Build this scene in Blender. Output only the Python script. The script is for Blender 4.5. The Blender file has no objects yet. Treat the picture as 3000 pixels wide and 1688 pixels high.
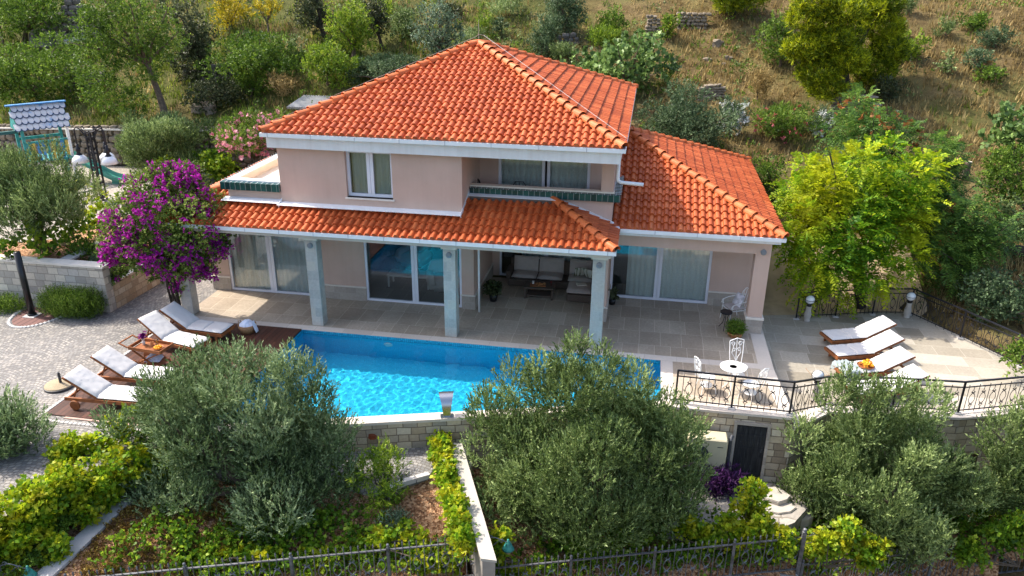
import bpy, math, random
import numpy as np
from mathutils import Vector, Matrix
random.seed(5)
RNG = np.random.default_rng(11)
SC = bpy.context.scene
COL = SC.collection
PI = math.pi

# ---------------------------------------------------------------- camera geometry (surveyed from the photograph)
CF = 2284.745 / 3000.0
CP = np.array([-0.8972, -20.0347, 10.2612])
CM = np.array([[0.98543497, 0.16981151, 0.00905386], [-0.07303791, 0.374565, 0.92431949], [-0.15356883, 0.91151803, -0.38151212]])

def ray(px, py):
    d = np.array([(px - 1500) / 2284.745, (844 - py) / 2284.745, 1.0])
    return CM.T @ d

def atz(px, py, z):
    d = ray(px, py)
    return CP + d * ((z - CP[2]) / d[2])

def aty(px, py, y):
    d = ray(px, py)
    return CP + d * ((y - CP[1]) / d[1])

def proj(P):
    d = CM @ (np.asarray(P, float) - CP)
    return 1500 + 2284.745 * d[0] / d[2], 844 - 2284.745 * d[1] / d[2]

def smooth(a, b, x):
    t = np.clip((x - a) / (b - a), 0, 1)
    return t * t * (3 - 2 * t)

def hz(x, y):
    """height of the natural ground"""
    x = np.asarray(x, float); y = np.asarray(y, float)
    bump = .22 * np.sin(x * .55 + 1.3 * np.sin(y * .31)) * np.cos(y * .47 + x * .13) + .12 * np.sin(x * 1.3 + y * .9) + .35 * np.sin(x * .17 + y * .23)
    hill = .40 * (y - 12.5)
    left = 2.95 + hill
    right = np.where(y > 6, .415 * (y - 6), (y - 6) * .06)
    t = smooth(-16, 0, x)
    h = left * (1 - t) + right * t
    h = h + bump * smooth(12.5, 18, y)
    plate = (x < -16) & (y < 12.6)
    h = np.where(plate, 1.2, h)
    # downhill side in front of the house
    h = np.where((y < 3.3) & (x < 11.5), -3.4, h)
    h = np.where((y >= 3.3) & (y < 6.6) & (x > 2.2) & (x < 11.5) & (y < 6.3 - np.maximum(0, x - 8.3) * 1.55), np.minimum(h, -.40), h)
    out = (x >= 11.5) & (y < 6)
    h = np.where(out, -.36 + np.minimum(0, (y - 1) * .28), h)
    h = np.where(y < -10, np.minimum(h, -3.4), h)
    return h

def ground_at(px, py):
    d = ray(px, py)
    t0 = None
    for t in np.arange(14, 120, .15):
        p = CP + d * t
        if p[1] > 3.4 and p[2] < float(hz(p[0], p[1])):
            return p
    return CP + d * 60

# ---------------------------------------------------------------- mesh helpers
class MB:
    def __init__(s): s.v = []; s.f = []
    def face(s, *p):
        b = len(s.v); s.v += [tuple(map(float, q)) for q in p]; s.f.append(tuple(range(b, b + len(p))))
    def add(s, vs, fs):
        b = len(s.v); s.v += [tuple(map(float, q)) for q in vs]; s.f += [tuple(i + b for i in f) for f in fs]
    def box(s, x0, x1, y0, y1, z0, z1):
        s.add([(x0, y0, z0), (x1, y0, z0), (x1, y1, z0), (x0, y1, z0), (x0, y0, z1), (x1, y0, z1), (x1, y1, z1), (x0, y1, z1)],
              [(0, 3, 2, 1), (4, 5, 6, 7), (0, 1, 5, 4), (1, 2, 6, 5), (2, 3, 7, 6), (3, 0, 4, 7)]); return s
    def bbox(s, x0, x1, y0, y1, z0, z1, b=.01):
        """box with chamfered edges"""
        x = [x0, x1]; y = [y0, y1]; z = [z0, z1]; V = []; idx = {}
        for i in (0, 1):
            for j in (0, 1):
                for k in (0, 1):
                    sx, sy, sz = (1, -1)[i], (1, -1)[j], (1, -1)[k]
                    for a in range(3):
                        p = [x[i] + sx * b, y[j] + sy * b, z[k] + sz * b]; p[a] = (x[i], y[j], z[k])[a]
                        idx[i, j, k, a] = len(V); V.append(p)
        F = []
        for a in range(3):
            o = [q for q in range(3) if q != a]
            for e in (0, 1):
                r = []
                for (u, w) in ((0, 0), (1, 0), (1, 1), (0, 1)):
                    t = [0, 0, 0]; t[a] = e; t[o[0]] = u; t[o[1]] = w; r.append(idx[t[0], t[1], t[2], a])
                F.append(tuple(r))
            for u in (0, 1):
                for w in (0, 1):
                    t0 = [0, 0, 0]; t0[o[0]] = u; t0[o[1]] = w; t1 = list(t0); t1[a] = 1
                    F.append((idx[(*t0, o[0])], idx[(*t0, o[1])], idx[(*t1, o[1])], idx[(*t1, o[0])]))
        for i in (0, 1):
            for j in (0, 1):
                for k in (0, 1): F.append(tuple(idx[i, j, k, a] for a in range(3)))
        s.add(V, F); return s
    def mbox(s, M, sx, sy, sz):
        c = [M @ Vector((a * sx / 2, b * sy / 2, c * sz / 2)) for c in (-1, 1) for a, b in ((-1, -1), (1, -1), (1, 1), (-1, 1))]
        s.add(c, [(0, 3, 2, 1), (4, 5, 6, 7), (0, 1, 5, 4), (1, 2, 6, 5), (2, 3, 7, 6), (3, 0, 4, 7)]); return s
    def bar(s, p, q, w, h, up=(0, 0, 1)):
        p = Vector(p); q = Vector(q); d = q - p; L = d.length
        if L < 1e-6: return s
        d.normalize(); u = Vector(up)
        if abs(d.dot(u)) > .98: u = Vector((0, 1, 0))
        r = d.cross(u).normalized(); u = r.cross(d)
        M = Matrix((d, r, u)).transposed().to_4x4(); M.translation = (p + q) / 2
        return s.mbox(M, L, w, h)
    def tube(s, pts, r, n=6, cap=True):
        pts = [Vector(p) for p in pts]; N = len(pts)
        rs = r if isinstance(r, (list, tuple)) else [r] * N
        u = None; rings = []; V = []
        for i, p in enumerate(pts):
            d = (pts[min(i + 1, N - 1)] - pts[max(i - 1, 0)])
            if d.length < 1e-9: d = Vector((0, 0, 1))
            d.normalize()
            if u is None:
                u = Vector((0, 0, 1)) if abs(d.z) < .9 else Vector((1, 0, 0))
            u = (u - d * u.dot(d))
            if u.length < 1e-6: u = d.orthogonal()
            u.normalize(); w = d.cross(u)
            for k in range(n):
                a = 2 * PI * k / n; V.append(p + (u * math.cos(a) + w * math.sin(a)) * rs[i])
        F = []
        for i in range(N - 1):
            for k in range(n):
                k2 = (k + 1) % n; F.append((i * n + k, i * n + k2, (i + 1) * n + k2, (i + 1) * n + k))
        if cap: F += [tuple(range(n - 1, -1, -1)), tuple((N - 1) * n + k for k in range(n))]
        s.add(V, F); return s
    def lathe(s, prof, c=(0, 0, 0), n=16, sx=1, sy=1):
        V = []; F = []
        for r, z in prof:
            for k in range(n):
                a = 2 * PI * k / n; V.append((c[0] + r * math.cos(a) * sx, c[1] + r * math.sin(a) * sy, c[2] + z))
        for i in range(len(prof) - 1):
            for k in range(n):
                k2 = (k + 1) % n; F.append((i * n + k, i * n + k2, (i + 1) * n + k2, (i + 1) * n + k))
        F += [tuple(range(n - 1, -1, -1)), tuple((len(prof) - 1) * n + k for k in range(n))]
        s.add(V, F); return s
    def prism(s, poly, z0, z1):
        n = len(poly); V = [(x, y, z0) for x, y in poly] + [(x, y, z1) for x, y in poly]
        F = [tuple(range(n - 1, -1, -1)), tuple(range(n, 2 * n))] + [(i, (i + 1) % n, n + (i + 1) % n, n + i) for i in range(n)]
        s.add(V, F); return s
    def pillow(s, M, lx, ly, lz, nx=9, ny=7, p=6, sag=0., seed=0):
        r = random.Random(seed); V = []; F = []
        for sg in (1, -1):
            b = len(V)
            for i in range(nx):
                for j in range(ny):
                    a = -1 + 2 * i / (nx - 1); c = -1 + 2 * j / (ny - 1)
                    h = lz / 2 * math.sqrt(max(0, 1 - abs(a) ** p)) * math.sqrt(max(0, 1 - abs(c) ** p))
                    if 0 < i < nx - 1 and 0 < j < ny - 1: h += r.uniform(-sag, sag)
                    V.append(M @ Vector((a * lx / 2, c * ly / 2, sg * h)))
            for i in range(nx - 1):
                for j in range(ny - 1):
                    q = (b + i * ny + j, b + (i + 1) * ny + j, b + (i + 1) * ny + j + 1, b + i * ny + j + 1)
                    F.append(q if sg > 0 else q[::-1])
        s.add(V, F); return s
    def rock(s, c, sx, sy, sz, seed, n=7, m=5):
        r = random.Random(seed); V = []; F = []
        for i in range(1, m):
            th = PI * i / m
            for k in range(n):
                a = 2 * PI * (k + .5 * (i % 2)) / n; q = r.uniform(.8, 1.12)
                e = lambda v: math.copysign(abs(v) ** .6, v)
                V.append((c[0] + sx * e(math.sin(th) * math.cos(a)) * q, c[1] + sy * e(math.sin(th) * math.sin(a)) * q, c[2] + sz * e(math.cos(th)) * q))
        V += [(c[0], c[1], c[2] + sz), (c[0], c[1], c[2] - sz)]; t = len(V) - 2
        for i in range(m - 2):
            for k in range(n):
                k2 = (k + 1) % n; F.append((i * n + k, (i + 1) * n + k, (i + 1) * n + k2, i * n + k2))
        for k in range(n):
            k2 = (k + 1) % n; F += [(t, k, k2), (t + 1, (m - 2) * n + k2, (m - 2) * n + k)]
        s.add(V, F); return s
    def build(s, name, mat, parent=None, org=None, smooth=False, ang=None):
        me = bpy.data.meshes.new(name)
        if org is None: org = tuple(parent['_o']) if parent is not None and '_o' in parent else (0, 0, 0)
        V = np.array(s.v, float).reshape(-1, 3); uvl = []
        for f in s.f:
            P = V[list(f)]
            nrm = np.zeros(3)
            for i in range(len(f)):
                a = P[i]; b = P[(i + 1) % len(f)]
                nrm += np.cross(a, b)
            L = np.linalg.norm(nrm); nrm = nrm / L if L > 0 else np.array([0, 0, 1.])
            if abs(nrm[2]) > .75: uvl += [(p[0], p[1]) for p in P]
            else:
                h = math.hypot(nrm[0], nrm[1]); tx, ty = -nrm[1] / h, nrm[0] / h
                uvl += [(p[0] * tx + p[1] * ty, p[2]) for p in P]
        me.from_pydata((V - np.array(org)).tolist(), [], s.f)
        uv = me.uv_layers.new(name='UVMap'); uv.data.foreach_set('uv', np.array(uvl, np.float32).ravel())
        if smooth: me.shade_smooth()
        if ang: me.shade_smooth(); me.set_sharp_from_angle(angle=math.radians(ang))
        me.materials.append(mat)
        o = bpy.data.objects.new(name, me); COL.objects.link(o)
        if parent is not None:
            o.parent = parent
            if '_o' in parent: o['_o'] = list(org)
        else: o.location = org
        return o

def tag(o, label, cat, group=None):
    o['label'] = label; o['category'] = cat
    if group: o['group'] = group
    return o

def thing(name, label, cat, loc, rz=0, group=None, local=False):
    """Empty at the base; parts given in world coordinates unless local"""
    o = bpy.data.objects.new(name, None); COL.objects.link(o); o.empty_display_size = .1
    o.location = tuple(map(float, loc)); o.rotation_euler = (0, 0, rz)
    o['_o'] = [0., 0., 0.] if local else [float(c) for c in loc]
    return tag(o, label, cat, group)

def dup(root, loc, rz, label, group=None):
    def cp(o, par):
        c = o.copy(); COL.objects.link(c)
        if par is not None: c.parent = par
        for ch in o.children: cp(ch, c)
        return c
    r = cp(root, None); r.location = tuple(map(float, loc)); r.rotation_euler = (0, 0, rz); r['label'] = label
    if group: r['group'] = group
    return r

def struct(o, kind='structure'):
    o['kind'] = kind; return o

def mesh_np(name, V, n, mat, parent=None, attr=None, org=(0, 0, 0), smooth=False, uv=None):
    """V: (faces*n,3) consecutive n-gons"""
    V = np.asarray(V, np.float32) - np.asarray(org, np.float32)
    me = bpy.data.meshes.new(name); nv = len(V); nf = nv // n
    me.vertices.add(nv); me.vertices.foreach_set('co', V.ravel())
    me.loops.add(nv); me.loops.foreach_set('vertex_index', np.arange(nv, dtype=np.int32))
    me.polygons.add(nf); me.polygons.foreach_set('loop_start', np.arange(0, nv, n, dtype=np.int32))
    me.polygons.foreach_set('loop_total', np.full(nf, n, dtype=np.int32))
    me.update(calc_edges=True)
    if attr is not None:
        a = me.attributes.new('lv', 'FLOAT', 'FACE'); a.data.foreach_set('value', np.asarray(attr, np.float32))
    if uv is not None:
        u = me.uv_layers.new(name='UVMap'); u.data.foreach_set('uv', np.asarray(uv, np.float32).ravel())
    me.materials.append(mat)
    o = bpy.data.objects.new(name, me); COL.objects.link(o)
    if parent is not None: o.parent = parent
    else: o.location = org
    return o

# ---------------------------------------------------------------- materials
def hexc(r, g, b):
    f = lambda c: (c / 255 / 12.92) if c / 255 <= .04045 else ((c / 255 + .055) / 1.055) ** 2.4
    return (f(r), f(g), f(b), 1)

class NT:
    def __init__(s, name, rough=.6, spec=.4, metal=0.):
        s.m = bpy.data.materials.new(name); s.m.use_nodes = True; s.t = s.m.node_tree
        s.b = s.t.nodes['Principled BSDF']; s.out = s.t.nodes['Material Output']
        s.b.inputs['Roughness'].default_value = rough; s.b.inputs['Metallic'].default_value = metal
        s.b.inputs['Specular IOR Level'].default_value = spec
    def n(s, ty, ins=None, **kw):
        o = s.t.nodes.new(ty)
        for k, v in kw.items(): setattr(o, k, v)
        for k, v in (ins or {}).items():
            if isinstance(v, bpy.types.NodeSocket): s.t.links.new(v, o.inputs[k])
            else: o.inputs[k].default_value = v
        return o
    def link(s, a, b): s.t.links.new(a, b)
    def coord(s, kind='Object'): return s.n('ShaderNodeTexCoord').outputs[kind]
    def ramp(s, fac, stops, interp='LINEAR'):
        r = s.n('ShaderNodeValToRGB', {'Fac': fac}); r.color_ramp.interpolation = interp
        e = r.color_ramp.elements
        while len(e) < len(stops): e.new(.5)
        for i, (p, c) in enumerate(stops): e[i].position = p; e[i].color = (*c[:3], 1)
        return r.outputs['Color']
    def mix(s, fac, a, b, blend='MIX'):
        m = s.n('ShaderNodeMix', data_type='RGBA', blend_type=blend)
        for i, v in ((0, fac), (6, a), (7, b)):
            if isinstance(v, bpy.types.NodeSocket): s.t.links.new(v, m.inputs[i])
            else: m.inputs[i].default_value = (*v[:3], 1) if i else v
        return m.outputs[2]
    def math(s, op, a, b=0., c=None):
        m = s.n('ShaderNodeMath', operation=op)
        for i, v in enumerate((a, b, c)):
            if v is None: continue
            if isinstance(v, bpy.types.NodeSocket): s.t.links.new(v, m.inputs[i])
            else: m.inputs[i].default_value = v
        return m.outputs[0]
    def noise(s, vec, scale, detail=4, rough=.55, out='Fac'):
        return s.n('ShaderNodeTexNoise', {'Vector': vec, 'Scale': scale, 'Detail': detail, 'Roughness': rough}).outputs[out]
    def bump(s, h, strength=.4, dist=.02):
        b = s.n('ShaderNodeBump', {'Height': h, 'Strength': strength, 'Distance': dist}); s.link(b.outputs[0], s.b.inputs['Normal']); return b.outputs[0]
    def col(s, c):
        if isinstance(c, bpy.types.NodeSocket): s.link(c, s.b.inputs['Base Color'])
        else: s.b.inputs['Base Color'].default_value = (*c[:3], 1)
        return s

def sh(c, k): return tuple(min(1, v * k) for v in c[:3])

def m_plain(name, c, rough=.6, var=.18, scale=3., bump=0., bscale=60, metal=0., spec=.4):
    t = NT(name, rough, spec, metal); co = t.coord()
    f = t.noise(co, scale, 5)
    t.col(t.ramp(f, [(.3, sh(c, 1 - var)), (.7, sh(c, 1 + var))]))
    if bump: t.bump(t.noise(co, bscale, 3), bump, .01)
    return t.m

def m_brick(name, cols, mortar, bw, bh, ms=.012, rough=.75, bump=.5, warp=.0, fine=.25, off=.5, sq=1., fr=2, sizevar=False, stain=.25, spec=.3):
    """blocks, pavers, boards: colour of each by a random value; UV in metres"""
    t = NT(name, rough, spec); uv = t.coord('UV')
    if warp:
        nz = t.n('ShaderNodeTexNoise', {'Vector': uv, 'Scale': 2.2, 'Detail': 2}).outputs['Color']
        a = t.n('ShaderNodeVectorMath', {0: nz, 1: (.5, .5, .5)}, operation='SUBTRACT').outputs[0]
        a = t.n('ShaderNodeVectorMath', {0: a, 'Scale': warp}, operation='SCALE').outputs[0]
        uv = t.n('ShaderNodeVectorMath', {0: uv, 1: a}, operation='ADD').outputs[0]
    br = t.n('ShaderNodeTexBrick', {'Vector': uv, 'Color1': (0, 0, 0, 1), 'Color2': (1, 1, 1, 1), 'Mortar': (.5, .5, .5, 1), 'Scale': 1., 'Mortar Size': ms, 'Mortar Smooth': .15, 'Bias': 0., 'Brick Width': bw, 'Row Height': bh})
    br.offset = off; br.squash = sq; br.squash_frequency = fr
    rnd = t.n('ShaderNodeSeparateColor', {'Color': br.outputs['Color']}).outputs[0]
    n = len(cols)
    c = t.ramp(rnd, [((i + .5) / n, cols[i]) for i in range(n)])
    fi = t.noise(uv, 14, 6, .65)
    c = t.mix(fine, c, t.ramp(fi, [(.3, (.25, .25, .25)), (.72, (1, 1, 1))]), 'MULTIPLY')
    st = t.noise(uv, .7, 5, .6)
    c = t.mix(stain, c, t.ramp(st, [(.35, (.45, .43, .4)), (.6, (1, 1, 1))]), 'MULTIPLY')
    c = t.mix(br.outputs['Fac'], c, mortar)
    t.col(c)
    h = t.math('SUBTRACT', t.math('MULTIPLY', fi, .35), br.outputs['Fac'])
    h = t.math('ADD', h, t.math('MULTIPLY', rnd, .3))
    if bump: t.bump(h, bump, .02)
    return t.m

def m_leaf(name, dark, mid, light, trans=.35, spec=.25, patch=None, rough=.5, pscale=.8):
    t = NT(name, rough, spec); a = t.n('ShaderNodeAttribute', attribute_name='lv').outputs['Fac']
    if max(mid) < .34 and 'purple' not in name and 'dry' not in name: mid = sh(mid, 1.3); light = sh(light, 1.45); dark = sh(dark, 1.1)
    c = t.ramp(a, [(.08, dark), (.5, mid), (.95, light)])
    if patch:
        f = t.noise(t.coord(), pscale, 3)
        c = t.mix(t.ramp(f, [(.45, (0, 0, 0)), (.66, (1, 1, 1))]), c, patch)
    t.col(c)
    tr = t.n('ShaderNodeBsdfTranslucent', {'Color': c})
    mx = t.n('ShaderNodeMixShader', {0: trans, 1: t.b.outputs[0], 2: tr.outputs[0]})
    t.link(mx.outputs[0], t.out.inputs['Surface'])
    return t.m

def m_render(name, c, k=.14):
    """painted wall with faint rain streaks and patches"""
    t = NT(name, .85, .25); co = t.coord()
    st = t.n('ShaderNodeVectorMath', {0: co, 1: (5., 5., .35)}, operation='MULTIPLY').outputs[0]
    a = t.ramp(t.noise(st, 1., 5, .65), [(.38, (.74, .71, .68)), (.58, (1, 1, 1))]); b = t.ramp(t.noise(co, .8, 5, .6), [(.35, (.84, .82, .80)), (.65, (1.0, 1.0, 1.0))])
    t.col(t.mix(.55, t.mix(k, c, a, 'MULTIPLY'), b, 'MULTIPLY')); t.bump(t.noise(co, 160, 3), .25, .01); return t.m
MT = {}
def M(k): return MT[k]
MT['plaster'] = m_render('pink_plaster', (.60, .435, .36))
MT['cream'] = m_plain('cream_plaster', (.78, .70, .58), .85, .05, 2, .15, 160)
MT['soffit'] = m_plain('soffit_paint', (.55, .47, .40), .8, .05)
MT['white'] = m_plain('white_painted_metal', (.80, .82, .84), .45, .05, 2)
MT['fascia'] = m_render('fascia_paint', (.80, .80, .80), .25)
MT['pvc'] = m_plain('white_window_plastic', (.76, .77, .84), .35, .03)
MT['marble'] = m_plain('pale_stone_trim', (.70, .645, .57), .6, .1, 3, .1)
MT['coping'] = m_brick('pale_coping_stone', [(.64, .57, .50), (.70, .63, .55), (.60, .53, .46)], (.45, .4, .35), .9, 3., .006, .6, .15, 0, .15, stain=.12)
MT['pillar'] = m_brick('pale_stone_cladding', [(.46, .45, .42), (.54, .52, .48), (.60, .56, .50), (.50, .49, .46), (.58, .54, .47)], (.5, .48, .45), .26, .30, .004, .7, .25, 0, .3, stain=.15)
MT['plinth'] = m_brick('plinth_stone_cladding', [(.40, .35, .30), (.47, .41, .35), (.53, .46, .39), (.43, .38, .33)], (.42, .38, .34), .38, .24, .005, .75, .3, 0, .3)
MT['ashlar'] = m_brick('split_stone_blocks', [(.46, .36, .25), (.60, .49, .35), (.66, .56, .42), (.50, .42, .33), (.74, .62, .45), (.50, .40, .29), (.42, .37, .31), (.80, .70, .54), (.36, .28, .20)], (.20, .155, .11), .36, .20, .011, .85, 1., .06, .3, .43, .7, 3, stain=.3)
MT['greystone'] = m_brick('grey_split_stone_blocks', [(.44, .40, .35), (.54, .50, .44), (.66, .58, .48), (.46, .44, .42), (.70, .62, .51), (.55, .49, .42), (.36, .33, .30), (.78, .70, .58)], (.30, .27, .23), .36, .235, .010, .8, .8, .03, .25, .4, .8, 3, stain=.3)
MT['tanstone'] = m_brick('tan_split_stone_blocks', [(.46, .34, .22), (.57, .45, .31), (.66, .54, .40), (.52, .42, .30), (.70, .60, .46), (.36, .26, .17)], (.27, .21, .15), .33, .20, .010, .8, .6, .03, .4, .4, .8, 3)
MT['terrace'] = m_brick('grey_terrace_tiles', [(.44, .36, .275), (.49, .41, .315), (.53, .445, .35), (.58, .49, .385), (.46, .38, .29)], (.68, .58, .46), .62, .92, .005, .5, .12, 0, .4, .37, .75, 2, stain=.4)
MT['lowtile'] = m_brick('beige_terrace_tiles', [(.33, .29, .225), (.42, .375, .30), (.50, .45, .37), (.38, .34, .27), (.54, .49, .41)], (.52, .47, .39), 1.1, .62, .006, .55, .1, 0, .35, .4, .7, 2, stain=.3)
MT['deck'] = m_brick('dark_deck_boards', [(.075, .030, .020), (.10, .038, .024), (.13, .052, .034), (.09, .034, .022)], (.012, .007, .005), .145, 2.4, .008, .5, .5, 0, .4, .5)
MT['greentile'] = m_brick('dark_green_glazed_tiles', [(.004, .040, .042), (.006, .060, .060), (.008, .080, .075)], (.30, .33, .33), .165, 5., .006, .18, .3, 0, .2, 0., stain=0, spec=.6)
MT['iron'] = m_plain('black_wrought_iron', (.018, .018, .024), .42, .3, 12, 0, 60, .3)
MT['oldiron'] = m_plain('weathered_grey_iron', (.13, .132, .145), .45, .5, 9, .2, 40, .3)
MT['whiteiron'] = m_plain('white_painted_iron', (.85, .84, .82), .4, .04)
MT['teak'] = m_plain('oiled_teak', (.27, .095, .032), .5, .3, 7, .1, 30)
MT['reddeck'] = m_brick('reddish_paving_boards', [(.17, .085, .075), (.22, .11, .095), (.19, .095, .085)], (.03, .02, .02), .2, 3., .012, .6, .4, 0, .3, 0)
MT['cushion'] = m_plain('white_canvas', (.58, .565, .555), .9, .03, 5, .15, 9)
MT['wicker'] = m_plain('brown_wicker', (.09, .065, .05), .7, .35, 40, .6, 90)
MT['greycush'] = m_plain('taupe_cushion_fabric', (.48, .42, .39), .9, .06, 8, .1, 40)
MT['basket'] = m_plain('woven_straw', (.38, .21, .10), .8, .3, 40, .6, 80)
MT['curtain'] = m_plain('lace_curtain', (.84, .87, .84), .9, .12, 30)
MT['greycurtain'] = m_plain('grey_net_curtain', (.60, .60, .60), .9, .08, 30)
MT['bark'] = m_plain('grey_bark', (.12, .09, .065), .9, .35, 12, .6, 40)
MT['darkbark'] = m_plain('dark_bark', (.05, .038, .028), .9, .3, 12, .6, 40)
MT['rock'] = m_plain('limestone', (.215, .175, .13), .9, .3, 5, .5, 20)
MT['darkrock'] = m_plain('weathered_limestone', (.15, .135, .12), .9, .4, 4, .6, 20)
MT['whiterock'] = m_plain('pale_limestone', (.46, .42, .365), .85, .15, 4, .4, 25)
MT['concrete'] = m_plain('concrete', (.46, .44, .42), .85, .12, 3, .2, 50)
MT['palewall'] = m_plain('pale_wall_coping', (.42, .39, .34), .8, .08, 2, .15, 60)
MT['black'] = m_plain('black_satin_metal', (.012, .012, .014), .3, .2)
MT['steel'] = m_plain('brushed_steel', (.42, .42, .44), .25, .05, 8, 0, 60, 1.)
MT['terracotta'] = m_plain('terracotta_pot', (.48, .22, .09), .7, .2, 8)
MT['purplebract'] = m_leaf('magenta_bracts', (.20, .006, .16), (.44, .016, .36), (.68, .07, .58), .4)
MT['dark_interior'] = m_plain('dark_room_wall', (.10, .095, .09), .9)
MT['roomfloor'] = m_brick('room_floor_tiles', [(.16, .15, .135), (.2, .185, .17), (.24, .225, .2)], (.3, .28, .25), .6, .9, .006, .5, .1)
MT['acbeige'] = m_plain('ivory_enamel', (.56, .50, .34), .4, .04)
MT['greenlamp'] = m_plain('verdigris_paint', (.03, .20, .17), .5, .4, 14)
MT['whiteglass'] = m_plain('opal_glass', (.78, .80, .82), .12, .03)
MT['greypole'] = m_plain('dark_grey_paint', (.05, .055, .065), .5, .3, 20)
MT['towel'] = m_plain('white_towel', (.72, .76, .86), .95, .05, 10, .4, 60)
MT['throw'] = m_plain('grey_throw_fabric', (.30, .35, .36), .95, .12, 14, .4, 50)
MT['orange'] = m_plain('orange_petals', (.90, .36, .015), .7, .2, 30)
MT['slide'] = m_plain('green_plastic', (.06, .25, .19), .4, .1)
MT['teal'] = m_plain('chipped_teal_paint', (.03, .24, .23), .6, .45, 7)
MT['yellow'] = m_plain('yellow_paint', (.55, .40, .08), .6, .15)
MT['bluepaint'] = m_plain('blue_paint', (.05, .22, .48), .6, .3, 6)
MT['olivegreen'] = m_plain('olive_green', (.12, .16, .04), .7)
MT['pillowpaint'] = m_brick('green_striped_fabric', [(.62, .62, .55), (.10, .12, .04)], (.5, .5, .4), .06, 5, .004, .9, 0, 0, .1, 0., stain=0)
MT['darkconcrete'] = m_plain('shaded_concrete', (.26, .235, .21), .9, .2, 3, .3, 40)  # concrete darkened for the low wall sides, their shade put into the colour
MT['flag'] = m_brick('pale_flagstones', [(.36, .33, .29), (.46, .42, .37), (.52, .48, .42), (.42, .39, .35)], (.25, .22, .18), .75, .55, .02, .85, .6, .25, .35, .4, .7, 2)

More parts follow.
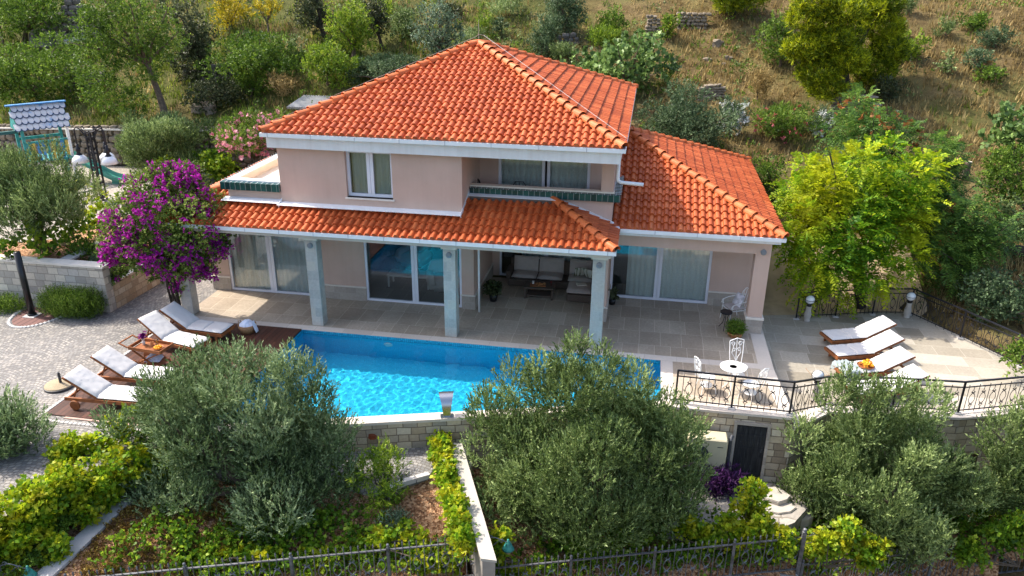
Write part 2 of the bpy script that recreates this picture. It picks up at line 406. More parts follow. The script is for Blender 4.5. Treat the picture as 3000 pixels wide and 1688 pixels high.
def make_special():
    # clay roof tiles (UV counts tiles)
    t = NT('clay_roof_tiles', .55, .35); uv = t.coord('UV')
    fl = t.n('ShaderNodeVectorMath', {0: uv}, operation='FLOOR').outputs[0]
    wn = t.n('ShaderNodeTexWhiteNoise', {'Vector': fl}, noise_dimensions='3D').outputs['Value']
    c = t.ramp(wn, [(0, (.40, .082, .022)), (.4, (.475, .104, .028)), (.75, (.52, .120, .034)), (1, (.58, .155, .048))])
    co = t.coord()
    c = t.mix(.2, c, t.ramp(t.noise(co, 18, 6, .7), [(.3, (.55, .5, .5)), (.65, (1, 1, 1))]), 'MULTIPLY')
    c = t.mix(.22, c, t.ramp(t.noise(co, .9, 4, .6), [(.38, (.62, .5, .45)), (.62, (1, 1, 1))]), 'MULTIPLY')
    c = t.mix(t.ramp(t.noise(co, 7, 6, .75), [(.66, (0, 0, 0)), (.78, (.38, .38, .38))]), c, (.24, .085, .04))
    t.col(c); t.bump(t.noise(co, 60, 3), .12, .005); MT['roof'] = t.m
    # cobbles laid in arcs
    t = NT('grey_cobbles', .7, .35); uv = t.coord('UV')
    s = t.n('ShaderNodeSeparateXYZ', {0: uv}); x, y = s.outputs[0], s.outputs[1]
    W = 1.3
    fx = t.math('SUBTRACT', t.math('FRACT', t.math('DIVIDE', x, W)), .5)
    arc = t.math('MULTIPLY', t.math('MULTIPLY', fx, fx), .8)
    wob = t.math('MULTIPLY', t.math('SUBTRACT', t.noise(uv, 3., 2), .5), .07)
    y2 = t.math('ADD', t.math('ADD', y, arc), wob)
    x2 = t.math('ADD', x, t.math('MULTIPLY', t.math('SUBTRACT', t.noise(uv, 2.3, 2), .5), .06))
    v = t.n('ShaderNodeCombineXYZ', {0: x2, 1: y2}).outputs[0]
    br = t.n('ShaderNodeTexBrick', {'Vector': v, 'Color1': (0, 0, 0, 1), 'Color2': (1, 1, 1, 1), 'Mortar': (.5, .5, .5, 1), 'Scale': 1., 'Mortar Size': .009, 'Mortar Smooth': .3, 'Bias': 0., 'Brick Width': .115, 'Row Height': .10})
    br.offset = .45; br.squash = .85; br.squash_frequency = 3
    rnd = t.n('ShaderNodeSeparateColor', {'Color': br.outputs['Color']}).outputs[0]
    c = t.ramp(rnd, [(.05, (.195, .190, .186)), (.35, (.25, .243, .236)), (.6, (.295, .284, .27)), (.95, (.375, .352, .32))])
    fi = t.noise(uv, 30, 5, .7)
    c = t.mix(.35, c, t.ramp(fi, [(.3, (.45, .45, .45)), (.7, (1, 1, 1))]), 'MULTIPLY')
    c = t.mix(.35, c, t.ramp(t.noise(uv, .5, 5), [(.35, (.6, .56, .52)), (.6, (1, 1, 1))]), 'MULTIPLY')
    c = t.mix(br.outputs['Fac'], c, (.13, .115, .10)); t.col(c)
    t.bump(t.math('SUBTRACT', t.math('ADD', t.math('MULTIPLY', fi, .3), t.math('MULTIPLY', rnd, .35)), br.outputs['Fac']), .9, .02)
    MT['cobble'] = t.m
    # mosaic
    t = NT('blue_pool_mosaic', .35, .5); uv = t.coord('UV')
    br = t.n('ShaderNodeTexBrick', {'Vector': uv, 'Color1': (0, 0, 0, 1), 'Color2': (1, 1, 1, 1), 'Mortar': (.5, .5, .5, 1), 'Scale': 1., 'Mortar Size': .004, 'Brick Width': .05, 'Row Height': .05}); br.offset = 0
    rnd = t.n('ShaderNodeSeparateColor', {'Color': br.outputs['Color']}).outputs[0]
    c = t.ramp(rnd, [(0, (.016, .52, .80)), (1, (.04, .64, .90))]); c = t.mix(br.outputs['Fac'], c, (.02, .44, .68))
    t.col(c); MT['mosaic'] = t.m
    t = NT('dark_blue_tile_band', .3, .5); uv = t.coord('UV')
    br = t.n('ShaderNodeTexBrick', {'Vector': uv, 'Color1': (0, 0, 0, 1), 'Color2': (1, 1, 1, 1), 'Mortar': (.5, .5, .5, 1), 'Scale': 1., 'Mortar Size': .006, 'Brick Width': .06, 'Row Height': .06}); br.offset = 0
    rnd = t.n('ShaderNodeSeparateColor', {'Color': br.outputs['Color']}).outputs[0]
    c = t.ramp(rnd, [(0, (.01, .22, .38)), (1, (.03, .42, .62))]); c = t.mix(br.outputs['Fac'], c, (.01, .16, .26)); t.col(c); MT['band'] = t.m
    # water
    t = NT('pool_water', .03, .5); co = t.coord()
    h = t.math('ADD', t.noise(co, 3.5, 3, .6), t.math('MULTIPLY', t.noise(co, 11, 2), .4))
    gl = t.n('ShaderNodeBsdfGlossy', {'Color': (1, 1, 1, 1), 'Roughness': 0.})
    tr = t.n('ShaderNodeBsdfRefraction', {'Color': (.86, .97, 1., 1), 'Roughness': 0., 'IOR': 1.33})
    fr = t.n('ShaderNodeFresnel', {'IOR': 1.33})
    mx = t.n('ShaderNodeMixShader', {0: fr.outputs[0], 1: tr.outputs[0], 2: gl.outputs[0]})
    t.link(mx.outputs[0], t.out.inputs['Surface']); MT['water'] = t.m
    # window glass
    t = NT('window_glass', .02, .5)
    gl = t.n('ShaderNodeBsdfGlossy', {'Color': (.92, .96, 1, 1), 'Roughness': .01})
    tr = t.n('ShaderNodeBsdfTransparent', {'Color': (.92, .95, .94, 1)})
    fr = t.n('ShaderNodeFresnel', {'IOR': 1.5})
    mx = t.n('ShaderNodeMixShader', {0: t.math('ADD', t.math('MULTIPLY', fr.outputs[0], 1.1), .035), 1: tr.outputs[0], 2: gl.outputs[0]})
    t.link(mx.outputs[0], t.out.inputs['Surface']); MT['glass'] = t.m
    # wood chip mulch
    t = NT('bark_chip_mulch', .9, .2); co = t.coord()
    vo = t.n('ShaderNodeTexVoronoi', {'Vector': co, 'Scale': 22., 'Randomness': 1.})
    rnd = t.n('ShaderNodeSeparateColor', {'Color': vo.outputs['Color']}).outputs[0]
    c = t.ramp(rnd, [(.1, (.16, .075, .035)), (.5, (.36, .19, .095)), (.95, (.56, .35, .20))])
    c = t.mix(.5, c, t.ramp(t.noise(co, 1.3, 5), [(.35, (.4, .32, .28)), (.6, (1, 1, 1))]), 'MULTIPLY')
    t.col(c); t.bump(t.math('ADD', vo.outputs['Distance'], rnd), .8, .03); MT['mulch'] = t.m
    # gravel
    t = NT('pale_gravel', .9, .2); co = t.coord()
    vo = t.n('ShaderNodeTexVoronoi', {'Vector': co, 'Scale': 26.})
    rnd = t.n('ShaderNodeSeparateColor', {'Color': vo.outputs['Color']}).outputs[0]
    c = t.ramp(rnd, [(.1, (.27, .245, .215)), (.9, (.46, .42, .365))])
    c = t.mix(.4, c, t.ramp(t.noise(co, .5, 5), [(.35, (.55, .5, .42)), (.6, (1, 1, 1))]), 'MULTIPLY')
    t.col(c); t.bump(vo.outputs['Distance'], .5, .02); MT['gravel'] = t.m
    # hillside soil and dry grass
    t = NT('dry_hillside', .95, .1); co = t.coord()
    f1 = t.noise(co, .2, 5, .65); f2 = t.noise(co, 1.1, 6, .7); f3 = t.noise(co, 9, 5, .75)
    c = t.ramp(f2, [(.25, (.07, .048, .022)), (.45, (.15, .108, .048)), (.62, (.24, .175, .082)), (.8, (.34, .255, .135))])
    gx = t.n('ShaderNodeSeparateXYZ', {0: co}).outputs[0]
    lf = t.math('MULTIPLY', t.math('SUBTRACT', -4., gx), .09)
    g = t.math('ADD', t.math('ADD', f1, t.math('MULTIPLY', f2, .4)), t.math('MINIMUM', t.math('MAXIMUM', lf, 0.), .22))
    c = t.mix(t.ramp(g, [(.66, (0, 0, 0)), (.9, (.8, .8, .8))]), c, (.085, .105, .025))
    c = t.mix(.55, c, t.ramp(f3, [(.3, (.35, .33, .3)), (.68, (1.0, 1.0, 1.0))]), 'MULTIPLY')
    t.col(c); t.bump(f3, .8, .12); MT['hill'] = t.m
    # asphalt
    MT['sand'] = m_plain('sandy_ground', (.46, .35, .22), .95, .25, 1.6, .4, 40)
    MT['asphalt'] = m_plain('grey_road', (.16, .155, .16), .9, .15, 4, .3, 90)
    # weathered timber door
    t = NT('blackened_timber', .7, .3); uv = t.coord('UV')
    st = t.n('ShaderNodeVectorMath', {0: uv, 1: (26., 2.2, 1)}, operation='MULTIPLY').outputs[0]
    t.col(t.ramp(t.noise(st, 1., 5, .7), [(.4, (.010, .011, .014)), (.62, (.03, .032, .036)), (.75, (.16, .16, .16))])); MT['olddoor'] = t.m
    # playhouse scales
    t = NT('whitewashed_wood', .6, .3); co = t.coord()
    c = t.ramp(t.noise(co, 2.6, 4), [(.35, (.60, .57, .55)), (.60, (.56, .56, .58)), (.70, (.20, .34, .52))]); t.col(c); MT['scale'] = t.m
make_special()

# foliage colours
MT['olive'] = m_leaf('olive_leaves', (.028, .050, .016), (.105, .160, .058), (.31, .38, .20), .27, .35)
MT['olive2'] = m_leaf('olive_leaves_yellowish', (.032, .056, .014), (.112, .165, .046), (.31, .38, .15), .28, .35)
MT['green'] = m_leaf('green_leaves', (.018, .046, .006), (.072, .135, .014), (.19, .27, .035), .38)
MT['bright'] = m_leaf('bright_green_leaves', (.03, .075, .006), (.12, .20, .014), (.30, .36, .035), .4)
MT['yellowleaf'] = m_leaf('yellow_leaves', (.09, .09, .01), (.30, .25, .012), (.55, .42, .03), .4)
MT['robinia'] = m_leaf('golden_green_leaves', (.025, .10, .006), (.14, .27, .012), (.46, .49, .016), .45, .25, (.50, .50, .012), .55, .4)
MT['ailanthus'] = m_leaf('feathery_green_leaves', (.016, .05, .012), (.06, .13, .022), (.16, .25, .04), .38)
MT['darkoak'] = m_leaf('dark_evergreen_leaves', (.010, .018, .007), (.035, .048, .018), (.10, .115, .05), .2)
MT['silver'] = m_leaf('silvery_green_leaves', (.035, .06, .035), (.10, .15, .085), (.24, .31, .20), .3)
MT['greygreen'] = m_leaf('grey_green_leaves', (.018, .038, .016), (.060, .10, .042), (.16, .22, .11), .3)
MT['pine'] = m_leaf('pine_needles', (.018, .040, .004), (.115, .165, .006), (.42, .44, .014), .35)
MT['vine'] = m_leaf('vine_leaves', (.035, .10, .008), (.15, .28, .012), (.40, .44, .02), .45, .3, (.46, .43, .015), .5, 3.2)
MT['vinegreen'] = m_leaf('green_vine_leaves', (.025, .075, .006), (.10, .20, .012), (.30, .38, .03), .45, .3)
MT['boug'] = m_leaf('bougainvillea_leaves', (.02, .045, .008), (.085, .14, .02), (.26, .31, .07), .35)
MT['rosemary'] = m_leaf('rosemary_needles', (.025, .055, .006), (.10, .17, .018), (.25, .33, .05), .3)
MT['lavender'] = m_leaf('lavender_stems', (.04, .07, .035), (.12, .17, .085), (.26, .32, .18), .3)
MT['purpleleaf'] = m_leaf('purple_leaves', (.02, .006, .028), (.07, .02, .10), (.19, .07, .25), .3)
MT['drygrass'] = m_leaf('dry_grass_blades', (.13, .088, .034), (.35, .255, .10), (.58, .45, .21), .4, .1)
MT['greengrass'] = m_leaf('green_grass_blades', (.036, .058, .009), (.11, .15, .020), (.26, .29, .05), .4, .1)
MT['fig'] = m_leaf('fig_leaves', (.02, .05, .012), (.085, .15, .035), (.24, .34, .10), .35, .4)
MT['pinkflower'] = m_leaf('pink_petals', (.55, .16, .24), (.75, .30, .40), (.85, .50, .56), .3)
MT['whiteflower'] = m_leaf('white_petals', (.7, .7, .65), (.8, .8, .76), (.85, .85, .82), .3)
MT['redflower'] = m_leaf('coral_petals', (.45, .06, .09), (.6, .12, .15), (.7, .25, .25), .3)
MT['brownleaf'] = m_leaf('brown_sedum', (.06, .035, .012), (.17, .10, .025), (.30, .24, .05), .3)
MT['rustseed'] = m_leaf('rust_seed_clusters', (.2, .07, .02), (.38, .15, .05), (.5, .25, .1), .3)
# ================================================================ ground, slabs, walls
def zfull(ox, oy): return lambda x, y: (ox + x / 3.43333, oy + y / 3.43333)
T1, T2, T3, T4 = [zfull(750 * i, 0) for i in range(4)]
M1, M2, M3, M4 = [zfull(750 * i, 422) for i in range(4)]
Z1, Z2, Z3, Z4 = [zfull(750 * i, 844) for i in range(4)]
B1, B2, B3, B4 = [zfull(750 * i, 1266) for i in range(4)]

def sheet(name, X, Y, Zf, mat):
    gx, gy = np.meshgrid(X, Y); z = Zf(gx, gy)
    me = bpy.data.meshes.new(name); nx, ny = len(X), len(Y)
    V = np.stack([gx.ravel(), gy.ravel(), z.ravel()], 1)
    i = np.arange(nx * ny).reshape(ny, nx)
    F = np.stack([i[:-1, :-1].ravel(), i[:-1, 1:].ravel(), i[1:, 1:].ravel(), i[1:, :-1].ravel()], 1)
    me.from_pydata(V.tolist(), [], F.tolist()); me.shade_smooth(); me.materials.append(mat)
    o = bpy.data.objects.new(name, me); COL.objects.link(o); return o
struct(sheet('ground', np.r_[-160:-46:8, -46:34:.5, 34:150:8], np.r_[-120:-14:8, -14:3:1, 3:40:.4, 40:160:6], hz, M('hill')))

def hf(x, y):
    """planting beds falling from the walls to the road fence"""
    x = np.asarray(x, float); y = np.asarray(y, float)
    xw = -5.0 + (-4.3 - y) * .36
    yf = -6.0 + .33 * x
    yt = np.where(x < .26, -5.78 + .294 * (x + 10.72), np.where(x < 3.3, -2.45, -2.0)) - 1.1
    t = np.clip((yt - y) / np.maximum(yt - yf, .4), 0, 1.1)
    L = -.88 - .98 * t * smooth(-11.6, -8.6, x)
    zt = -1.55 - .12 * np.clip(x + 4, 0, 8); R = zt + (np.where(x > 3.35, -3.38, -2.58) - zt) * t
    return np.where(x < xw, L, R) + .03 * np.sin(x * 4.1 + y * 2.3) * np.sin(y * 5.2)
struct(sheet('garden_bed', np.arange(-16, 14, .18), np.r_[-11.2:-1:.18], hf, M('mulch')))
# keep the bed out from under the pool: it ends behind the stone walls
o = bpy.data.objects['garden_bed']; me = o.data
bm_keep = [p.index for p in me.polygons]
import bmesh
bm = bmesh.new(); bm.from_mesh(me)
def wall_y(x):  # outer line of the pool and terrace walls
    if x < .26: return -5.78 + .294 * (x + 10.72)
    if x < 3.3: return -2.45
    if x < 4.3: return -2.45 + (x - 3.3) * .98
    if x < 7.6: return -1.47 + (x - 4.3) * .1
    return -1.14 + (x - 7.6) * .36
kill = []
for f in bm.faces:
    c = f.calc_center_median()
    fy = -6.0 + .33 * c.x
    if c.y > wall_y(c.x) + .15 or c.y < fy - .1 or (c.x < -11.75 and c.y > -9.2 - .0 * c.x) and c.x < -13.2: kill.append(f)
bmesh.ops.delete(bm, geom=kill, context='FACES'); bm.to_mesh(me); bm.free()

PFL, PFR, PNR, PNL = (-10.72, 0.), (0., 0.), (0., -2.27), (-10.72, -5.42)
struct(MB().prism([(-36, -13), (-13.3, -10.2), (-12.3, -7.6), (-11.1, -6.1), (-10.77, -5.75), (-10.77, -.0), (-14.8, -.0), (-14.8, 9.5), (-17.4, 9.5), (-17.4, .0), (-36, .0)], -1.6, 0).build('courtyard', M('cobble')))
struct(MB().prism([(-14.80, 0.02), (3.02, 0.02), (3.02, 6), (-14.80, 6)], -.5, 0).build('terrace', M('terrace')))
struct(MB().prism([(.02, -2.28), (.28, -2.42), (3.26, -2.42), (3.02, 0.019), (0.02, 0.019)], -.5, 0.0).build('terrace', M('terrace')))
struct(MB().prism([(3.03, -2.0), (3.35, -2.36), (4.3, -1.42), (7.6, -1.1), (9.5, -.46), (11.5, .32), (8.3, 5.75), (3.03, 4.35)], -.8, -.3).build('lower_terrace', M('lowtile')))
struct(MB().box(2.70, 3.10, -.0, 6, -.3, .004).build('terrace_edging', M('coping')))
mb = MB(); mb.prism([(2.96, -2.42), (3.28, -2.42), (3.10, 0), (2.72, 0)], -.3, .004); struct(mb.build('terrace_edging', M('coping')))
struct(MB().box(-14.8, 2.70, 0.004, .3, -.03, .004).build('terrace_edging', M('coping')))
struct(MB().box(.004, .34, -2.26, .0, -.03, .004).build('terrace_edging', M('coping')))
struct(MB().prism([(-36, 4.2), (-36, .32), (-18.9, .32), (-17.9, 2.2), (-17.3, 2.4), (-17.0, 9.4), (-16.2, 12.6), (-36, 12.6)], -2, 1.4).build('garden_soil', M('mulch')))
g = [atz(*M1(*p), 1.41)[:2] for p in ((0, 985), (240, 985), (500, 960), (640, 945), (800, 850), (960, 790))]
struct(MB().prism([(-36, 2.2)] + [tuple(p) for p in g] + [(-19.4, 6.5), (-19.0, 9.6), (-20, 12.6), (-36, 12.6)], 1.38, 1.412).build('gravel_yard', M('gravel')))
# front path below the pool wall
P = [atz(*B2(*p), -.8)[:2] for p in ((1960, 190), (1740, 440), (1600, 480), (1480, 515), (1330, 590))]
P = [tuple(p) for p in P]
struct(MB().prism([(-11.0, -5.7), (-5.0, -3.98)] + P[1:] + [(-7.6, -6.0), (-9.4, -6.35), (-11.2, -6.2)], -1.4, -.79).build('path', M('cobble')))
mb = MB()
for i in range(1, len(P) - 1):
    a = np.array(P[i]); b = np.array(P[i + 1]); n = max(1, int(np.linalg.norm(b - a) / .32))
    for k in range(n):
        p = a + (b - a) * k / n; q = a + (b - a) * (k + .93) / n; mb.bar((*p, -.78), (*q, -.78), .13, .12)
tag(mb.build('stone_edging', M('concrete')), 'curved row of pale kerb stones edging the path below the pool wall', 'edging')
# landing by the cellar door
struct(MB().prism([(.2, -2.5), (3.4, -2.5), (4.4, -1.5), (4.2, -2.6), (3.3, -4.0), (2.5, -4.6), (.3, -4.7)], -2.6, -1.97).build('paved_landing', M('flag')))
struct(MB().prism([(-40, -14), (40, 8), (40, -60), (-40, -60)], -4.4, -4.3).build('road', M('asphalt')))

struct(sheet('sandy_ground', np.arange(3.06, 9.0, .3), np.arange(4.3, 8.8, .3), lambda x, y: np.maximum(hz(x, y), -.38) + .035, M('sand')))
# ---- pool
pool = thing('swimming_pool', 'long blue mosaic swimming pool in front of the house terrace', 'pool', (-5.4, -2, 0))
D = -1.42; mb = MB(); c4 = [PFL, PFR, PNR, PNL]
for i in range(4):
    a, b = c4[i], c4[(i + 1) % 4]; mb.face((*a, D), (*b, D), (*b, -.16), (*a, -.16))
mb.face(*[(*p, D) for p in c4[::-1]])
mb.box(-.62, -.02, -2.2, -1.3, D, -.35)
bas = mb.build('basin', M('mosaic'), pool)
mb = MB()
for i in range(4):
    a, b = c4[i], c4[(i + 1) % 4]; mb.face((*a, -.16), (*b, -.16), (*b, -.004), (*a, -.004))
mb.build('tile_band', M('band'), pool)
out = lambda x: -5.42 + .2938 * (x + 10.72)
MB().prism([(-10.95, out(-10.95) - .36), (.16, out(.16) - .30), (.3, -2.44), (0, -2.27), (-10.72, -5.42), (-10.95, -5.42)], -.06, .012).build('coping', M('coping'), pool)
lp = aty(*Z2(1335, 632), -.0)
MB().lathe([(.0, 0), (.13, 0), (.14, .02), (.1, .045), (0, .05)], n=20).build('pool_lamp', M('whiteglass'), pool, org=(0, 0, 0)).matrix_local = Matrix.Translation((lp[0] + 5.4, 1.995, -.42)) @ Matrix.Rotation(PI / 2, 4, 'X')
def waves(x, y):
    r = np.random.default_rng(4); z = 0 * x - .1
    for k in range(26):
        a = r.uniform(0, 2 * PI); L = r.uniform(.11, .40); z = z + .00036 * (L / .25) * np.sin((x * math.cos(a) + y * math.sin(a)) * 2 * PI / L + r.uniform(0, 6.28))
    return z
w = sheet('water', np.linspace(-10.74, .02, 620), np.linspace(-5.44, .02, 320), waves, M('water'))
w.cycles.is_caustics_caster = True; bas.cycles.is_caustics_receiver = True
bm = bmesh.new(); bm.from_mesh(w.data)
bmesh.ops.delete(bm, geom=[f for f in bm.faces if f.calc_center_median().y < out(f.calc_center_median().x) - .03], context='FACES'); bm.to_mesh(w.data); bm.free(); struct(w)

# ---- stone retaining walls
wl = thing('stone_wall', 'long split-stone retaining wall under the front edge of the pool', 'stone wall', (-5, -4.4, -1.5))
mb = MB(); o2 = lambda x: out(x) - .30
mb.prism([(-10.95, o2(-10.95)), (.22, o2(.22)), (.22, o2(.22) + .22), (-10.95, o2(-10.95) + .22)], -3.2, -.062)
mb.build('masonry', M('ashlar'), wl)
p = aty(*Z2(1180, 1449), -4.5)
mb = MB(); mb.rock((p[0], o2(p[0]) + .0, p[2] - .06), .12, .035, .085, 3); mb.build('stone', m_plain('rust_red_stone', (.24, .06, .025), .8, .3, 9, .4, 30), wl)
tw = thing('stone_wall', 'tall split-stone terrace wall with a blackened door, under the front railing', 'stone wall', (3, -2.4, -2.2))
line = [(.22, -2.45), (3.28, -2.45), (4.32, -1.45), (7.6, -1.13), (9.5, -.5), (11.6, .3)]
zt = [-.055, -.055, -.355, -.355, -.355, -.355]
mb = MB()
for i in range(5):
    a, b = np.array(line[i]), np.array(line[i + 1]); d = (b - a) / np.linalg.norm(b - a); n = np.array([-d[1], d[0]]) * .3
    z = max(zt[i], zt[i + 1]) if i == 0 else -.355
    mb.prism([tuple(a), tuple(b), tuple(b + n), tuple(a + n)], -3.4, z)
mb.build('masonry', M('ashlar'), tw)
mb = MB()
for i in range(5):
    a, b = np.array(line[i]), np.array(line[i + 1]); d = (b - a) / np.linalg.norm(b - a); n = np.array([-d[1], d[0]])
    z = -.055 if i == 0 else -.355
    mb.prism([tuple(a - n * .06), tuple(b - n * .06), tuple(b + n * .36), tuple(a + n * .36)], z + .001, z + .064)
mb.build('coping', M('coping'), tw)
# cellar door and basement windows
dr = MB(); dr.box(1.93, 2.66, -2.475, -2.44, -1.97, -.36)
for k in range(5): dr.box(1.945 + .143 * k, 1.945 + .143 * k + .128, -2.485, -2.474, -1.96, -.37)
for z in (-.62, -1.0, -1.75): dr.box(1.96, 2.63, -2.495, -2.484, z - .035, z + .035)
d = dr.build('door', M('olddoor'), tw)
mb = MB(); mb.tube([(2.58, -2.50, -1.2), (2.58, -2.545, -1.2), (2.58, -2.545, -1.08)], .012); mb.build('handle', M('iron'), d)
mb = MB(); mb.box(1.85, 1.925, -2.51, -2.43, -1.97, -.33); mb.box(2.665, 2.74, -2.51, -2.43, -1.97, -.33); mb.box(1.85, 2.74, -2.51, -2.43, -.329, -.25)
mb.build('door_frame', M('plinth'), tw)
for x0, x1 in ((4.6, 5.9), (8.1, 9.3)):
    y0 = wall_y(x0); y1 = wall_y(x1)
    mb = MB(); mb.add([(x0, y0 - .012, -2.15), (x1, y1 - .012, -2.15), (x1, y1 - .012, -1.45), (x0, y0 - .012, -1.45)], [(0, 1, 2, 3)])
    f = mb.build('window', M('black'), tw)
    mb = MB(); mb.bar((x0 - .05, y0 - .05, -2.19), (x1 + .05, y1 - .05, -2.19), .12, .07); mb.build('sill', M('concrete'), f)

# ---- left planter walls
pw = thing('planter_wall', 'grey split-stone retaining wall with a flat stone cap, beside the rosemary bush', 'stone wall', (-20, 0, 0))
MB().box(-36, -17.15, .02, .34, -1, 1.50).build('masonry', M('greystone'), pw)
mb = MB(); mb.box(-36, -17.10, -.02, .40, 1.501, 1.56); mb.build('coping', M('marble'), pw)
pw2 = thing('planter_wall', 'low tan split-stone planter wall running beside the cobbled passage', 'stone wall', (-17, 4, 0))
mb = MB(); mb.prism([(-17.14, .345), (-16.98, 4.5), (-16.9, 9.5), (-17.12, 9.5), (-17.22, 4.5), (-17.38, .345)], -1, .86)
mb.build('masonry', M('tanstone'), pw2)
mb = MB(); mb.prism([(-17.12, .345), (-16.95, 4.5), (-16.87, 9.5), (-17.14, 9.5), (-17.25, 4.5), (-17.42, .345)], .861, .90); mb.build('coping', M('marble'), pw2)
struct(MB().prism([(-17.36, .35), (-17.2, 4.5), (-17.1, 9.5), (-18.5, 9.5), (-18.2, 2.4), (-19.0, .35)], -1, .80).build('planter_soil', M('mulch')))
pw3 = thing('planter_wall', 'pale sloping kerb of flat stone slabs behind the lavender planter', 'stone wall', (-18.6, 1.6, 1))
a = atz(*M1(640, 1195), 1.5); b = atz(*M1(1035, 1000), 1.5)
mb = MB(); mb.prism([(a[0], a[1]), (b[0], b[1]), (b[0] - .3, b[1] + .12), (a[0] - .3, a[1] + .12)], .5, 1.46); mb.build('masonry', M('darkrock'), pw3)
mb = MB(); mb.prism([(a[0] + .04, a[1]), (b[0] + .04, b[1]), (b[0] - .34, b[1] + .14), (a[0] - .34, a[1] + .14)], 1.461, 1.52); mb.build('coping', M('concrete'), pw3)

def drystone(name, label, p0, p1, h, size, mat, seed, thick=.35, cap=None, slope=.12):
    """wall of fitted irregular stones between two ground points"""
    p0 = np.array(p0, float); p1 = np.array(p1, float); L = np.linalg.norm((p1 - p0)[:2]); d = (p1 - p0) / L; n = np.array([-d[1], d[0], 0])
    root = thing(name, label, 'stone wall', (p0 + p1) / 2)
    r = random.Random(seed); mb = MB(); z = -.1; row = 0
    core = MB(); a = p0 + n * .16; b = p1 + n * .16
    core.prism([(a[0], a[1]), (b[0], b[1]), (b[0] + n[0] * thick, b[1] + n[1] * thick), (a[0] + n[0] * thick, a[1] + n[1] * thick)], min(p0[2], p1[2]) - .3, min(p0[2], p1[2]) + h * (.9 if cap == 'marble' else .4))
    core.build('rubble_core', M('darkrock'), root)
    while z < h:
        sz = size * r.uniform(.55, .9); x = r.uniform(-.1, 0)
        while x < L:
            w = size * r.uniform(.6, 1.5); q = p0 + d * (x + w / 2) + n * (z * slope + r.uniform(-.03, .03) * size)
            q = q + np.array([0, 0, z + sz / 2 + r.uniform(-.1, .1) * sz])
            keep = cap == 'marble' or z < h * (.72 + .3 * math.sin(x * 1.7 + seed) * math.sin(x * .6 + seed * 2))
            if keep: mb.rock(q, abs(d[0]) * w * .52 + abs(d[1]) * .2, .16 + abs(d[1]) * w * .45, sz * .55, r.random(), 6, 4)
            x += w
        z += sz
    mb.build('stones', mat, root)
    if cap: 
        c = MB(); a = p0 + n * -.05 + np.array([0, 0, h]); b = p1 + n * -.05 + np.array([0, 0, h]); m = n * .45
        c.add([a, b, b + m, a + m] + [q + np.array([0, 0, .07]) for q in (a, b, b + m, a + m)], [(0, 3, 2, 1), (4, 5, 6, 7), (0, 1, 5, 4), (1, 2, 6, 5), (2, 3, 7, 6), (3, 0, 4, 7)])
        c.build('coping', M(cap), root)
    return root
drystone('dry_stone_wall', 'brown rubble wall with a pale coping behind the playhouse and lamp post', (-36, 12.2, 1.3), (-16.5, 12.6, 1.8), 1.5, .34, M('rock'), 1, cap='marble')
def gw(px0, px1, h, size, mat, seed, label, **k):
    a = ground_at(*px0); b = ground_at(*px1); return drystone('dry_stone_wall', label, a, b, h, size, M(mat), seed, **k)
gw(T1(480, 470), T1(1020, 440), 2.5, .5, 'darkrock', 2, 'tall dark dry-stone wall among the trees at the upper left')
gw(T1(680, 930), T1(1000, 900), 1.2, .42, 'darkrock', 3, 'short dark dry-stone wall right of the round bush above the playhouse')
gw(T1(1850, 800), T1(2330, 790), .9, .4, 'darkrock', 4, 'low dry-stone wall behind the leaning trees')
gw(T3(1350, 370), T3(1480, 375), 1.1, .24, 'rock', 5, 'narrow pale dry-stone wall left of the small conical bush', )
gw(T3(1660, 290), T3(1950, 290), 1.0, .24, 'rock', 6, 'pale dry-stone wall on the slope right of the small conical bush')
gw(T3(1880, 1000), T3(2110, 990), .6, .2, 'rock', 7, 'short pale stone wall stub above the grey-green bush')
gw(T4(640, 1150), T4(1010, 1180), 1.0, .26, 'rock', 8, 'pale dry-stone bank below the tall pine')
gw(T3(460, 470), T3(640, 440), .6, .3, 'darkrock', 9, 'small row of stones in the shade behind the fig tree')
for i, (px, s, lab) in enumerate(((T1(480, 470), 1.3, 'big dark boulder at the foot of the tall dry-stone wall'), (T1(2090, 1130), .55, 'flat limestone rock on the slope behind the pink oleander'), (T3(2060, 470), .36, 'heap of broken pale limestone on the grassy slope'), (T3(1960, 620), .22, 'small pale rock on the grass above the stone stub'), (T3(2180, 600), .2, 'pale rock right of the smallest rock on the grass'), (T3(2130, 660), .16, 'smallest pale rock on the grass above the stone stub'))):
    p = ground_at(*px); mb = MB(); r = random.Random(i)
    for k in range(1 if i in (0, 5) else 4): mb.rock((r.uniform(-.7, .7) * s * (k > 0), r.uniform(-.3, .3) * s * (k > 0), s * .3), s * r.uniform(.5, .8), s * .55, s * r.uniform(.4, .75), i * 9 + k)
    o = mb.build('rock', M('darkrock' if i == 0 else 'rock')); o.location = tuple(p); tag(o, lab, 'rock')
# small stone in the mulch, left garden
p = atz(*M1(635, 1010), 1.4); mb = MB(); mb.rock((0, 0, .12), .24, .2, .2, 77); o = mb.build('rock', M('whiterock')); o.location = tuple(p); tag(o, 'pale rock on the mulch under the left olive tree', 'rock')

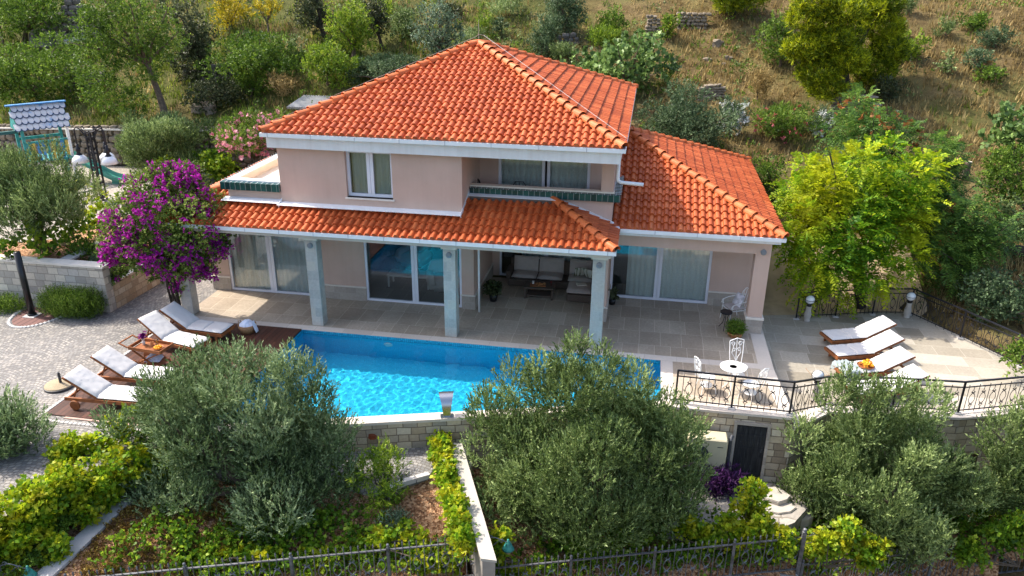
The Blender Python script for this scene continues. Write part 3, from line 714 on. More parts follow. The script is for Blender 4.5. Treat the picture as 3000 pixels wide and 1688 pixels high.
# ---- low walls among the front beds
lw = thing('garden_wall', 'pale low wall with a flat cap running from the pool wall to the road fence', 'garden wall', (-4.5, -6, -1.6))
mb = MB(); a = (-5.05, -4.25); b = (-3.45, -8.1)
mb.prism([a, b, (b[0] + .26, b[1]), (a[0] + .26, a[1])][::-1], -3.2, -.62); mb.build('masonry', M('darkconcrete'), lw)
mb = MB(); mb.prism([(a[0] - .03, a[1]), (b[0] - .03, b[1]), (b[0] + .29, b[1]), (a[0] + .29, a[1])][::-1], -.619, -.56); mb.build('coping', M('palewall'), lw)
lw = thing('garden_wall', 'grey concrete wall top between the vine hedge and the brown ground cover', 'garden wall', (-12, -8.5, -1))
mb = MB(); mb.prism([(-12.02, -10.3), (-11.66, -10.3), (-11.55, -7.4), (-11.93, -7.3)], -.86, -.8); mb.build('coping', M('concrete'), lw)
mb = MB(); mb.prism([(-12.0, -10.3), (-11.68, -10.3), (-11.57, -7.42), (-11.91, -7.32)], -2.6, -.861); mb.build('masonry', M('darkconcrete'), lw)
# steps of white slabs by the landing
rs = random.Random(4)
for i, (px, z, sx, sy, lab) in enumerate(((B3(2460, 560), -1.86, .45, .3, 'flat white stone slab in front of the blackened door'), (B4(60, 620), -1.80, .38, .3, 'white slab at the foot of the stone wall corner'), (B4(60, 730), -1.92, .5, .33, 'large rounded white slab, second step below the wall corner'), (B4(50, 850), -2.1, .48, .33, 'large white slab, lowest of the rounded steps'), (B4(190, 740), -2.0, .3, .26, 'small tilted white slab right of the rounded steps'), (B4(300, 830), -2.18, .38, .22, 'flat white slab at the right end of the steps'))):
    p = atz(*px, z); mb = MB(); n = 9; pr = [(math.cos(2 * PI * k / n) * sx * rs.uniform(.85, 1.1), math.sin(2 * PI * k / n) * sy * rs.uniform(.85, 1.1)) for k in range(n)]
    mb.prism(pr, -.45, -.02); mb.prism([(x * .96, y * .96) for x, y in pr], -.02, .0); o = mb.build('step_slab', M('whiterock')); o.location = tuple(p); tag(o, lab, 'stone step', 'white stepping slabs by the cellar door')
for i, (px, z, lab) in enumerate(((B2(2030, 230), -.72, 'grey block at the top of the steps beside the pale low wall'), (B2(2070, 350), -.95, 'pale block on the steps beside the pale low wall'))):
    p = atz(*px, z); mb = MB(); mb.bbox(-.2, .2, -.28, .28, -.5, 0, .02); o = mb.build('step_slab', M('whiterock' if i else 'concrete')); o.location = tuple(p); tag(o, lab, 'stone step')
# ================================================================ house
H = thing('house', 'two-storey pink villa with orange tiled hip roofs and a covered terrace', 'house', (-6, 5, 0))
def hb(name, mat, *boxes):
    mb = MB()
    for b in boxes: mb.box(*b)
    return mb.build(name, M(mat), H)
# lower walls
Y = 2.473
hb('wall', 'plaster', (-14.95, -14.33, Y, Y + .3, 0, 3.0), (-11.44, -9.54, Y, Y + .3, 0, 3.0), (-6.32, -5.92, Y, Y + .3, 0, 3.0), (-14.33, -11.44, Y + .001, Y + .3, 2.26, 3.0), (-9.54, -6.32, Y + .001, Y + .3, 2.26, 3.0),
   (-14.95, -14.65, Y + .3, 11.9, 0, 3.2), (-6.22, -5.921, Y + .3, 5.5, 0, 3.0), (-14.65, 2.9, 11.6, 11.9, 0, 3.2))
hb('wall', 'plaster', (-5.92, -5.66, 5.5, 5.8, 0, 3.), (-2.3, -2.0, 5.5, 5.8, 0, 3.), (-5.66, -2.3, 5.501, 5.8, 2.26, 3.), (-2.0, -1.70, 2.34, 11.6, 0, 3.15))
hb('wall', 'plaster', (1.53, 2.98, 4.296, 4.6, 0, 3.1), (-1.699, 1.53, 4.297, 4.6, 2.3, 3.1), (2.70, 2.98, 4.601, 11.6, 0, 3.1))
hb('column', 'plaster', (2.55, 2.98, 2.328, 2.74, .54, 2.549))
mb = MB(); mb.box(-1.699, 2.98, 2.328, 2.74, 2.55, 3.12); mb.box(2.62, 2.98, 2.741, 4.295, 2.55, 3.12); mb.build('beam', M('plaster'), H)
# stone plinths with caps
for x0, x1, y0, y1, e in ((-14.98, -14.33, Y - .035, Y + .001, .02), (-11.44, -9.54, Y - .035, Y + .001, .02), (-6.32, -5.885, Y - .035, Y + .0, .02), (-5.919, -5.885, Y + .0, 5.5, .02), (-2.0, -1.665, 2.305, 2.339, .02), (1.53, 2.70, 4.26, 4.295, .02), (-1.699, -1.665, 2.34, 4.26, .02), (2.515, 3.015, 2.29, 2.775, .03)):
    q = MB().box(x0, x1, y0, y1, 0, .46).build('plinth', M('plinth'), H)
    MB().bbox(x0 - .02, x1 + .02, y0 - .025, y1 + (.025 if e > .02 else 0), .461, .50 if e < .03 else .535, .004).build('cap', M('marble'), q)
# interiors and slabs
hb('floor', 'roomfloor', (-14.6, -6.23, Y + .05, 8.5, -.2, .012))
hb('ceiling', 'soffit', (-14.95, 2.9, Y + .31, 11.6, 3.001, 3.18), (-1.69, 2.6, 2.75, 4.29, 2.98, 3.1))
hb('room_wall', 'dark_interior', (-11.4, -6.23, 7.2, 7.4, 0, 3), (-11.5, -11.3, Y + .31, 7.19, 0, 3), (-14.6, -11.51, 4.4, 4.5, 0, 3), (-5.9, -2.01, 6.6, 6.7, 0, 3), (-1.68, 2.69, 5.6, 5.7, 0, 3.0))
# porch
pil = []
for x in (-14.85, -10.546, -6.35, -2.061):
    q = MB().bbox(x, x + .361, .353, .71, 0, 2.78, .008).build('pillar', M('pillar'), H)
    MB().bbox(x - .05, x + .41, .30, .76, 2.781, 2.84, .006).build('cap', M('marble'), q)
    if x > -14: 
        l = MB(); l.lathe([(0, 0), (.085, 0), (.085, .05), (.05, .07), (0, .075)], n=16); l.box(-.05, .05, -.012, .012, .05, .085)
        l.build('wall_lamp', M('greypole') if 0 else m_plain('grey_lamp_metal', (.22, .24, .26), .4), q, org=(0, 0, 0)).matrix_local = Matrix.Translation((x + .18 + 6, .353 - 5, 2.61)) @ Matrix.Rotation(PI / 2, 4, 'X')
l = MB(); l.lathe([(0, 0), (.085, 0), (.085, .05), (.05, .07), (0, .075)], n=16); l.box(-.05, .05, -.012, .012, .05, .085)
l.build('wall_lamp', m_plain('grey_lamp_metal', (.22, .24, .26), .4), H, org=(0, 0, 0)).matrix_local = Matrix.Translation((2.76 + 6, 2.328 - 5, 2.62)) @ Matrix.Rotation(PI / 2, 4, 'X')
hb('porch_ceiling', 'soffit', (-15.2, -1.56, .05, Y - .002, 3.0, 3.06), (-1.999, -1.56, Y - .001, 5.4, 3.0, 3.06) if 0 else (-5.9, -2.01, Y, 5.5, 3.0, 3.06))
hb('porch_beam', 'soffit', (-15.1, -1.6, .40, .68, 2.841, 2.999))

# upper walls
hb('wall', 'plaster', (-11.45, -9.38, 1.04, 1.34, 3.0, 5.6), (-7.98, -5.92, 1.04, 1.34, 3.0, 5.6), (-9.38, -7.98, 1.041, 1.34, 3.0, 3.95), (-9.38, -7.98, 1.041, 1.34, 5.33, 5.6),
   (-11.45, -11.15, 1.341, 11.8, 3.19, 5.6), (-6.22, -5.921, 1.341, 3.5, 3.19, 5.6), (-2.0, -1.67, 3.5, 11.8, 3.19, 5.6), (-11.15, -2.0, 11.5, 11.8, 3.19, 5.6))
hb('wall', 'plaster', (-5.92, -5.33, 3.5, 3.8, 3.19, 5.6), (-2.46, -2.0, 3.501, 3.8, 3.19, 5.6), (-5.33, -2.46, 3.501, 3.8, 5.3, 5.6))
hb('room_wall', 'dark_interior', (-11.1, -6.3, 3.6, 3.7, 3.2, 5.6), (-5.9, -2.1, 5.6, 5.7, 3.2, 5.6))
bal = hb('balcony', 'plaster', (-5.919, -1.67, 2.05, 2.22, 3.2, 4.20), (-1.87, -1.671, 2.221, 3.5, 3.2, 4.20))
MB().box(-5.918, -1.64, 2.02, 2.25, 4.201, 4.245).build('cap', M('cream'), bal)
MB().box(-5.9, -2.0, 2.23, 3.49, 3.19, 3.28).build('balcony_floor', M('lowtile'), bal)
hb('balcony_post', 'plaster', (-2.03, -1.672, 2.06, 2.42, 4.246, 5.6))
hb('balcony_beam', 'plaster', (-5.918, -1.672, 2.06, 2.34, 5.30, 5.6)) if 0 else None
def green_strip(*boxes):
    mb = MB()
    for b in boxes: mb.bbox(*b, .012)
    st = mb.build('tile_strip', M('greentile'), H)
    k = MB()
    for x0, x1, y0, y1, z0, z1 in boxes:
        if x1 - x0 > y1 - y0:
            n = int((x1 - x0) / .165)
            for i in range(n + 1): x = x0 + .02 + i * .165; k.box(x - .004, x + .004, y0 - .003, y1 + .01, z1 - .004, z1 + .004); k.tube([(x, y1, z1), (x, y1 + .0, z1 + .025), (x, y1 + .02, z1 + .02)], .005, 4)
        else:
            n = int((y1 - y0) / .165)
            for i in range(n + 1): y = y0 + .02 + i * .165; k.box(x0 - .004, x1 + .01, y - .006, y + .006, z1 - .004, z1 + .008); k.tube([(x0, y, z1), (x0, y, z1 + .035)], .007, 4)
    k.build('tile_clips', M('white'), st)
green_strip((-5.9, -1.45, 1.90, 2.049, 3.98, 4.19), (-1.669, -1.45, 2.05, 4.2, 3.98, 4.19))
green_strip((-13.36, -11.46, .97, 1.119, 3.98, 4.22), (-13.36, -13.201, 1.12, 8.2, 3.98, 4.22))
lt = hb('roof_terrace', 'plaster', (-13.2, -11.451, 1.12, 1.28, 3.2, 4.22), (-13.2, -13.05, 1.281, 8.2, 3.2, 4.22), (-13.05, -11.451, 8.05, 8.2, 3.2, 4.22))
mb = MB(); mb.box(-13.049, -13.03, 1.3, 8.05, 3.3, 4.2); mb.box(-13.03, -11.47, 8.03, 8.049, 3.3, 4.2); mb.box(-13.03, -11.47, 1.281, 1.3, 3.3, 4.2); mb.build('inner_face', M('cream'), lt)
mb = MB(); mb.box(-13.2, -11.452, 1.115, 1.36, 4.221, 4.265); mb.box(-13.2, -12.96, 1.361, 8.2, 4.221, 4.265); mb.build('coping', M('fascia'), lt)
MB().box(-13.029, -11.46, 1.301, 8.029, 3.19, 3.98).build('terrace_floor', M('cream'), lt)

# ---- roofs
def tile_face(A, B, poly, name='tiled_face', parent=None, pw=.212, ph=.335, seed=0, ext=.04):
    A = np.array(A, float); B = np.array(B, float); poly = [np.array(p, float) for p in poly]
    U = (B - A) / np.linalg.norm(B - A); q = poly[-1] - A
    far = max(poly, key=lambda p: np.linalg.norm((p - A) - U * np.dot(p - A, U))); Vv = (far - A) - U * np.dot(far - A, U); Vv /= np.linalg.norm(Vv)
    N = np.cross(U, Vv)
    pp = np.array([[np.dot(p - A, U), np.dot(p - A, Vv)] for p in poly])
    ar = sum(pp[i, 0] * pp[(i + 1) % len(pp), 1] - pp[(i + 1) % len(pp), 0] * pp[i, 1] for i in range(len(pp)))
    if ar < 0: pp = pp[::-1]
    S = 9; prof = np.linspace(0, 1, S)
    hgt = np.where(prof < .68, np.sqrt(np.maximum(0, 1 - ((prof - .34) / .34) ** 2)) * .074, -.006 * np.sin((prof - .68) / .32 * PI))
    u0, u1 = pp[:, 0].min(), pp[:, 0].max(); v0, v1 = pp[:, 1].min(), pp[:, 1].max()
    nu = int((u1 - u0) / pw) + 2; nv = int((v1 - v0) / ph) + 2
    uu = (np.arange(nu)[:, None] * pw + prof[None, :-1] * pw).ravel(); uu = np.append(uu, nu * pw)
    hh = np.tile(hgt[:-1], nu); hh = np.append(hh, hgt[-1]); K = len(uu)
    ti = np.append(np.repeat(np.arange(nu), S - 1), nu)
    quads = []; uvs = []
    r = np.random.default_rng(seed)
    def inside(u, v):
        ok = np.ones(len(u), bool)
        for i in range(len(pp)):
            a = pp[i]; b = pp[(i + 1) % len(pp)]; e = b - a
            ok &= (e[0] * (v - a[1]) - e[1] * (u - a[0])) >= -.02
        return ok
    def P(u, v, h): return A + u[:, None] * U + v[:, None] * Vv + h[:, None] * N
    sub = 3
    for j in range(nv):
        jit = np.append(np.repeat(r.uniform(-.012, .014, nu), S - 1), 0)
        for k in range(sub + 1):
            if k == 0:
                va = np.full(K, j * ph - .03); vb = va.copy(); ha = hh - .012; hb_ = hh + .052 + jit
                if j == 0: ha = hh - .05
            else:
                fa, fb = (k - 1) / sub, k / sub
                va = np.full(K, j * ph - .03 + (ph + .03) * fa); vb = np.full(K, j * ph - .03 + (ph + .03) * fb); ha = hh + (.052 + jit) * (1 - fa); hb_ = hh + (.052 + jit) * (1 - fb)
            a = P(uu, va, ha); b = P(uu, vb, hb_)
            cu = (uu[:-1] + uu[1:]) / 2 + u0 * 0; cv = (va[:-1] + vb[:-1]) / 2
            ok = inside(cu, np.maximum(cv, .01))
            Q = np.stack([a[:-1], a[1:], b[1:], b[:-1]], 1)[ok]; quads.append(Q.reshape(-1, 3))
            tu = (ti[:-1] + .5 + seed * 37)[ok]; vv = np.full(len(tu), j + .5)
            uvs.append(np.repeat(np.stack([tu, vv], 1), 4, 0))
    o = mesh_np(name, np.concatenate(quads) - np.array([-6, 5, 0]), 4, M('roof'), parent, uv=np.concatenate(uvs)); o['_o'] = [-6., 5., 0.]; return o

def ridge(p, q, parent, r=.12, L=.40, lift=.03):
    p = Vector(p); q = Vector(q); d = q - p; n = max(1, round(d.length / L)); mb = MB()
    dn = d.normalized(); side = dn.cross(Vector((0, 0, 1))).normalized(); up = side.cross(dn)
    for i in range(n):
        a = p + d * (i / n) - dn * .03; b = p + d * ((i + 1) / n) + dn * .02; V = []; S = 9
        for c, rr, lf in ((a, r * 1.08, .035), (b, r * .92, 0.)):
            for k in range(S):
                t = PI * (k / (S - 1)) * 1.1 - .05 * PI; V.append(c + side * math.cos(t) * rr + up * (math.sin(t) * rr + lf + lift))
        F = [(k, k + 1, S + k + 1, S + k) for k in range(S - 1)]
        # collar
        c = a + dn * .05; b0 = len(V)
        for cc, rr in ((a - dn * .01, r * 1.2), (c, r * 1.2)):
            for k in range(S):
                t = PI * (k / (S - 1)) * 1.1 - .05 * PI; V.append(cc + side * math.cos(t) * rr + up * (math.sin(t) * rr + .035 + lift))
        F += [(b0 + k, b0 + k + 1, b0 + S + k + 1, b0 + S + k) for k in range(S - 1)]
        F += [(k, b0 + k, b0 + k + 1, k + 1) for k in range(S - 1)]
        mb.add(V, F)
    return mb.build('ridge_tiles', MT['ridge'], parent)
t = NT('ridge_clay', .55, .3); co = t.coord()
t.col(t.mix(.35, t.ramp(t.noise(co, 2.5, 4), [(.35, (.52, .125, .036)), (.65, (.68, .185, .056))]), t.ramp(t.noise(co, 20, 6, .7), [(.3, (.5, .5, .5)), (.7, (1, 1, 1))]), 'MULTIPLY')); MT['ridge'] = t.m

def roof_root(name_face, A, B, poly, seed): return tile_face(A, B, poly, 'roof', H, seed=seed)
x0, x1, y0, y1, zg = -11.745 + .07, -1.362 - .07, .66 + .07, 12.14 - .07, 5.80
ap = (-6.55, 6.40, 7.87)
c00, c10, c11, c01 = (x0, y0, zg), (x1, y0, zg), (x1, y1, zg), (x0, y1, zg)
rf = roof_root('', c00, c10, [c00, c10, ap], 1); rr = roof_root('', c10, c11, [c10, c11, ap], 2); roof_root('', c01, c00, [c01, c00, ap], 3); roof_root('', c11, c01, [c11, c01, ap], 4)
for c in (c00, c10, c11, c01): ridge(c, ap, rf)
mb = MB(); mb.tube([(c10[0] - .05, c10[1] - .02, zg + .12), tuple(np.array(c10) * .98 + np.array(ap) * .02 + [0.16, .03, .22]), tuple(np.array(ap) + [.16, .05, .27]), tuple(np.array(ap) + [0, 0, .30]), tuple(np.array(c00) * .02 + np.array(ap) * .98 + [0, .2, .26]), tuple(np.array(c00) + [-.0, .2, .2])], .006, 5)
mb.tube([tuple(np.array(ap) + [0, 0, .1]), tuple(np.array(ap) + [0, 0, .75])], .007, 5); mb.build('lightning_conductor', m_plain('conductor_wire', (.45, .42, .40), .5), rf)
# right wing roof
RX0, RX1, RY0, RY1, RZ = -1.66, 3.262 - .06, 1.856 + .07, 11.71, 3.20
rap = (-1.66, 6.78, 5.17)
r00, r10, r11 = (RX0, RY0, RZ), (RX1, RY0, RZ), (RX1, RY1 - .07, RZ)
rw = roof_root('', r00, r10, [r00, r10, rap], 5); roof_root('', r10, r11, [r10, r11, rap], 6)
ridge(r10, rap, rw); ridge(r11, rap, rw)
# porch roof
PX0, PX1, PY, PZ = -15.3, -1.47, -.02, 3.16
p00, p10 = (PX0, PY, PZ), (PX1, PY, PZ)
def pr(x, y): return (x, y, PZ + .4 * (y - PY))
pf = roof_root('', p00, p10, [p00, p10, pr(PX1 - 1.78, 1.76), pr(-5.95, 1.76), pr(-5.95, PY)][:2] + [pr(PX1 - 1.78, 1.76), pr(PX0 + 1.78, 1.76)], 7)
# the main block stands through it: hidden tiles behind its wall are inside the house
k = 2.0
roof_root('', p10, (PX1, 1.97, PZ), [p10, (PX1, 1.97, PZ), (PX1 - k, 1.97, PZ + .4 * k)], 8)
roof_root('', (PX0, 8.2, PZ), p00, [(PX0, 8.2, PZ), p00, (PX0 + k, PY + k, PZ + .4 * k), (PX0 + k, 8.2, PZ + .4 * k)], 9)
ridge(p10, (PX1 - 1.95, PY + 1.95, PZ + .4 * 1.95), pf); ridge(p00, (PX0 + 2, PY + 2, PZ + .8), pf)

# ---- fascias, gutters, flashings
def ring(name, mat, xa, xb, ya, yb, z0, z1, t): return hb(name, mat, (xa, xb, ya, ya + t, z0, z1), (xb - t, xb, ya + t, yb - t, z0, z1), (xa, xb, yb - t, yb, z0, z1), (xa, xa + t, ya + t, yb - t, z0, z1))
ring('fascia', 'fascia', -11.62, -1.49, .80, 11.98, 5.36, 5.74, .06)
hb('soffit', 'soffit', (-11.56, -1.55, .86, 11.92, 5.38, 5.44))
g = ring('gutter', 'white', -11.745, -1.362, .66, 12.14, 5.69, 5.80, .125)
def seams(par, pts, sx, sy, z0, z1):
    mb = MB()
    for (x, y) in pts: mb.box(x - sx, x + sx, y - sy, y + sy, z0, z1)
    mb.build('gutter_joints', m_plain('gutter_joint', (.55, .57, .60), .5), par)
seams(g, [(-11.5 + i * 1.3, .72) for i in range(8)], .012, .064, 5.687, 5.803)
hb('fascia', 'fascia', (RX0 - .03, 3.16, 2.0, 2.06, 2.98, 3.17), (3.10, 3.16, 2.061, 11.6, 2.98, 3.17), (RX0 - .03, 3.10, 2.062, 2.327, 3.06, 3.10))
g = hb('gutter', 'white', (-1.40, 3.262, 1.856, 1.975, 3.10, 3.21), (3.15, 3.262, 1.976, 11.7, 3.10, 3.21)); seams(g, [(-.4 + i * 1.2, 1.914) for i in range(3)], .012, .062, 3.097, 3.213)
g = hb('gutter', 'white', (-15.36, -1.424, -.08, .035, 3.055, 3.165), (-1.54, -1.424, .036, 1.75, 3.055, 3.165)); seams(g, [(-13.2 + i * 1.05, -.022) for i in range(12)], .011, .062, 3.052, 3.168)
hb('fascia', 'soffit', (-15.25, -1.56, .04, .10, 2.93, 3.10), (-1.60, -1.55, .101, 1.9, 2.93, 3.10))
mb = MB(); mb.bar((-11.5, .90, 3.675), (-5.9, .90, 3.675), .31, .012, up=(0, -.12, 1)); mb.bar((-5.915, .80, 3.60), (-5.915, 2.05, 4.06), .015, .2, up=(0, 0, 1)); mb.bar((-11.46, .80, 3.58), (-11.46, 1.1, 3.72), .02, .16)
mb.bar((-5.9, 1.86, 4.02), (-3.3, 1.86, 4.02), .34, .012, up=(0, -.1, 1)); mb.bar((-3.35, 2.0, 3.96), (-1.62, 2.0, 3.28), .1, .14, up=(0, 0, 1)); mb.bbox(-1.70, -1.42, 1.72, 2.0, 3.19, 3.27, .01)
mb.bar((-13.3, .96, 3.71), (-11.46, .96, 3.71), .34, .012, up=(0, -.12, 1))
mb.build('flashing', M('white'), H)
mb = MB(); mb.tube([(-1.56, 1.75, 5.37), (-1.56, 1.75, 4.75), (-1.54, 1.74, 4.67), (-1.47, 1.73, 4.63), (-.83, 1.72, 4.60)], .05, 10); mb.build('downpipe', M('white'), H, smooth=True)
mb = MB(); mb.tube([(-5.72, 2.30, 0), (-5.72, 2.30, 2.99)], .035, 8); mb.build('downpipe', M('white'), H, smooth=True)

# ---- windows
def pleats(x0, x1, z0, z1, y, seed, amp=.03):
    r = np.random.default_rng(seed); n = max(12, int((x1 - x0) * 34)); xs = np.linspace(x0, x1, n); ph = np.cumsum(r.uniform(.6, 1.5, n)); ys = y + amp * np.sin(ph)
    mb = MB(); V = [(x, yy, z0) for x, yy in zip(xs, ys)] + [(x, yy, z1) for x, yy in zip(xs, ys)]
    mb.add(V, [(i, i + 1, n + i + 1, n + i) for i in range(n - 1)]); return mb
def glazing(name, x0, x1, z0, z1, y, mull, curtains, mat='curtain', fw=.07, sill=None, mw=.16, label=None):
    mb = MB(); d = .08
    mb.box(x0, x0 + fw, y, y + d, z0, z1); mb.box(x1 - fw, x1, y, y + d, z0, z1); mb.box(x0 + fw, x1 - fw, y, y + d, z1 - fw, z1); mb.box(x0 + fw, x1 - fw, y, y + d, z0, z0 + fw)
    ed = [x0 + fw]
    for m in mull: mb.box(m - mw / 2, m - .006, y - .004, y + d, z0 + fw, z1 - fw); mb.box(m + .006, m + mw / 2, y - .008, y + d, z0 + fw, z1 - fw); ed += [m - mw / 2, m + mw / 2]
    ed.append(x1 - fw); f = mb.build(name, M('pvc'), H)
    for i in range(0, len(ed), 2):
        g = MB(); g.box(ed[i] - .004, ed[i + 1] + .004, y + .045, y + .053, z0 + fw - .004, z1 - fw + .004); g.build('pane', M('glass'), f)
    for k, (a, b) in enumerate(curtains): pleats(a, b, z0 + .03, z1 - .02, y + .17, int(abs(x0) * 10) + k).build('curtain', M(mat), f, smooth=True)
    if sill:
        s = MB(); s.bbox(x0 - .05, x1 + .05, sill[0], y - .001, z0 - .06, z0 - .005, .008); s.build('sill', M('marble'), f)
    return f
glazing('window', -9.38, -7.98, 3.955, 5.33, 1.17, [-8.68], [(-9.3, -8.05)], 'greycurtain', .085, (.985,), .2)
mb = MB(); mb.box(-9.379, -7.981, 1.02, 1.168, 3.90, 3.95); mb.build('sill', M('white'), H)
glazing('sliding_door', -14.33, -11.44, .015, 2.255, Y + .03, [-12.81], [(-14.25, -11.5)], 'curtain', .075, None, .22)
glazing('sliding_door', -9.54, -6.32, .015, 2.255, Y + .03, [-7.88], [], 'curtain', .075, None, .20)
glazing('sliding_door', -5.66, -2.3, .015, 2.255, 5.53, [-4.0], [(-4.9, -2.35)], 'curtain', .075, None, .16)
glazing('sliding_door', -1.69, 1.53, .015, 2.295, 4.32, [-.13], [(-1.15, 1.45)], 'curtain', .085, None, .20)
glazing('balcony_door', -5.33, -3.87, 3.285, 5.295, 3.53, [], [(-5.26, -3.93)], 'curtain', .09)
glazing('balcony_door', -3.80, -2.46, 3.285, 5.295, 3.53, [], [(-3.75, -2.5)], 'curtain', .09)
# chimney-like cover behind the left hip
mb = MB(); n = 14
for k in range(n): mb.box(-12.6 + k * .1, -12.6 + k * .1 + .07, 8.4, 9.6, 5.72, 5.75) if 0 else None
p = aty(*T2(600, 1045), 11.2)
# ---- living room furniture seen through the glass
ac = thing('armchair', 'white upholstered armchair seen through the middle sliding door', 'armchair', (-7.3, 3.9, .02), math.radians(25), local=True)
mb = MB(); mb.pillow(Matrix.Translation((0, 0, .28)), .95, .9, .5, 9, 9, 8); mb.build('seat', M('cushion'), ac, smooth=True)
mb = MB(); mb.pillow(Matrix.Translation((0, .36, .58)) @ Matrix.Rotation(-.15, 4, 'X'), .95, .26, .75, 9, 9, 6); mb.build('backrest', M('cushion'), ac, smooth=True)
for s in (-1, 1): mb = MB(); mb.pillow(Matrix.Translation((s * .45, -.02, .40)), .24, .9, .55, 7, 9, 5); mb.build('arm', M('cushion'), ac, smooth=True)
bn = thing('bench', 'low white table seen behind the left leaf of the middle sliding door', 'low table', (-8.5, 4.0, .02), local=True)
MB().bbox(-.75, .75, -.3, .3, .40, .46, .01).build('top', M('cushion'), bn)
for sx in (-1, 1):
    for sy in (-1, 1): mb = MB(); mb.bar((sx * .7, sy * .25, 0), (sx * .7, sy * .25, .40), .05, .05); mb.build('leg', M('cushion'), bn)
a2 = thing('armchair', 'pale rolled-arm armchair at the back of the room behind glass', 'armchair', (-8.9, 5.8, .02), math.radians(-20), local=True)
mb = MB(); mb.pillow(Matrix.Translation((0, 0, .28)), .9, .85, .5, 9, 9, 8); mb.build('seat', M('cushion'), a2, smooth=True)
mb = MB(); mb.pillow(Matrix.Translation((0, .36, .68)), .9, .26, .8, 9, 9, 5); mb.build('backrest', M('cushion'), a2, smooth=True)
for s in (-1, 1): mb = MB(); mb.pillow(Matrix.Translation((s * .45, -.02, .42)), .24, .85, .55, 7, 9, 5); mb.build('arm', M('cushion'), a2, smooth=True)
# solar sheet on the slope behind the left roof edge
p = ground_at(*T2(560, 1120)); q = aty(*T2(600, 1050), p[1])
sc = thing('metal_canopy', 'small grey corrugated roof sheet on posts behind the left edge of the main roof', 'canopy', (p[0], p[1], p[2]))
zc = q[2]; mb = MB()
for k in range(16): mb.tube([(p[0] - .9 + k * .12, p[1] - .6, zc - .1), (p[0] - .9 + k * .12 + .3, p[1] + .7, zc + .25)], .07, 6)
mb.build('roof_sheet', m_plain('grey_corrugated_sheet', (.34, .34, .33), .5, .1), sc)
for sx in (-.7, .8): mb = MB(); mb.bar((p[0] + sx, p[1], p[2] - .1), (p[0] + sx, p[1], zc), .06, .06); mb.build('post', M('greypole'), sc)
# ================================================================ things on the terraces
# wooden deck
struct(MB().prism([(-14.85, -5.72), (-10.73, -5.72), (-10.73, -.02), (-14.85, -.02)], -.04, .03).build('deck', M('deck')))
# brick texture rows run along x in UV: boards laid front to back
me = bpy.data.objects['deck'].data
for l in me.uv_layers['UVMap'].data: l.uv = (l.uv[1], l.uv[0]) if 0 else (l.uv[0], l.uv[1])
mb = MB()
for i in range(50): mb.bbox(-14.97, -14.87, -5.75 + i * .115, -5.75 + i * .115 + .105, -.02, .04, .01)
tag(mb.build('stone_edging', M('concrete')), 'row of small granite setts along the left edge of the wooden deck', 'edging')
mb = MB(); mb.box(-14.3, -11.6, -5.80, -5.735, -.02, .022); tag(mb.build('edging_board', m_plain('pinkish_board', (.45, .30, .25), .7, .1)), 'pinkish edging strip along the front of the wooden deck', 'edging')
for i in range(22): pass
mb = MB()
for i in range(30): mb.bbox(-15.2 + i * .115, -15.2 + i * .115 + .105, -6.0, -5.9, -.02, .02, .01)
tag(mb.build('stone_edging', M('concrete')), 'row of granite setts in front of the wooden deck', 'edging')

# ---- sun loungers (local: head at -x)
def make_lounger(label, loc, rz, group, ang=32.6):
    t = thing('sun_lounger', label, 'sun lounger', loc, rz, group, local=True)
    mb = MB()
    for s in (-1, 1): mb.bar((-1.02, s * .33, .27), (1.0, s * .33, .27), .05, .085)
    mb.bar((.98, -.36, .27), (.98, .36, .27), .05, .085); mb.bar((-.98, -.33, .25), (-.98, .33, .25), .045, .05); mb.bar((-.2, -.33, .25), (-.2, .33, .25), .05, .05)
    for k in range(13): mb.bar((-.1 + k * .085, -.31, .30), (-.1 + k * .085, .31, .30), .055, .02)
    mb.build('frame', M('teak'), t)
    mb = MB(); A = Vector((-.18, 0, .34)); Bp = Vector((-.18 - .89 * math.cos(math.radians(ang)), 0, .34 + .89 * math.sin(math.radians(ang)))); d = Bp - A
    for s in (-.31, .31): mb.bar(A + Vector((0, s, 0)), Bp + Vector((0, s, 0)), .045, .05)
    for k in range(11):
        c = A + d * ((k + .5) / 11); mb.bar(c + Vector((0, -.3, .01)), c + Vector((0, .3, .01)), .055, .018)
    mb.bar(Bp + Vector((0, -.345, .01)), Bp + Vector((0, .345, .01)), .09, .04, up=(.5, 0, 1)); mb.build('backrest', M('teak'), t)
    mb = MB()
    for s in (-.25, .25): mb.bar(A + d * .62 + Vector((0, s, -.02)), (-.84, s, .25), .03, .035)
    mb.build('prop', M('teak'), t)
    for s in (-1, 1):
        mb = MB(); mb.bar((.80, s * .33, 0), (.80, s * .33, .23), .06, .045); mb.build('leg', M('teak'), t)
        mb = MB(); mb.bar((-.74, s * .33, .1), (-.74, s * .33, .23), .05, .04); mb.build('leg', M('teak'), t)
        mb = MB(); mb.lathe([(0, -.022), (.125, -.022), (.132, -.012), (.132, .012), (.125, .022), (0, .022)], n=20); mb.lathe([(0, -.03), (.035, -.03), (.035, .03), (0, .03)], n=10)
        w = mb.build('wheel', M('teak')); w.parent = t; w.matrix_local = Matrix.Translation((-.74, s * .385, .132)) @ Matrix.Rotation(PI / 2, 4, 'X')
    mb = MB(); R = Matrix.Rotation(math.radians(ang), 4, 'Y'); bc = A + d * .51 + Vector((math.sin(math.radians(ang)), 0, math.cos(math.radians(ang)))) * .045
    mb.pillow(Matrix.Translation((.68, 0, .355)), .62, .66, .095, 15, 13, 10, .007, 1); mb.pillow(Matrix.Translation((.09, 0, .355)), .60, .66, .095, 15, 13, 10, .007, 2)
    mb.pillow(Matrix.Translation(bc) @ R, .95, .66, .10, 19, 13, 10, .011, 3)
    mb.build('cushion', M('cushion'), t, smooth=True)
    return t
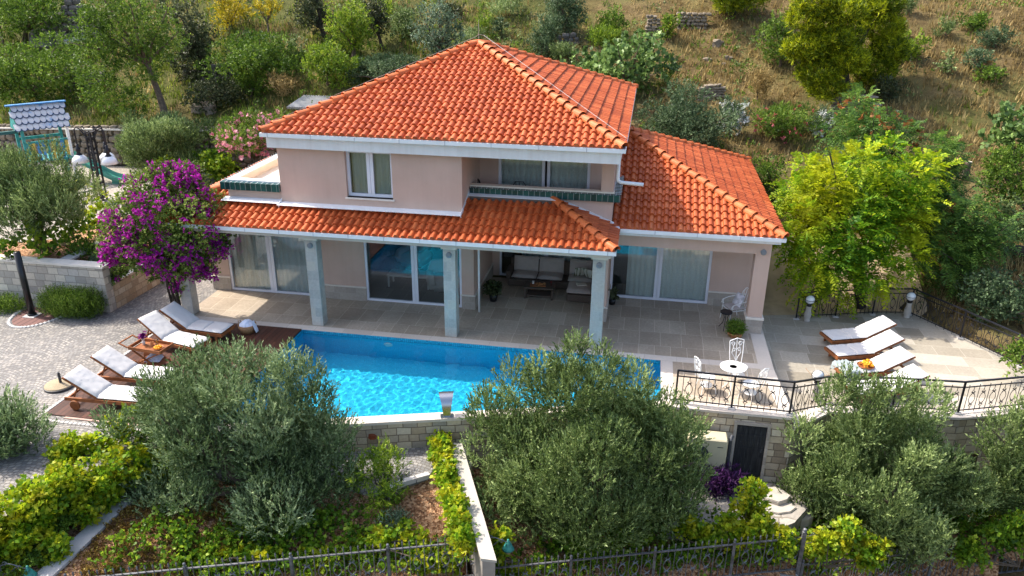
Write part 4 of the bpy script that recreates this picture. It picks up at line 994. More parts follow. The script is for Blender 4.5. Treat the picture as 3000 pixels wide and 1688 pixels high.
L0 = make_lounger('teak lounger nearest the olive tree, at the front edge of the wooden deck', (-13.52, -5.02, .03), math.radians(2), 'teak sun loungers by the pool')
dup(L0, (-13.55, -3.93, .03), math.radians(1), 'teak lounger with white cushion, second from the front edge of the deck')
dup(L0, (-13.72, -1.86, .03), math.radians(-13), 'angled teak lounger half hidden behind the serving trolley')
dup(L0, (-13.5, -1.02, .03), math.radians(-4), 'shaded teak lounger nearest the pillar with the bougainvillea')
LR = []; LB = None
for c, a, lab in (((5.88, 2.82), 20, 'teak lounger farthest from the front railing, on the right-hand terrace'), ((5.82, 1.76), 20, 'teak lounger between the farthest one and the one with the grey throw'), ((5.80, .66), 20, 'teak lounger with a grey throw and a tray of orange flowers'), ((5.85, -.42), 20, 'teak lounger closest to the front railing, partly behind the olive')):
    
    if LB is None: LB = make_lounger(lab, (*c, -.3), math.radians(180 + a), 'teak sun loungers on the lower terrace', 23); LR.append(LB)
    else: LR.append(dup(LB, (*c, -.3), math.radians(180 + a), lab))

def local_pt(o, p): return Matrix.Translation(o.location) @ Matrix.Rotation(o.rotation_euler[2], 4, 'Z') @ Vector(p)
# throw
R3 = LR[2]; mb = MB(); r = random.Random(3); nx, ny = 14, 22; V = []
for i in range(nx):
    for j in range(ny):
        u = i / (nx - 1); v = j / (ny - 1); x = .52 + u * .52 + .05 * math.sin(v * 9); y = -.50 + v * 1.0
        z = .425 + .022 * math.sin(u * 30 + v * 3) + .012 * math.sin(v * 17)
        if abs(y) > .35: z -= (abs(y) - .35) * 1.9; y = math.copysign(.35 + (abs(y) - .35) * .35, y)
        if x > .98: z -= (x - .98) * 1.8; x = .98 + (x - .98) * .4
        V.append(local_pt(R3, (x, y, z)))
mb.add(V, [(i * ny + j, (i + 1) * ny + j, (i + 1) * ny + j + 1, i * ny + j + 1) for i in range(nx - 1) for j in range(ny - 1)])
o = mb.build('throw_blanket', M('throw'), org=tuple(local_pt(R3, (.8, 0, .42))), smooth=True); tag(o, 'rumpled grey throw over the foot of a white lounger', 'blanket')
c = local_pt(R3, (.24, .06, .405)); ft = thing('serving_tray', 'round wooden tray with orange flowers lying on a white lounger', 'tray', c, 0, local=True)
MB().lathe([(0, 0), (.21, 0), (.235, .03), (.225, .035), (.2, .012), (0, .012)], n=20).build('tray', M('teak'), ft)
mb = MB()
for k in range(46):
    a = r.uniform(0, 2 * PI); q = r.uniform(0, .17); mb.pillow(Matrix.Translation((q * math.cos(a), q * math.sin(a), .04 + r.uniform(0, .09))) @ Matrix.Rotation(r.uniform(-1, 1), 4, 'X') @ Matrix.Rotation(r.uniform(-1, 1), 4, 'Y'), .10, .07, .02, 5, 5, 3)
mb.build('flowers', M('orange'), ft)

# ---- serving trolley
p = atz(*Z1(1520, 590), .62); t = thing('serving_trolley', 'folding teak trolley with a slatted tray standing beside a lounger', 'serving trolley', (p[0], p[1], .03), math.radians(-6), local=True)
mb = MB()
mb.bbox(-.47, .47, -.27, .27, .55, .57, .005)
for s in (-1, 1): mb.bar((-.5, s * .28, .61), (.5, s * .28, .61), .025, .09)
for s in (-1, 1): mb.bar((s * .5, -.28, .61), (s * .5, .28, .61), .025, .09)
mb.build('tray', M('teak'), t)
for s in (-1, 1): mb = MB(); mb.bar((-.42, s * .24, .54), (.42, s * .24, .04), .04, .03); mb.bar((.42, s * .21, .54), (-.42, s * .21, .10), .04, .03); mb.build('leg', M('teak'), t)
mb = MB(); mb.bar((-.52, -.26, .60), (-.80, -.26, .70), .03, .03); mb.bar((-.52, .26, .60), (-.80, .26, .70), .03, .03); mb.bar((-.80, -.28, .70), (-.80, .28, .70), .03, .03); mb.build('handle', M('teak'), t)
mb = MB()
for k in range(6): mb.bar((-.38, -.2 + k * .08, .16), (.38, -.2 + k * .08, .16), .05, .015)
mb.build('shelf', M('teak'), t)
for s in (-1, 1):
    mb = MB(); mb.lathe([(0, -.02), (.125, -.02), (.125, .02), (0, .02)], n=18); w = mb.build('wheel', M('teak')); w.parent = t; w.matrix_local = Matrix.Translation((-.42, s * .27, .125)) @ Matrix.Rotation(PI / 2, 4, 'X')
tl = lambda q: local_pt(t, q)
v = thing('flower_vase', 'small pale vase of magenta flowers on the teak trolley', 'vase', tl((-.30, .08, .572)), local=True)
MB().lathe([(0, 0), (.035, 0), (.05, .07), (.028, .13), (.04, .16), (.03, .16), (.02, .13), (0, .12)], n=12).build('vase', M('marble'), v)
mb = MB(); r = random.Random(9)
for k in range(40):
    a = r.uniform(0, 2 * PI); q = r.uniform(0, .1); mb.pillow(Matrix.Translation((q * math.cos(a), q * math.sin(a), .2 + r.uniform(0, .16))) @ Matrix.Rotation(r.uniform(-1, 1), 4, 'X'), .08, .06, .02, 5, 5, 3)
mb.build('flowers', M('purplebract'), v)
for q, lab, mt, kind in (((.0, .05), 'amber glass of iced tea on the teak trolley', 'terracotta', 0), ((.10, .12), 'clear glass jug beside the fruit on the teak trolley', 'glass', 1)):
    o = MB().lathe([(0, 0), (.035, 0), (.045, .14 + kind * .05), (.038, .14 + kind * .05), (.03, .012), (0, .012)], n=12).build('glass' if not kind else 'jug', M(mt)); o.location = tl((*q, .572)); tag(o, lab, 'glass' if not kind else 'jug')
fr = thing('fruit_bowl', 'shallow bowl of oranges on the teak trolley', 'bowl', tl((.25, -.03, .572)), local=True)
MB().lathe([(0, 0), (.08, 0), (.15, .05), (.14, .05), (.07, .015), (0, .015)], n=16).build('bowl', M('teak'), fr)
mb = MB()
for k in range(9): mb.lathe([(0, -.035), (.025, -.025), (.036, 0), (.025, .025), (0, .035)], (.08 * math.cos(k * .7) * (k > 0), .08 * math.sin(k * .7) * (k > 0), .05 + .02 * (k == 0)), 10)
mb.build('fruit', M('orange'), fr, smooth=True)
mb = MB(); mb.pillow(Matrix.Translation(tl((.02, 0, .215))) @ Matrix.Rotation(.2, 4, 'Z'), .42, .34, .10, 9, 9, 8, .01); mb.pillow(Matrix.Translation(tl((.04, 0, .29))) @ Matrix.Rotation(.1, 4, 'Z'), .38, .3, .07, 9, 9, 8, .01)
tag(mb.build('folded_towels', M('towel'), org=tuple(tl((0, 0, .18))), smooth=True), 'folded white towels on the lower shelf of the teak trolley', 'towels')
# basket with towels
p = atz(*Z1(2462, 468), .03); b = thing('wicker_basket', 'round straw basket standing on the deck near the pool corner', 'basket', (p[0], p[1] + .2, .03), local=True)
MB().lathe([(0, 0), (.20, 0), (.25, .12), (.27, .26), (.255, .26), (.2, .03), (0, .03)], n=20).build('body', M('basket'), b, smooth=True)
mb = MB(); mb.tube([(-.26, 0, .24), (-.27, 0, .34), (-.2, 0, .36), (-.19, 0, .26)], .015, 6); mb.tube([(.26, 0, .24), (.27, 0, .34), (.2, 0, .36), (.19, 0, .26)], .015, 6); mb.build('handle', M('basket'), b)
mb = MB(); r = random.Random(6)
for k in range(7): a = k * .9; mb.pillow(Matrix.Translation((.11 * math.cos(a), .11 * math.sin(a), .27 + .02 * (k % 3))) @ Matrix.Rotation(a, 4, 'Z') @ Matrix.Rotation(.5, 4, 'Y'), .26, .18, .09, 9, 7, 4, .012, k)
mb.pillow(Matrix.Translation((.28, -.05, .22)) @ Matrix.Rotation(1.25, 4, 'Y'), .36, .16, .05, 9, 7, 5, .01)
tag(mb.build('towels', M('towel'), smooth=True), 'crumpled white towels heaped in the straw basket', 'towels').location = (p[0], p[1] + .2, .03)
# parasol base
p = atz(*Z1(598, 985), .02); u = thing('parasol_base', 'round pebble-topped parasol base with a short pole socket on the cobbles', 'parasol base', (p[0], p[1], 0), local=True)
MB().lathe([(0, .0), (.36, 0), (.37, .03), (.37, .055), (.36, .06), (0, .06)], n=28).build('rim', M('greypole'), u)
MB().lathe([(.355, .061), (.34, .085), (.1, .13), (.04, .135), (0, .135)], n=28).build('pebble_top', m_plain('pebble_concrete', (.34, .275, .18), .9, .35, 60, .6, 70), u)
mb = MB(); mb.tube([(.06, 0, .12), (.06, 0, .40)], .035, 10); mb.tube([(.06, 0, .40), (.06, 0, .43)], .027, 10); mb.build('socket', M('greypole'), u)
# shower
p = atz(*Z1(325, 272), .02); s = thing('outdoor_shower', 'tall black solar shower column with a chrome arm by the grey stone wall', 'shower', (p[0], p[1], 0), local=True)
mb = MB(); mb.bbox(-.2, .2, -.2, .2, .0, .03, .005); mb.build('base', M('concrete'), s)
mb = MB(); mb.tube([(0, 0, .03), (0, 0, .09)], .13, 14); mb.tube([(0, 0, .09), (0, 0, 2.12)], .095, 16); mb.build('column', M('black'), s, smooth=True)
mb = MB(); mb.tube([(0, 0, 1.98), (-.25, .06, 2.0), (-.34, .08, 1.94), (-.34, .08, 1.86)], .014, 8); mb.lathe([(0, 0), (.13, 0), (.13, .012), (.02, .03), (0, .03)], (-.34, .08, 1.83), 18); mb.build('shower_head', M('steel'), s)
mb = MB(); mb.tube([(.0, -.09, .95), (0, -.15, .95)], .022, 8); mb.build('tap', M('steel'), s)
a = atz(*Z1(30, 360), .01); b_ = atz(*Z1(530, 300), .01); c = ((a[0] + b_[0]) / 2, -.35)
n = 24; rp = [(c[0] + .70 * math.cos(2 * PI * k / n), c[1] + 1.05 * math.sin(2 * PI * k / n)) for k in range(n)]
struct(MB().prism([q for q in rp if q[1] < .0] , -.02, .012).build('shower_paving', M('reddeck')))
mb = MB()
for k in range(26):
    th = PI + PI * (k + .5) / 26; q = (c[0] + .78 * math.cos(th), c[1] + 1.13 * math.sin(th)); mb.bbox(q[0] - .055, q[0] + .055, q[1] - .05, q[1] + .05, -.02, .03, .012)
tag(mb.build('stone_edging', M('concrete')), 'curved row of small pale stones around the red shower paving', 'edging')
# pool ladder rails
for q in (Z1(2170, 935), Z1(2250, 1142)):
    p = atz(*q, .6)
lad = thing('pool_ladder', 'stainless pool ladder with two bent handrails, half hidden by the olive tree', 'pool ladder', (-10.72, -4.6, 0), local=True)
for s in (-.26, .26):
    mb = MB(); mb.tube([(-.45, s, .0), (-.45, s, .45), (-.38, s, .60), (-.2, s, .68), (.1, s, .60), (.16, s, .45), (.16, s, -.75)], .021, 8); mb.build('handrail', M('steel'), lad, smooth=True)
for z in (-.2, -.45, -.7): mb = MB(); mb.bbox(.10, .2, -.26, .26, z, z + .03, .005); mb.build('step', M('steel'), lad)
# waterfall spout
p = atz(*Z2(1920, 1285), .012); f = thing('waterfall_spout', 'curved stainless waterfall spout standing on the front edge of the pool', 'fountain', (p[0], p[1], .012), math.radians(16), local=True)
mb = MB(); pts = []; n = 14
for k in range(n):
    u = k / (n - 1); z = .02 + .50 * math.sin(u * 1.45) / math.sin(1.45); y = -.03 + .27 * u ** 2.6 + (.05 * (u > .9)); w = .085 + .10 * u ** 1.2; pts.append((w, y, z))
V = []; 
for w, y, z in pts: V += [(-w, y, z), (w, y, z), (w, y - .05 + .02 * z, z + .004), (-w, y - .05 + .02 * z, z + .004)]
F = []
for k in range(n - 1):
    for e in range(4): F.append((k * 4 + e, k * 4 + (e + 1) % 4, (k + 1) * 4 + (e + 1) % 4, (k + 1) * 4 + e))
F += [(0, 3, 2, 1), tuple((n - 1) * 4 + e for e in range(4))]; mb.add(V, F); mb.build('blade', M('steel'), f, ang=40)
MB().bbox(-.16, .16, -.12, .06, 0, .03, .006).build('base_plate', M('steel'), f)

# ---- wrought-iron ornaments
def ornament(mb, base, d, z0, z1, r=.009):
    """vertical bar with two crossing arcs and diamonds, in the plane of d"""
    P = lambda u, z: (base[0] + d[0] * u, base[1] + d[1] * u, z)
    h = z1 - z0; zc = (z0 + z1) / 2
    mb.tube([P(0, z0), P(0, zc - .26)], r, 4, False); mb.tube([P(0, zc + .26), P(0, z1)], r, 4, False)
    for s in (-1, 1):
        pts = []
        for k in range(9):
            t = -1 + 2 * k / 8; pts.append(P(s * (.085 * (1 - t * t) - .055 * (abs(t) ** 4)), zc + t * .19))
        mb.tube(pts, r, 4, False)
        for e in (-1, 1):
            zz = zc + e * .21; mb.tube([P(-.035, zz), P(0, zz + .045), P(.035, zz), P(0, zz - .045), P(-.035, zz)], r * .85, 4, False)
    for e in (-1, 1): mb.tube([P(-.06, zc + e * .13), P(.06, zc + e * .20)], r * .7, 4, False); mb.tube([P(.06, zc + e * .13), P(-.06, zc + e * .20)], r * .7, 4, False)
def rail_panel(parent, a, b, mat, zt=.92, zb=.09, top2=.16, first=0, spear=0., r=.009, orn=True):
    a = Vector(a); b = Vector(b); d2 = Vector((b.x - a.x, b.y - a.y)); L = d2.length; d = d2 / L; mb = MB(); n = max(2, round(L / .148))
    for k in range(1, n):
        u = L * k / n; z = a.z + (b.z - a.z) * k / n; base = (a.x + d.x * u, a.y + d.y * u)
        if orn and (k + first) % 2 == 0: ornament(mb, base, d, z + zb - .03, z + zt - top2 + (.0 if not spear else spear + top2), r)
        else: mb.tube([(*base, z + zb - .07), (*base, z + zt - top2 + .06 if not spear else z + zt + spear)], r, 4, False)
        if spear: mb.lathe([(0, 0), (.02, .03), (.012, .05), (.022, .075), (0, .13)], (*base, z + zt + spear - .03), 5)
    mb.build('infill_panel', M(mat), parent)
def railing(name, label, cat, pts, mat, zt=.92, top2=.16, feet=True, pr=.022, spear=0.):
    root = thing(name, label, cat, pts[0])
    for a, b in zip(pts[:-1], pts[1:]):
        a = Vector(a); b = Vector(b)
        for dz, w, h in ((zt, .05, .035), (zt - top2, .03, .022), (.09, .03, .022)):
            mb = MB(); mb.bar(a + Vector((0, 0, dz)), b + Vector((0, 0, dz)), w, h); mb.build('rail', M(mat), root)
        rail_panel(root, a, b, mat, zt, .09, top2)
    for p in pts:
        mb = MB(); mb.box(p[0] - pr, p[0] + pr, p[1] - pr, p[1] + pr, p[2] - .01, p[2] + zt + .01); q = mb.build('post', M(mat), root)
        if feet: mb = MB(); mb.bbox(p[0] - .09, p[0] + .09, p[1] - .09, p[1] + .09, p[2] - .012, p[2] + .035, .008); mb.build('foot', M('concrete'), q)
    return root
railing('iron_railing', 'black wrought-iron railing along the front edge of the terraces', 'railing',
        [(.36, -2.27, 0.01), (1.75, -2.32, 0.01), (3.15, -2.36, 0.01), (4.22, -1.32, -.29), (5.94, -1.08, -.29), (7.57, -.97, -.29), (9.41, -.31, -.29), (11.3, .38, -.29)], 'iron')
railing('iron_railing', 'black wrought-iron railing along the back and right side of the lower terrace', 'railing',
        [(4.40, 4.37, -.29), (5.70, 4.78, -.29), (6.95, 5.20, -.29), (8.15, 5.42, -.29), (9.2, 3.82, -.29), (10.25, 2.10, -.29), (11.25, .48, -.29)], 'iron')
# road fence, stepping down to the right
fl = lambda x: -6.0 + .33 * x
def fence(label, xs, zt, last):
    root = thing('iron_fence', label, 'fence', (xs[0], fl(xs[0]), zt - 1.15))
    for i in range(len(xs) - 1):
        a = Vector((xs[i], fl(xs[i]), zt - .92)); b = Vector((xs[i + 1], fl(xs[i + 1]), zt - .92))
        for dz in (.92, .02): mb = MB(); mb.bar(a + Vector((0, 0, dz)), b + Vector((0, 0, dz)), .04, .025); mb.build('rail', M('oldiron'), root)
        rail_panel(root, a, b, 'oldiron', .92, .05, .16, 0, .10, .010)
    for i, x in enumerate(xs):
        big = i == len(xs) - 1 and last; w = .045 if big else .03; h = .16 if big else .06
        mb = MB(); mb.box(x - w, x + w, fl(x) - w, fl(x) + w, zt - 1.9 if big else zt - 1.25, zt + h); 
        mb.lathe([(0, 0), (w, .0), (w * .6, .02), (w * 1.1, .05), (w * .9, .08), (0, .105)], (x, fl(x), zt + h), 10); mb.build('post', M('oldiron'), root)
    mb = MB(); mb.prism([(xs[0], fl(xs[0]) - .25), (xs[-1], fl(xs[-1]) - .25), (xs[-1], fl(xs[-1]) + .12), (xs[0], fl(xs[0]) + .12)], zt - 3.5, zt - 1.02); mb.build('base_wall', M('concrete'), root)
fence('grey iron fence panels on the left, ending at the post by the pale low wall', [-11.4, -9.3, -7.35, -5.5, -3.68], -.90, True)
fence('grey iron fence panels in the middle, between the two tall posts', [-3.58, -1.8, .0, 1.75, 3.32], -1.66, True)
fence('grey iron fence panels on the right, the lowest of the stepped fence', [3.42, 5.1, 6.6, 8.2, 9.9], -2.46, False)
def lantern(label, x, zt, dx, s=1.):
    t = thing('fence_lantern', label, 'lantern', (x, fl(x), zt), math.atan(.33), None, local=True)
    mb = MB(); pts = [(dx * (.04 + .5 * u), 0, .02 + .07 * math.sin(u * PI * 1.5) - .02 * u) for u in np.linspace(0, 1, 10)]; mb.tube(pts, .011, 5)
    mb.tube([(dx * .04, 0, -.16), (dx * .2, 0, -.14), (dx * .34, 0, -.02), (dx * .42, 0, .02)], .010, 5)
    for cx, cz, rr in ((.16, .09, .05), (.40, -.04, .05)): mb.tube([(dx * cx + rr * (1 - k * .06) * math.cos(k * .7), 0, cz + rr * (1 - k * .06) * math.sin(k * .7)) for k in range(11)], .009, 4)
    mb.build('bracket', M('oldiron'), t)
    c = (dx * .54, 0, -.17); mb = MB(); mb.lathe([(0, .16), (.022, .16), (.026, .10), (.05, .085), (.065, .05), (.115, -.06), (.135, -.085), (.125, -.085), (.06, .03), (0, .04)], c, 14); mb.build('shade', M('greenlamp'), t, smooth=True)
    mb = MB(); mb.lathe([(0, -.20), (.06, -.19), (.075, -.10), (.07, -.03), (0, -.02)], c, 12); mb.build('glass', m_plain('amber_lantern_glass', (.4, .38, .2), .15), t, smooth=True)
lantern('green lantern hanging from a scroll bracket at the middle fence post', -3.63, -.92, 1)
lantern('green lantern among yellow vine leaves right of the second tall fence post', 3.37, -1.68, 1)
p = aty(*B1(90, 1230), fl(-11.5))
px_ = p[0]; t = thing('fence_post', 'tall weathered iron post at the lower left corner', 'fence post', (px_, fl(px_), p[2] - 1.2))
mb = MB(); mb.box(px_ - .05, px_ + .05, fl(px_) - .05, fl(px_) + .05, p[2] - 1.6, p[2]); mb.lathe([(0, 0), (.05, .0), (.03, .02), (.05, .05), (.04, .08), (0, .1)], (px_, fl(px_), p[2]), 10); mb.build('shaft', M('oldiron'), t)
mb = MB(); mb.bar((px_ - 1.6, fl(px_ - 1.6), p[2] - .22), (px_, fl(px_), p[2] - .22), .035, .025); mb.build('rail', M('oldiron'), t)
lantern('green lantern on a scroll bracket at the lower left corner post', px_, p[2] - .05, 1)

# ---- white iron garden furniture
def scroll(mb, c, r0, turns, side, M4, n=12, rad=.008):
    pts = [M4 @ Vector((c[0] + side * (r0 * (1 - .7 * k / n)) * math.cos(k / n * turns * 2 * PI), 0, c[1] + (r0 * (1 - .7 * k / n)) * math.sin(k / n * turns * 2 * PI))) for k in range(n + 1)]
    mb.tube(pts, rad, 5)
def white_chair(label, loc, rz, group, tall=0.):
    t = thing('iron_chair', label, 'chair', loc, rz, group, local=True)   # faces +y, back at -y
    mb = MB(); mb.lathe([(0, .43), (.20, .43), (.215, .44), (.20, .455), (0, .455)], n=20); s = mb.build('seat', M('whiteiron'), t)
    mb = MB(); I = Matrix.Translation((0, -.20, 0)) @ Matrix.Rotation(.12, 4, 'X'); h = .95 + tall
    for sx in (-1, 1):
        mb.tube([I @ Vector((sx * .16, 0, .40)), I @ Vector((sx * .19, 0, .7)), I @ Vector((sx * .2, 0, h))], .013, 6)
        scroll(mb, (sx * .10, h - .10), .07, 1.2, sx, I); scroll(mb, (sx * .07, h - .27), .06, 1.1, -sx, I)
        mb.tube([I @ Vector((0, 0, .46)), I @ Vector((sx * .05, 0, .6)), I @ Vector((sx * .13, 0, .72)), I @ Vector((sx * .06, 0, h - .05))], .008, 5)
    mb.tube([I @ Vector((-.2, 0, h)), I @ Vector((-.1, 0, h + .03)), I @ Vector((0, 0, h + .06)), I @ Vector((.1, 0, h + .03)), I @ Vector((.2, 0, h))], .012, 6); mb.tube([I @ Vector((0, 0, .45)), I @ Vector((0, 0, h + .05))], .009, 5)
    mb.build('backrest', M('whiteiron'), t)
    for sx in (-1, 1):
        for sy in (-1, 1): mb = MB(); mb.tube([(sx * .13, sy * .13, .43), (sx * .17, sy * .17, .22), (sx * .2, sy * .2, 0)], .011, 6); mb.build('leg', M('whiteiron'), t)
    mb = MB(); mb.lathe([(.15, .18), (.165, .18), (.165, .2), (.15, .2)], n=16); mb.build('stretcher', M('whiteiron'), t)
    return t
g = 'white iron chairs around the bistro table'
tc = (1.80, -1.40)
white_chair('white iron chair with a tall scrolled back, behind the bistro table', (2.05, -.82, 0), math.radians(200), g, .12)
white_chair('white iron chair left of the bistro table, by the railing corner', (1.16, -1.52, 0), math.radians(-70), g)
white_chair('white iron chair right of the bistro table, nearest the terrace step', (2.25, -1.72, 0), math.radians(50), g)
t = thing('bistro_table', 'round white iron bistro table with a pierced sunburst top', 'table', (*tc, 0), local=True)
mb = MB(); mb.lathe([(.30, .70), (.335, .70), (.335, .722), (.30, .722)], n=28); mb.lathe([(0, .70), (.1, .70), (.1, .722), (0, .722)], n=16)
for k in range(22):
    a = 2 * PI * k / 22; mb.bar((.09 * math.cos(a), .09 * math.sin(a), .711), (.31 * math.cos(a + .12), .31 * math.sin(a + .12), .711), .028, .018)
mb.build('tabletop', M('whiteiron'), t)
for k in range(3):
    a = 2 * PI * k / 3 + .4; mb = MB(); mb.tube([(.05 * math.cos(a), .05 * math.sin(a), .7), (.14 * math.cos(a), .14 * math.sin(a), .5), (.04 * math.cos(a), .04 * math.sin(a), .3), (.24 * math.cos(a), .24 * math.sin(a), 0)], .013, 6); mb.build('leg', M('whiteiron'), t)
# armchair at the column
ar = thing('iron_armchair', 'white scrolled iron armchair with a grey seat pad beside the column', 'armchair', (2.26, 3.22, 0), math.radians(115), local=True)
mb = MB(); mb.pillow(Matrix.Translation((0, 0, .47)), .54, .52, .08, 9, 9, 8); mb.build('seat_pad', M('greycush'), ar, smooth=True)
mb = MB(); mb.bar((-.27, -.26, .42), (.27, -.26, .42), .03, .02); mb.bar((-.27, .26, .42), (.27, .26, .42), .03, .02); mb.bar((-.27, -.26, .42), (-.27, .26, .42), .03, .02); mb.bar((.27, -.26, .42), (.27, .26, .42), .03, .02); mb.build('seat_frame', M('whiteiron'), ar)
mb = MB(); I = Matrix.Translation((0, -.26, 0)) @ Matrix.Rotation(.2, 4, 'X')
mb.tube([I @ Vector((-.27, 0, .42)), I @ Vector((-.28, 0, .85)), I @ Vector((-.15, 0, 1.02)), I @ Vector((.15, 0, 1.02)), I @ Vector((.28, 0, .85)), I @ Vector((.27, 0, .42))], .013, 6)
for k in range(-2, 3): mb.tube([I @ Vector((k * .09, 0, .44)), I @ Vector((k * .11, 0, .98))], .008, 5)
mb.build('backrest', M('whiteiron'), ar)
for s in (-1, 1):
    mb = MB(); mb.tube([(s * .28, -.3, .72), (s * .30, .05, .68), (s * .30, .25, .62), (s * .30, .28, .52), (s * .29, .2, .5)], .012, 6); mb.tube([(s * .3, .22, .64), (s * .28, .24, .42)], .01, 6); mb.build('arm', M('whiteiron'), ar)
    for sy in (-1, 1): mb = MB(); mb.tube([(s * .26, sy * .25, .42), (s * .27, sy * .27, .2), (s * .26, sy * .30, 0)], .012, 6); mb.build('leg', M('whiteiron'), ar)
mb = MB(); mb.pillow(Matrix.Translation((0, -.12, .68)) @ Matrix.Rotation(-1.15, 4, 'X'), .44, .40, .14, 9, 9, 4); o = mb.build('scatter_cushion', m_plain('printed_cushion', (.62, .60, .64), .9, .5, 6), smooth=True); o.location = (2.26, 3.22, 0); o.rotation_euler = (0, 0, math.radians(115)); tag(o, 'grey-and-white printed cushion leaning on the white iron armchair', 'cushion')
st = thing('side_table', 'small round table with a pale top on thin black bent legs', 'side table', (1.95, 2.50, 0), local=True)
MB().lathe([(0, .55), (.165, .55), (.17, .565), (0, .575)], n=24).build('tabletop', m_plain('mosaic_top', (.50, .36, .20), .5, .2, 20), st)
MB().lathe([(.165, .54), (.182, .54), (.182, .582), (.168, .582)], n=24).build('rim', M('iron'), st)
for k in range(3):
    a = 2 * PI * k / 3 + .3; mb = MB(); mb.tube([(.12 * math.cos(a), .12 * math.sin(a), .54), (.05 * math.cos(a), .05 * math.sin(a), .36), (.09 * math.cos(a), .09 * math.sin(a), .18), (.22 * math.cos(a), .22 * math.sin(a), 0)], .010, 6); mb.build('leg', M('iron'), st)
# globe lamps on pedestals
def globe(label, p):
    t = thing('globe_lamp', label, 'garden lamp', p, 0, 'globe lamps on stone pedestals', local=True)
    MB().lathe([(0, 0), (.10, 0), (.105, .03), (.085, .05), (.11, .16), (.115, .24), (.08, .40), (.085, .50), (.10, .52), (0, .52)], n=16).build('pedestal', M('whiterock'), t, smooth=True)
    MB().lathe([(0, .52), (.07, .52), (.06, .58), (0.10, .60), (0, .62)], n=14).build('socket', M('black'), t)
    MB().lathe([(.001, .60)] + [(.145 * math.sin(a), .745 - .145 * math.cos(a)) for a in np.linspace(.15, PI - .02, 12)], n=18).build('globe', M('whiteglass'), t, smooth=True)
    mb = MB(); mb.tube([(.15 * math.cos(a), .15 * math.sin(a), .745) for a in np.linspace(0, 2 * PI, 17)], .008, 4); mb.tube([(.15 * math.sin(a), 0, .745 + .15 * math.cos(a)) for a in np.linspace(-2.4, 2.4, 15)], .008, 4); mb.build('cage', M('iron'), t)
globe('opal globe lamp on a stone pedestal, at the back left corner of the railing', (4.72, 4.28, -.3)); globe('globe lamp pedestal at the back angle of the railing, under the dark tree', (8.02, 5.2, -.3)); globe('globe lamp behind the front railing at the bend by the step', (4.02, -.95, -.3))
mb = MB(); a = .26; dc = (4.42, .72); 
for k in range(4): pass
rot = Matrix.Rotation(.22, 4, 'Z'); mb.mbox(Matrix.Translation((*dc, -.297)) @ rot, .52, .46, .006)
tag(mb.build('drain_cover', m_plain('tan_frame', (.33, .22, .14), .7)), 'thin square drain cover set in the sunny lower terrace', 'drain cover')
mb = MB(); mb.mbox(Matrix.Translation((*dc, -.2935)) @ rot, .49, .43, .004); mb.lathe([(0, 0), (.03, 0), (.03, .012), (0, .012)], (*dc, -.292), 12); o = mb.build('lid', M('lowtile')); o.parent = bpy.data.objects['drain_cover']
# potted plants (pots; foliage is added with the vegetation)
pot1 = thing('potted_plant', 'low bushy plant in a tan bowl planter at the foot of the column', 'potted plant', (2.22, 2.02, .004), local=True)
MB().lathe([(0, 0), (.19, 0), (.235, .12), (.245, .13), (.235, .14), (.2, .11), (0, .11)], n=20).build('pot', M('terracotta'), pot1, smooth=True)
p2 = thing('potted_plant', 'leafy shrub in a black pot by the corner of the sofa alcove', 'potted plant', (-5.45, 3.30, .0), local=True)
MB().lathe([(0, 0), (.12, 0), (.15, .24), (.13, .24), (0, .2)], n=16).build('pot', M('black'), p2, smooth=True)
p3 = thing('potted_plant', 'small plant in a pot behind the stone pillar right of the sofa', 'potted plant', (-1.56, 3.75, .0), local=True)
MB().lathe([(0, 0), (.10, 0), (.13, .2), (.11, .2), (0, .18)], n=16).build('pot', M('black'), p3, smooth=True)

# ---- alcove lounge set
so = thing('corner_sofa', 'dark wicker corner sofa with taupe cushions in the shaded alcove', 'sofa', (-3.7, 5.0, 0), local=True)
MB().bbox(-1.5, 1.6, -.42, .45, .06, .30, .02).build('base', M('wicker'), so)
MB().bbox(-1.5, 1.6, .30, .46, .301, .78, .02).build('back_frame', M('wicker'), so)
MB().bbox(-1.56, -1.40, -.42, .29, .301, .58, .02).build('arm', M('wicker'), so); MB().bbox(1.45, 1.61, -1.3, .29, .301, .58, .02).build('arm', M('wicker'), so)
MB().bbox(.66, 1.6, -1.45, -.43, .06, .30, .02).build('chaise_base', M('wicker'), so)
for x, w in ((-.95, .86), (-.06, .86), (1.0, .86)):
    mb = MB(); mb.pillow(Matrix.Translation((x, -.05, .37)), w, .72, .15, 9, 9, 8); mb.build('seat_cushion', M('greycush'), so, smooth=True)
    mb = MB(); mb.pillow(Matrix.Translation((x, .24, .66)) @ Matrix.Rotation(-.22, 4, 'X') @ Matrix.Rotation(PI / 2, 4, 'X'), w, .52, .18, 9, 9, 6); mb.build('back_cushion', M('greycush'), so, smooth=True)
mb = MB(); mb.pillow(Matrix.Translation((1.06, -.94, .37)), .86, 1.0, .15, 9, 9, 8); mb.build('seat_cushion', M('greycush'), so, smooth=True)
for i, (x, y, a, lab) in enumerate(((-2.72, 4.85, .35, 'green striped cushion leaning on the sofa corner'), (-2.42, 4.72, -.5, 'second green striped cushion, against the sofa arm'))):
    mb = MB(); mb.pillow(Matrix.Rotation(-1.1, 4, 'X'), .42, .40, .14, 9, 9, 4); o = mb.build('scatter_cushion', M('pillowpaint'), smooth=True); o.location = (x, y, .64); o.rotation_euler = (0, 0, a); tag(o, lab, 'cushion')
ct = thing('coffee_table', 'low dark wicker coffee table in front of the corner sofa', 'coffee table', (-4.0, 3.95, 0), local=True)
MB().bbox(-.50, .50, -.30, .30, .36, .41, .01).build('tabletop', M('wicker'), ct); MB().bbox(-.42, .42, -.24, .24, .07, .12, .01).build('shelf', M('wicker'), ct)
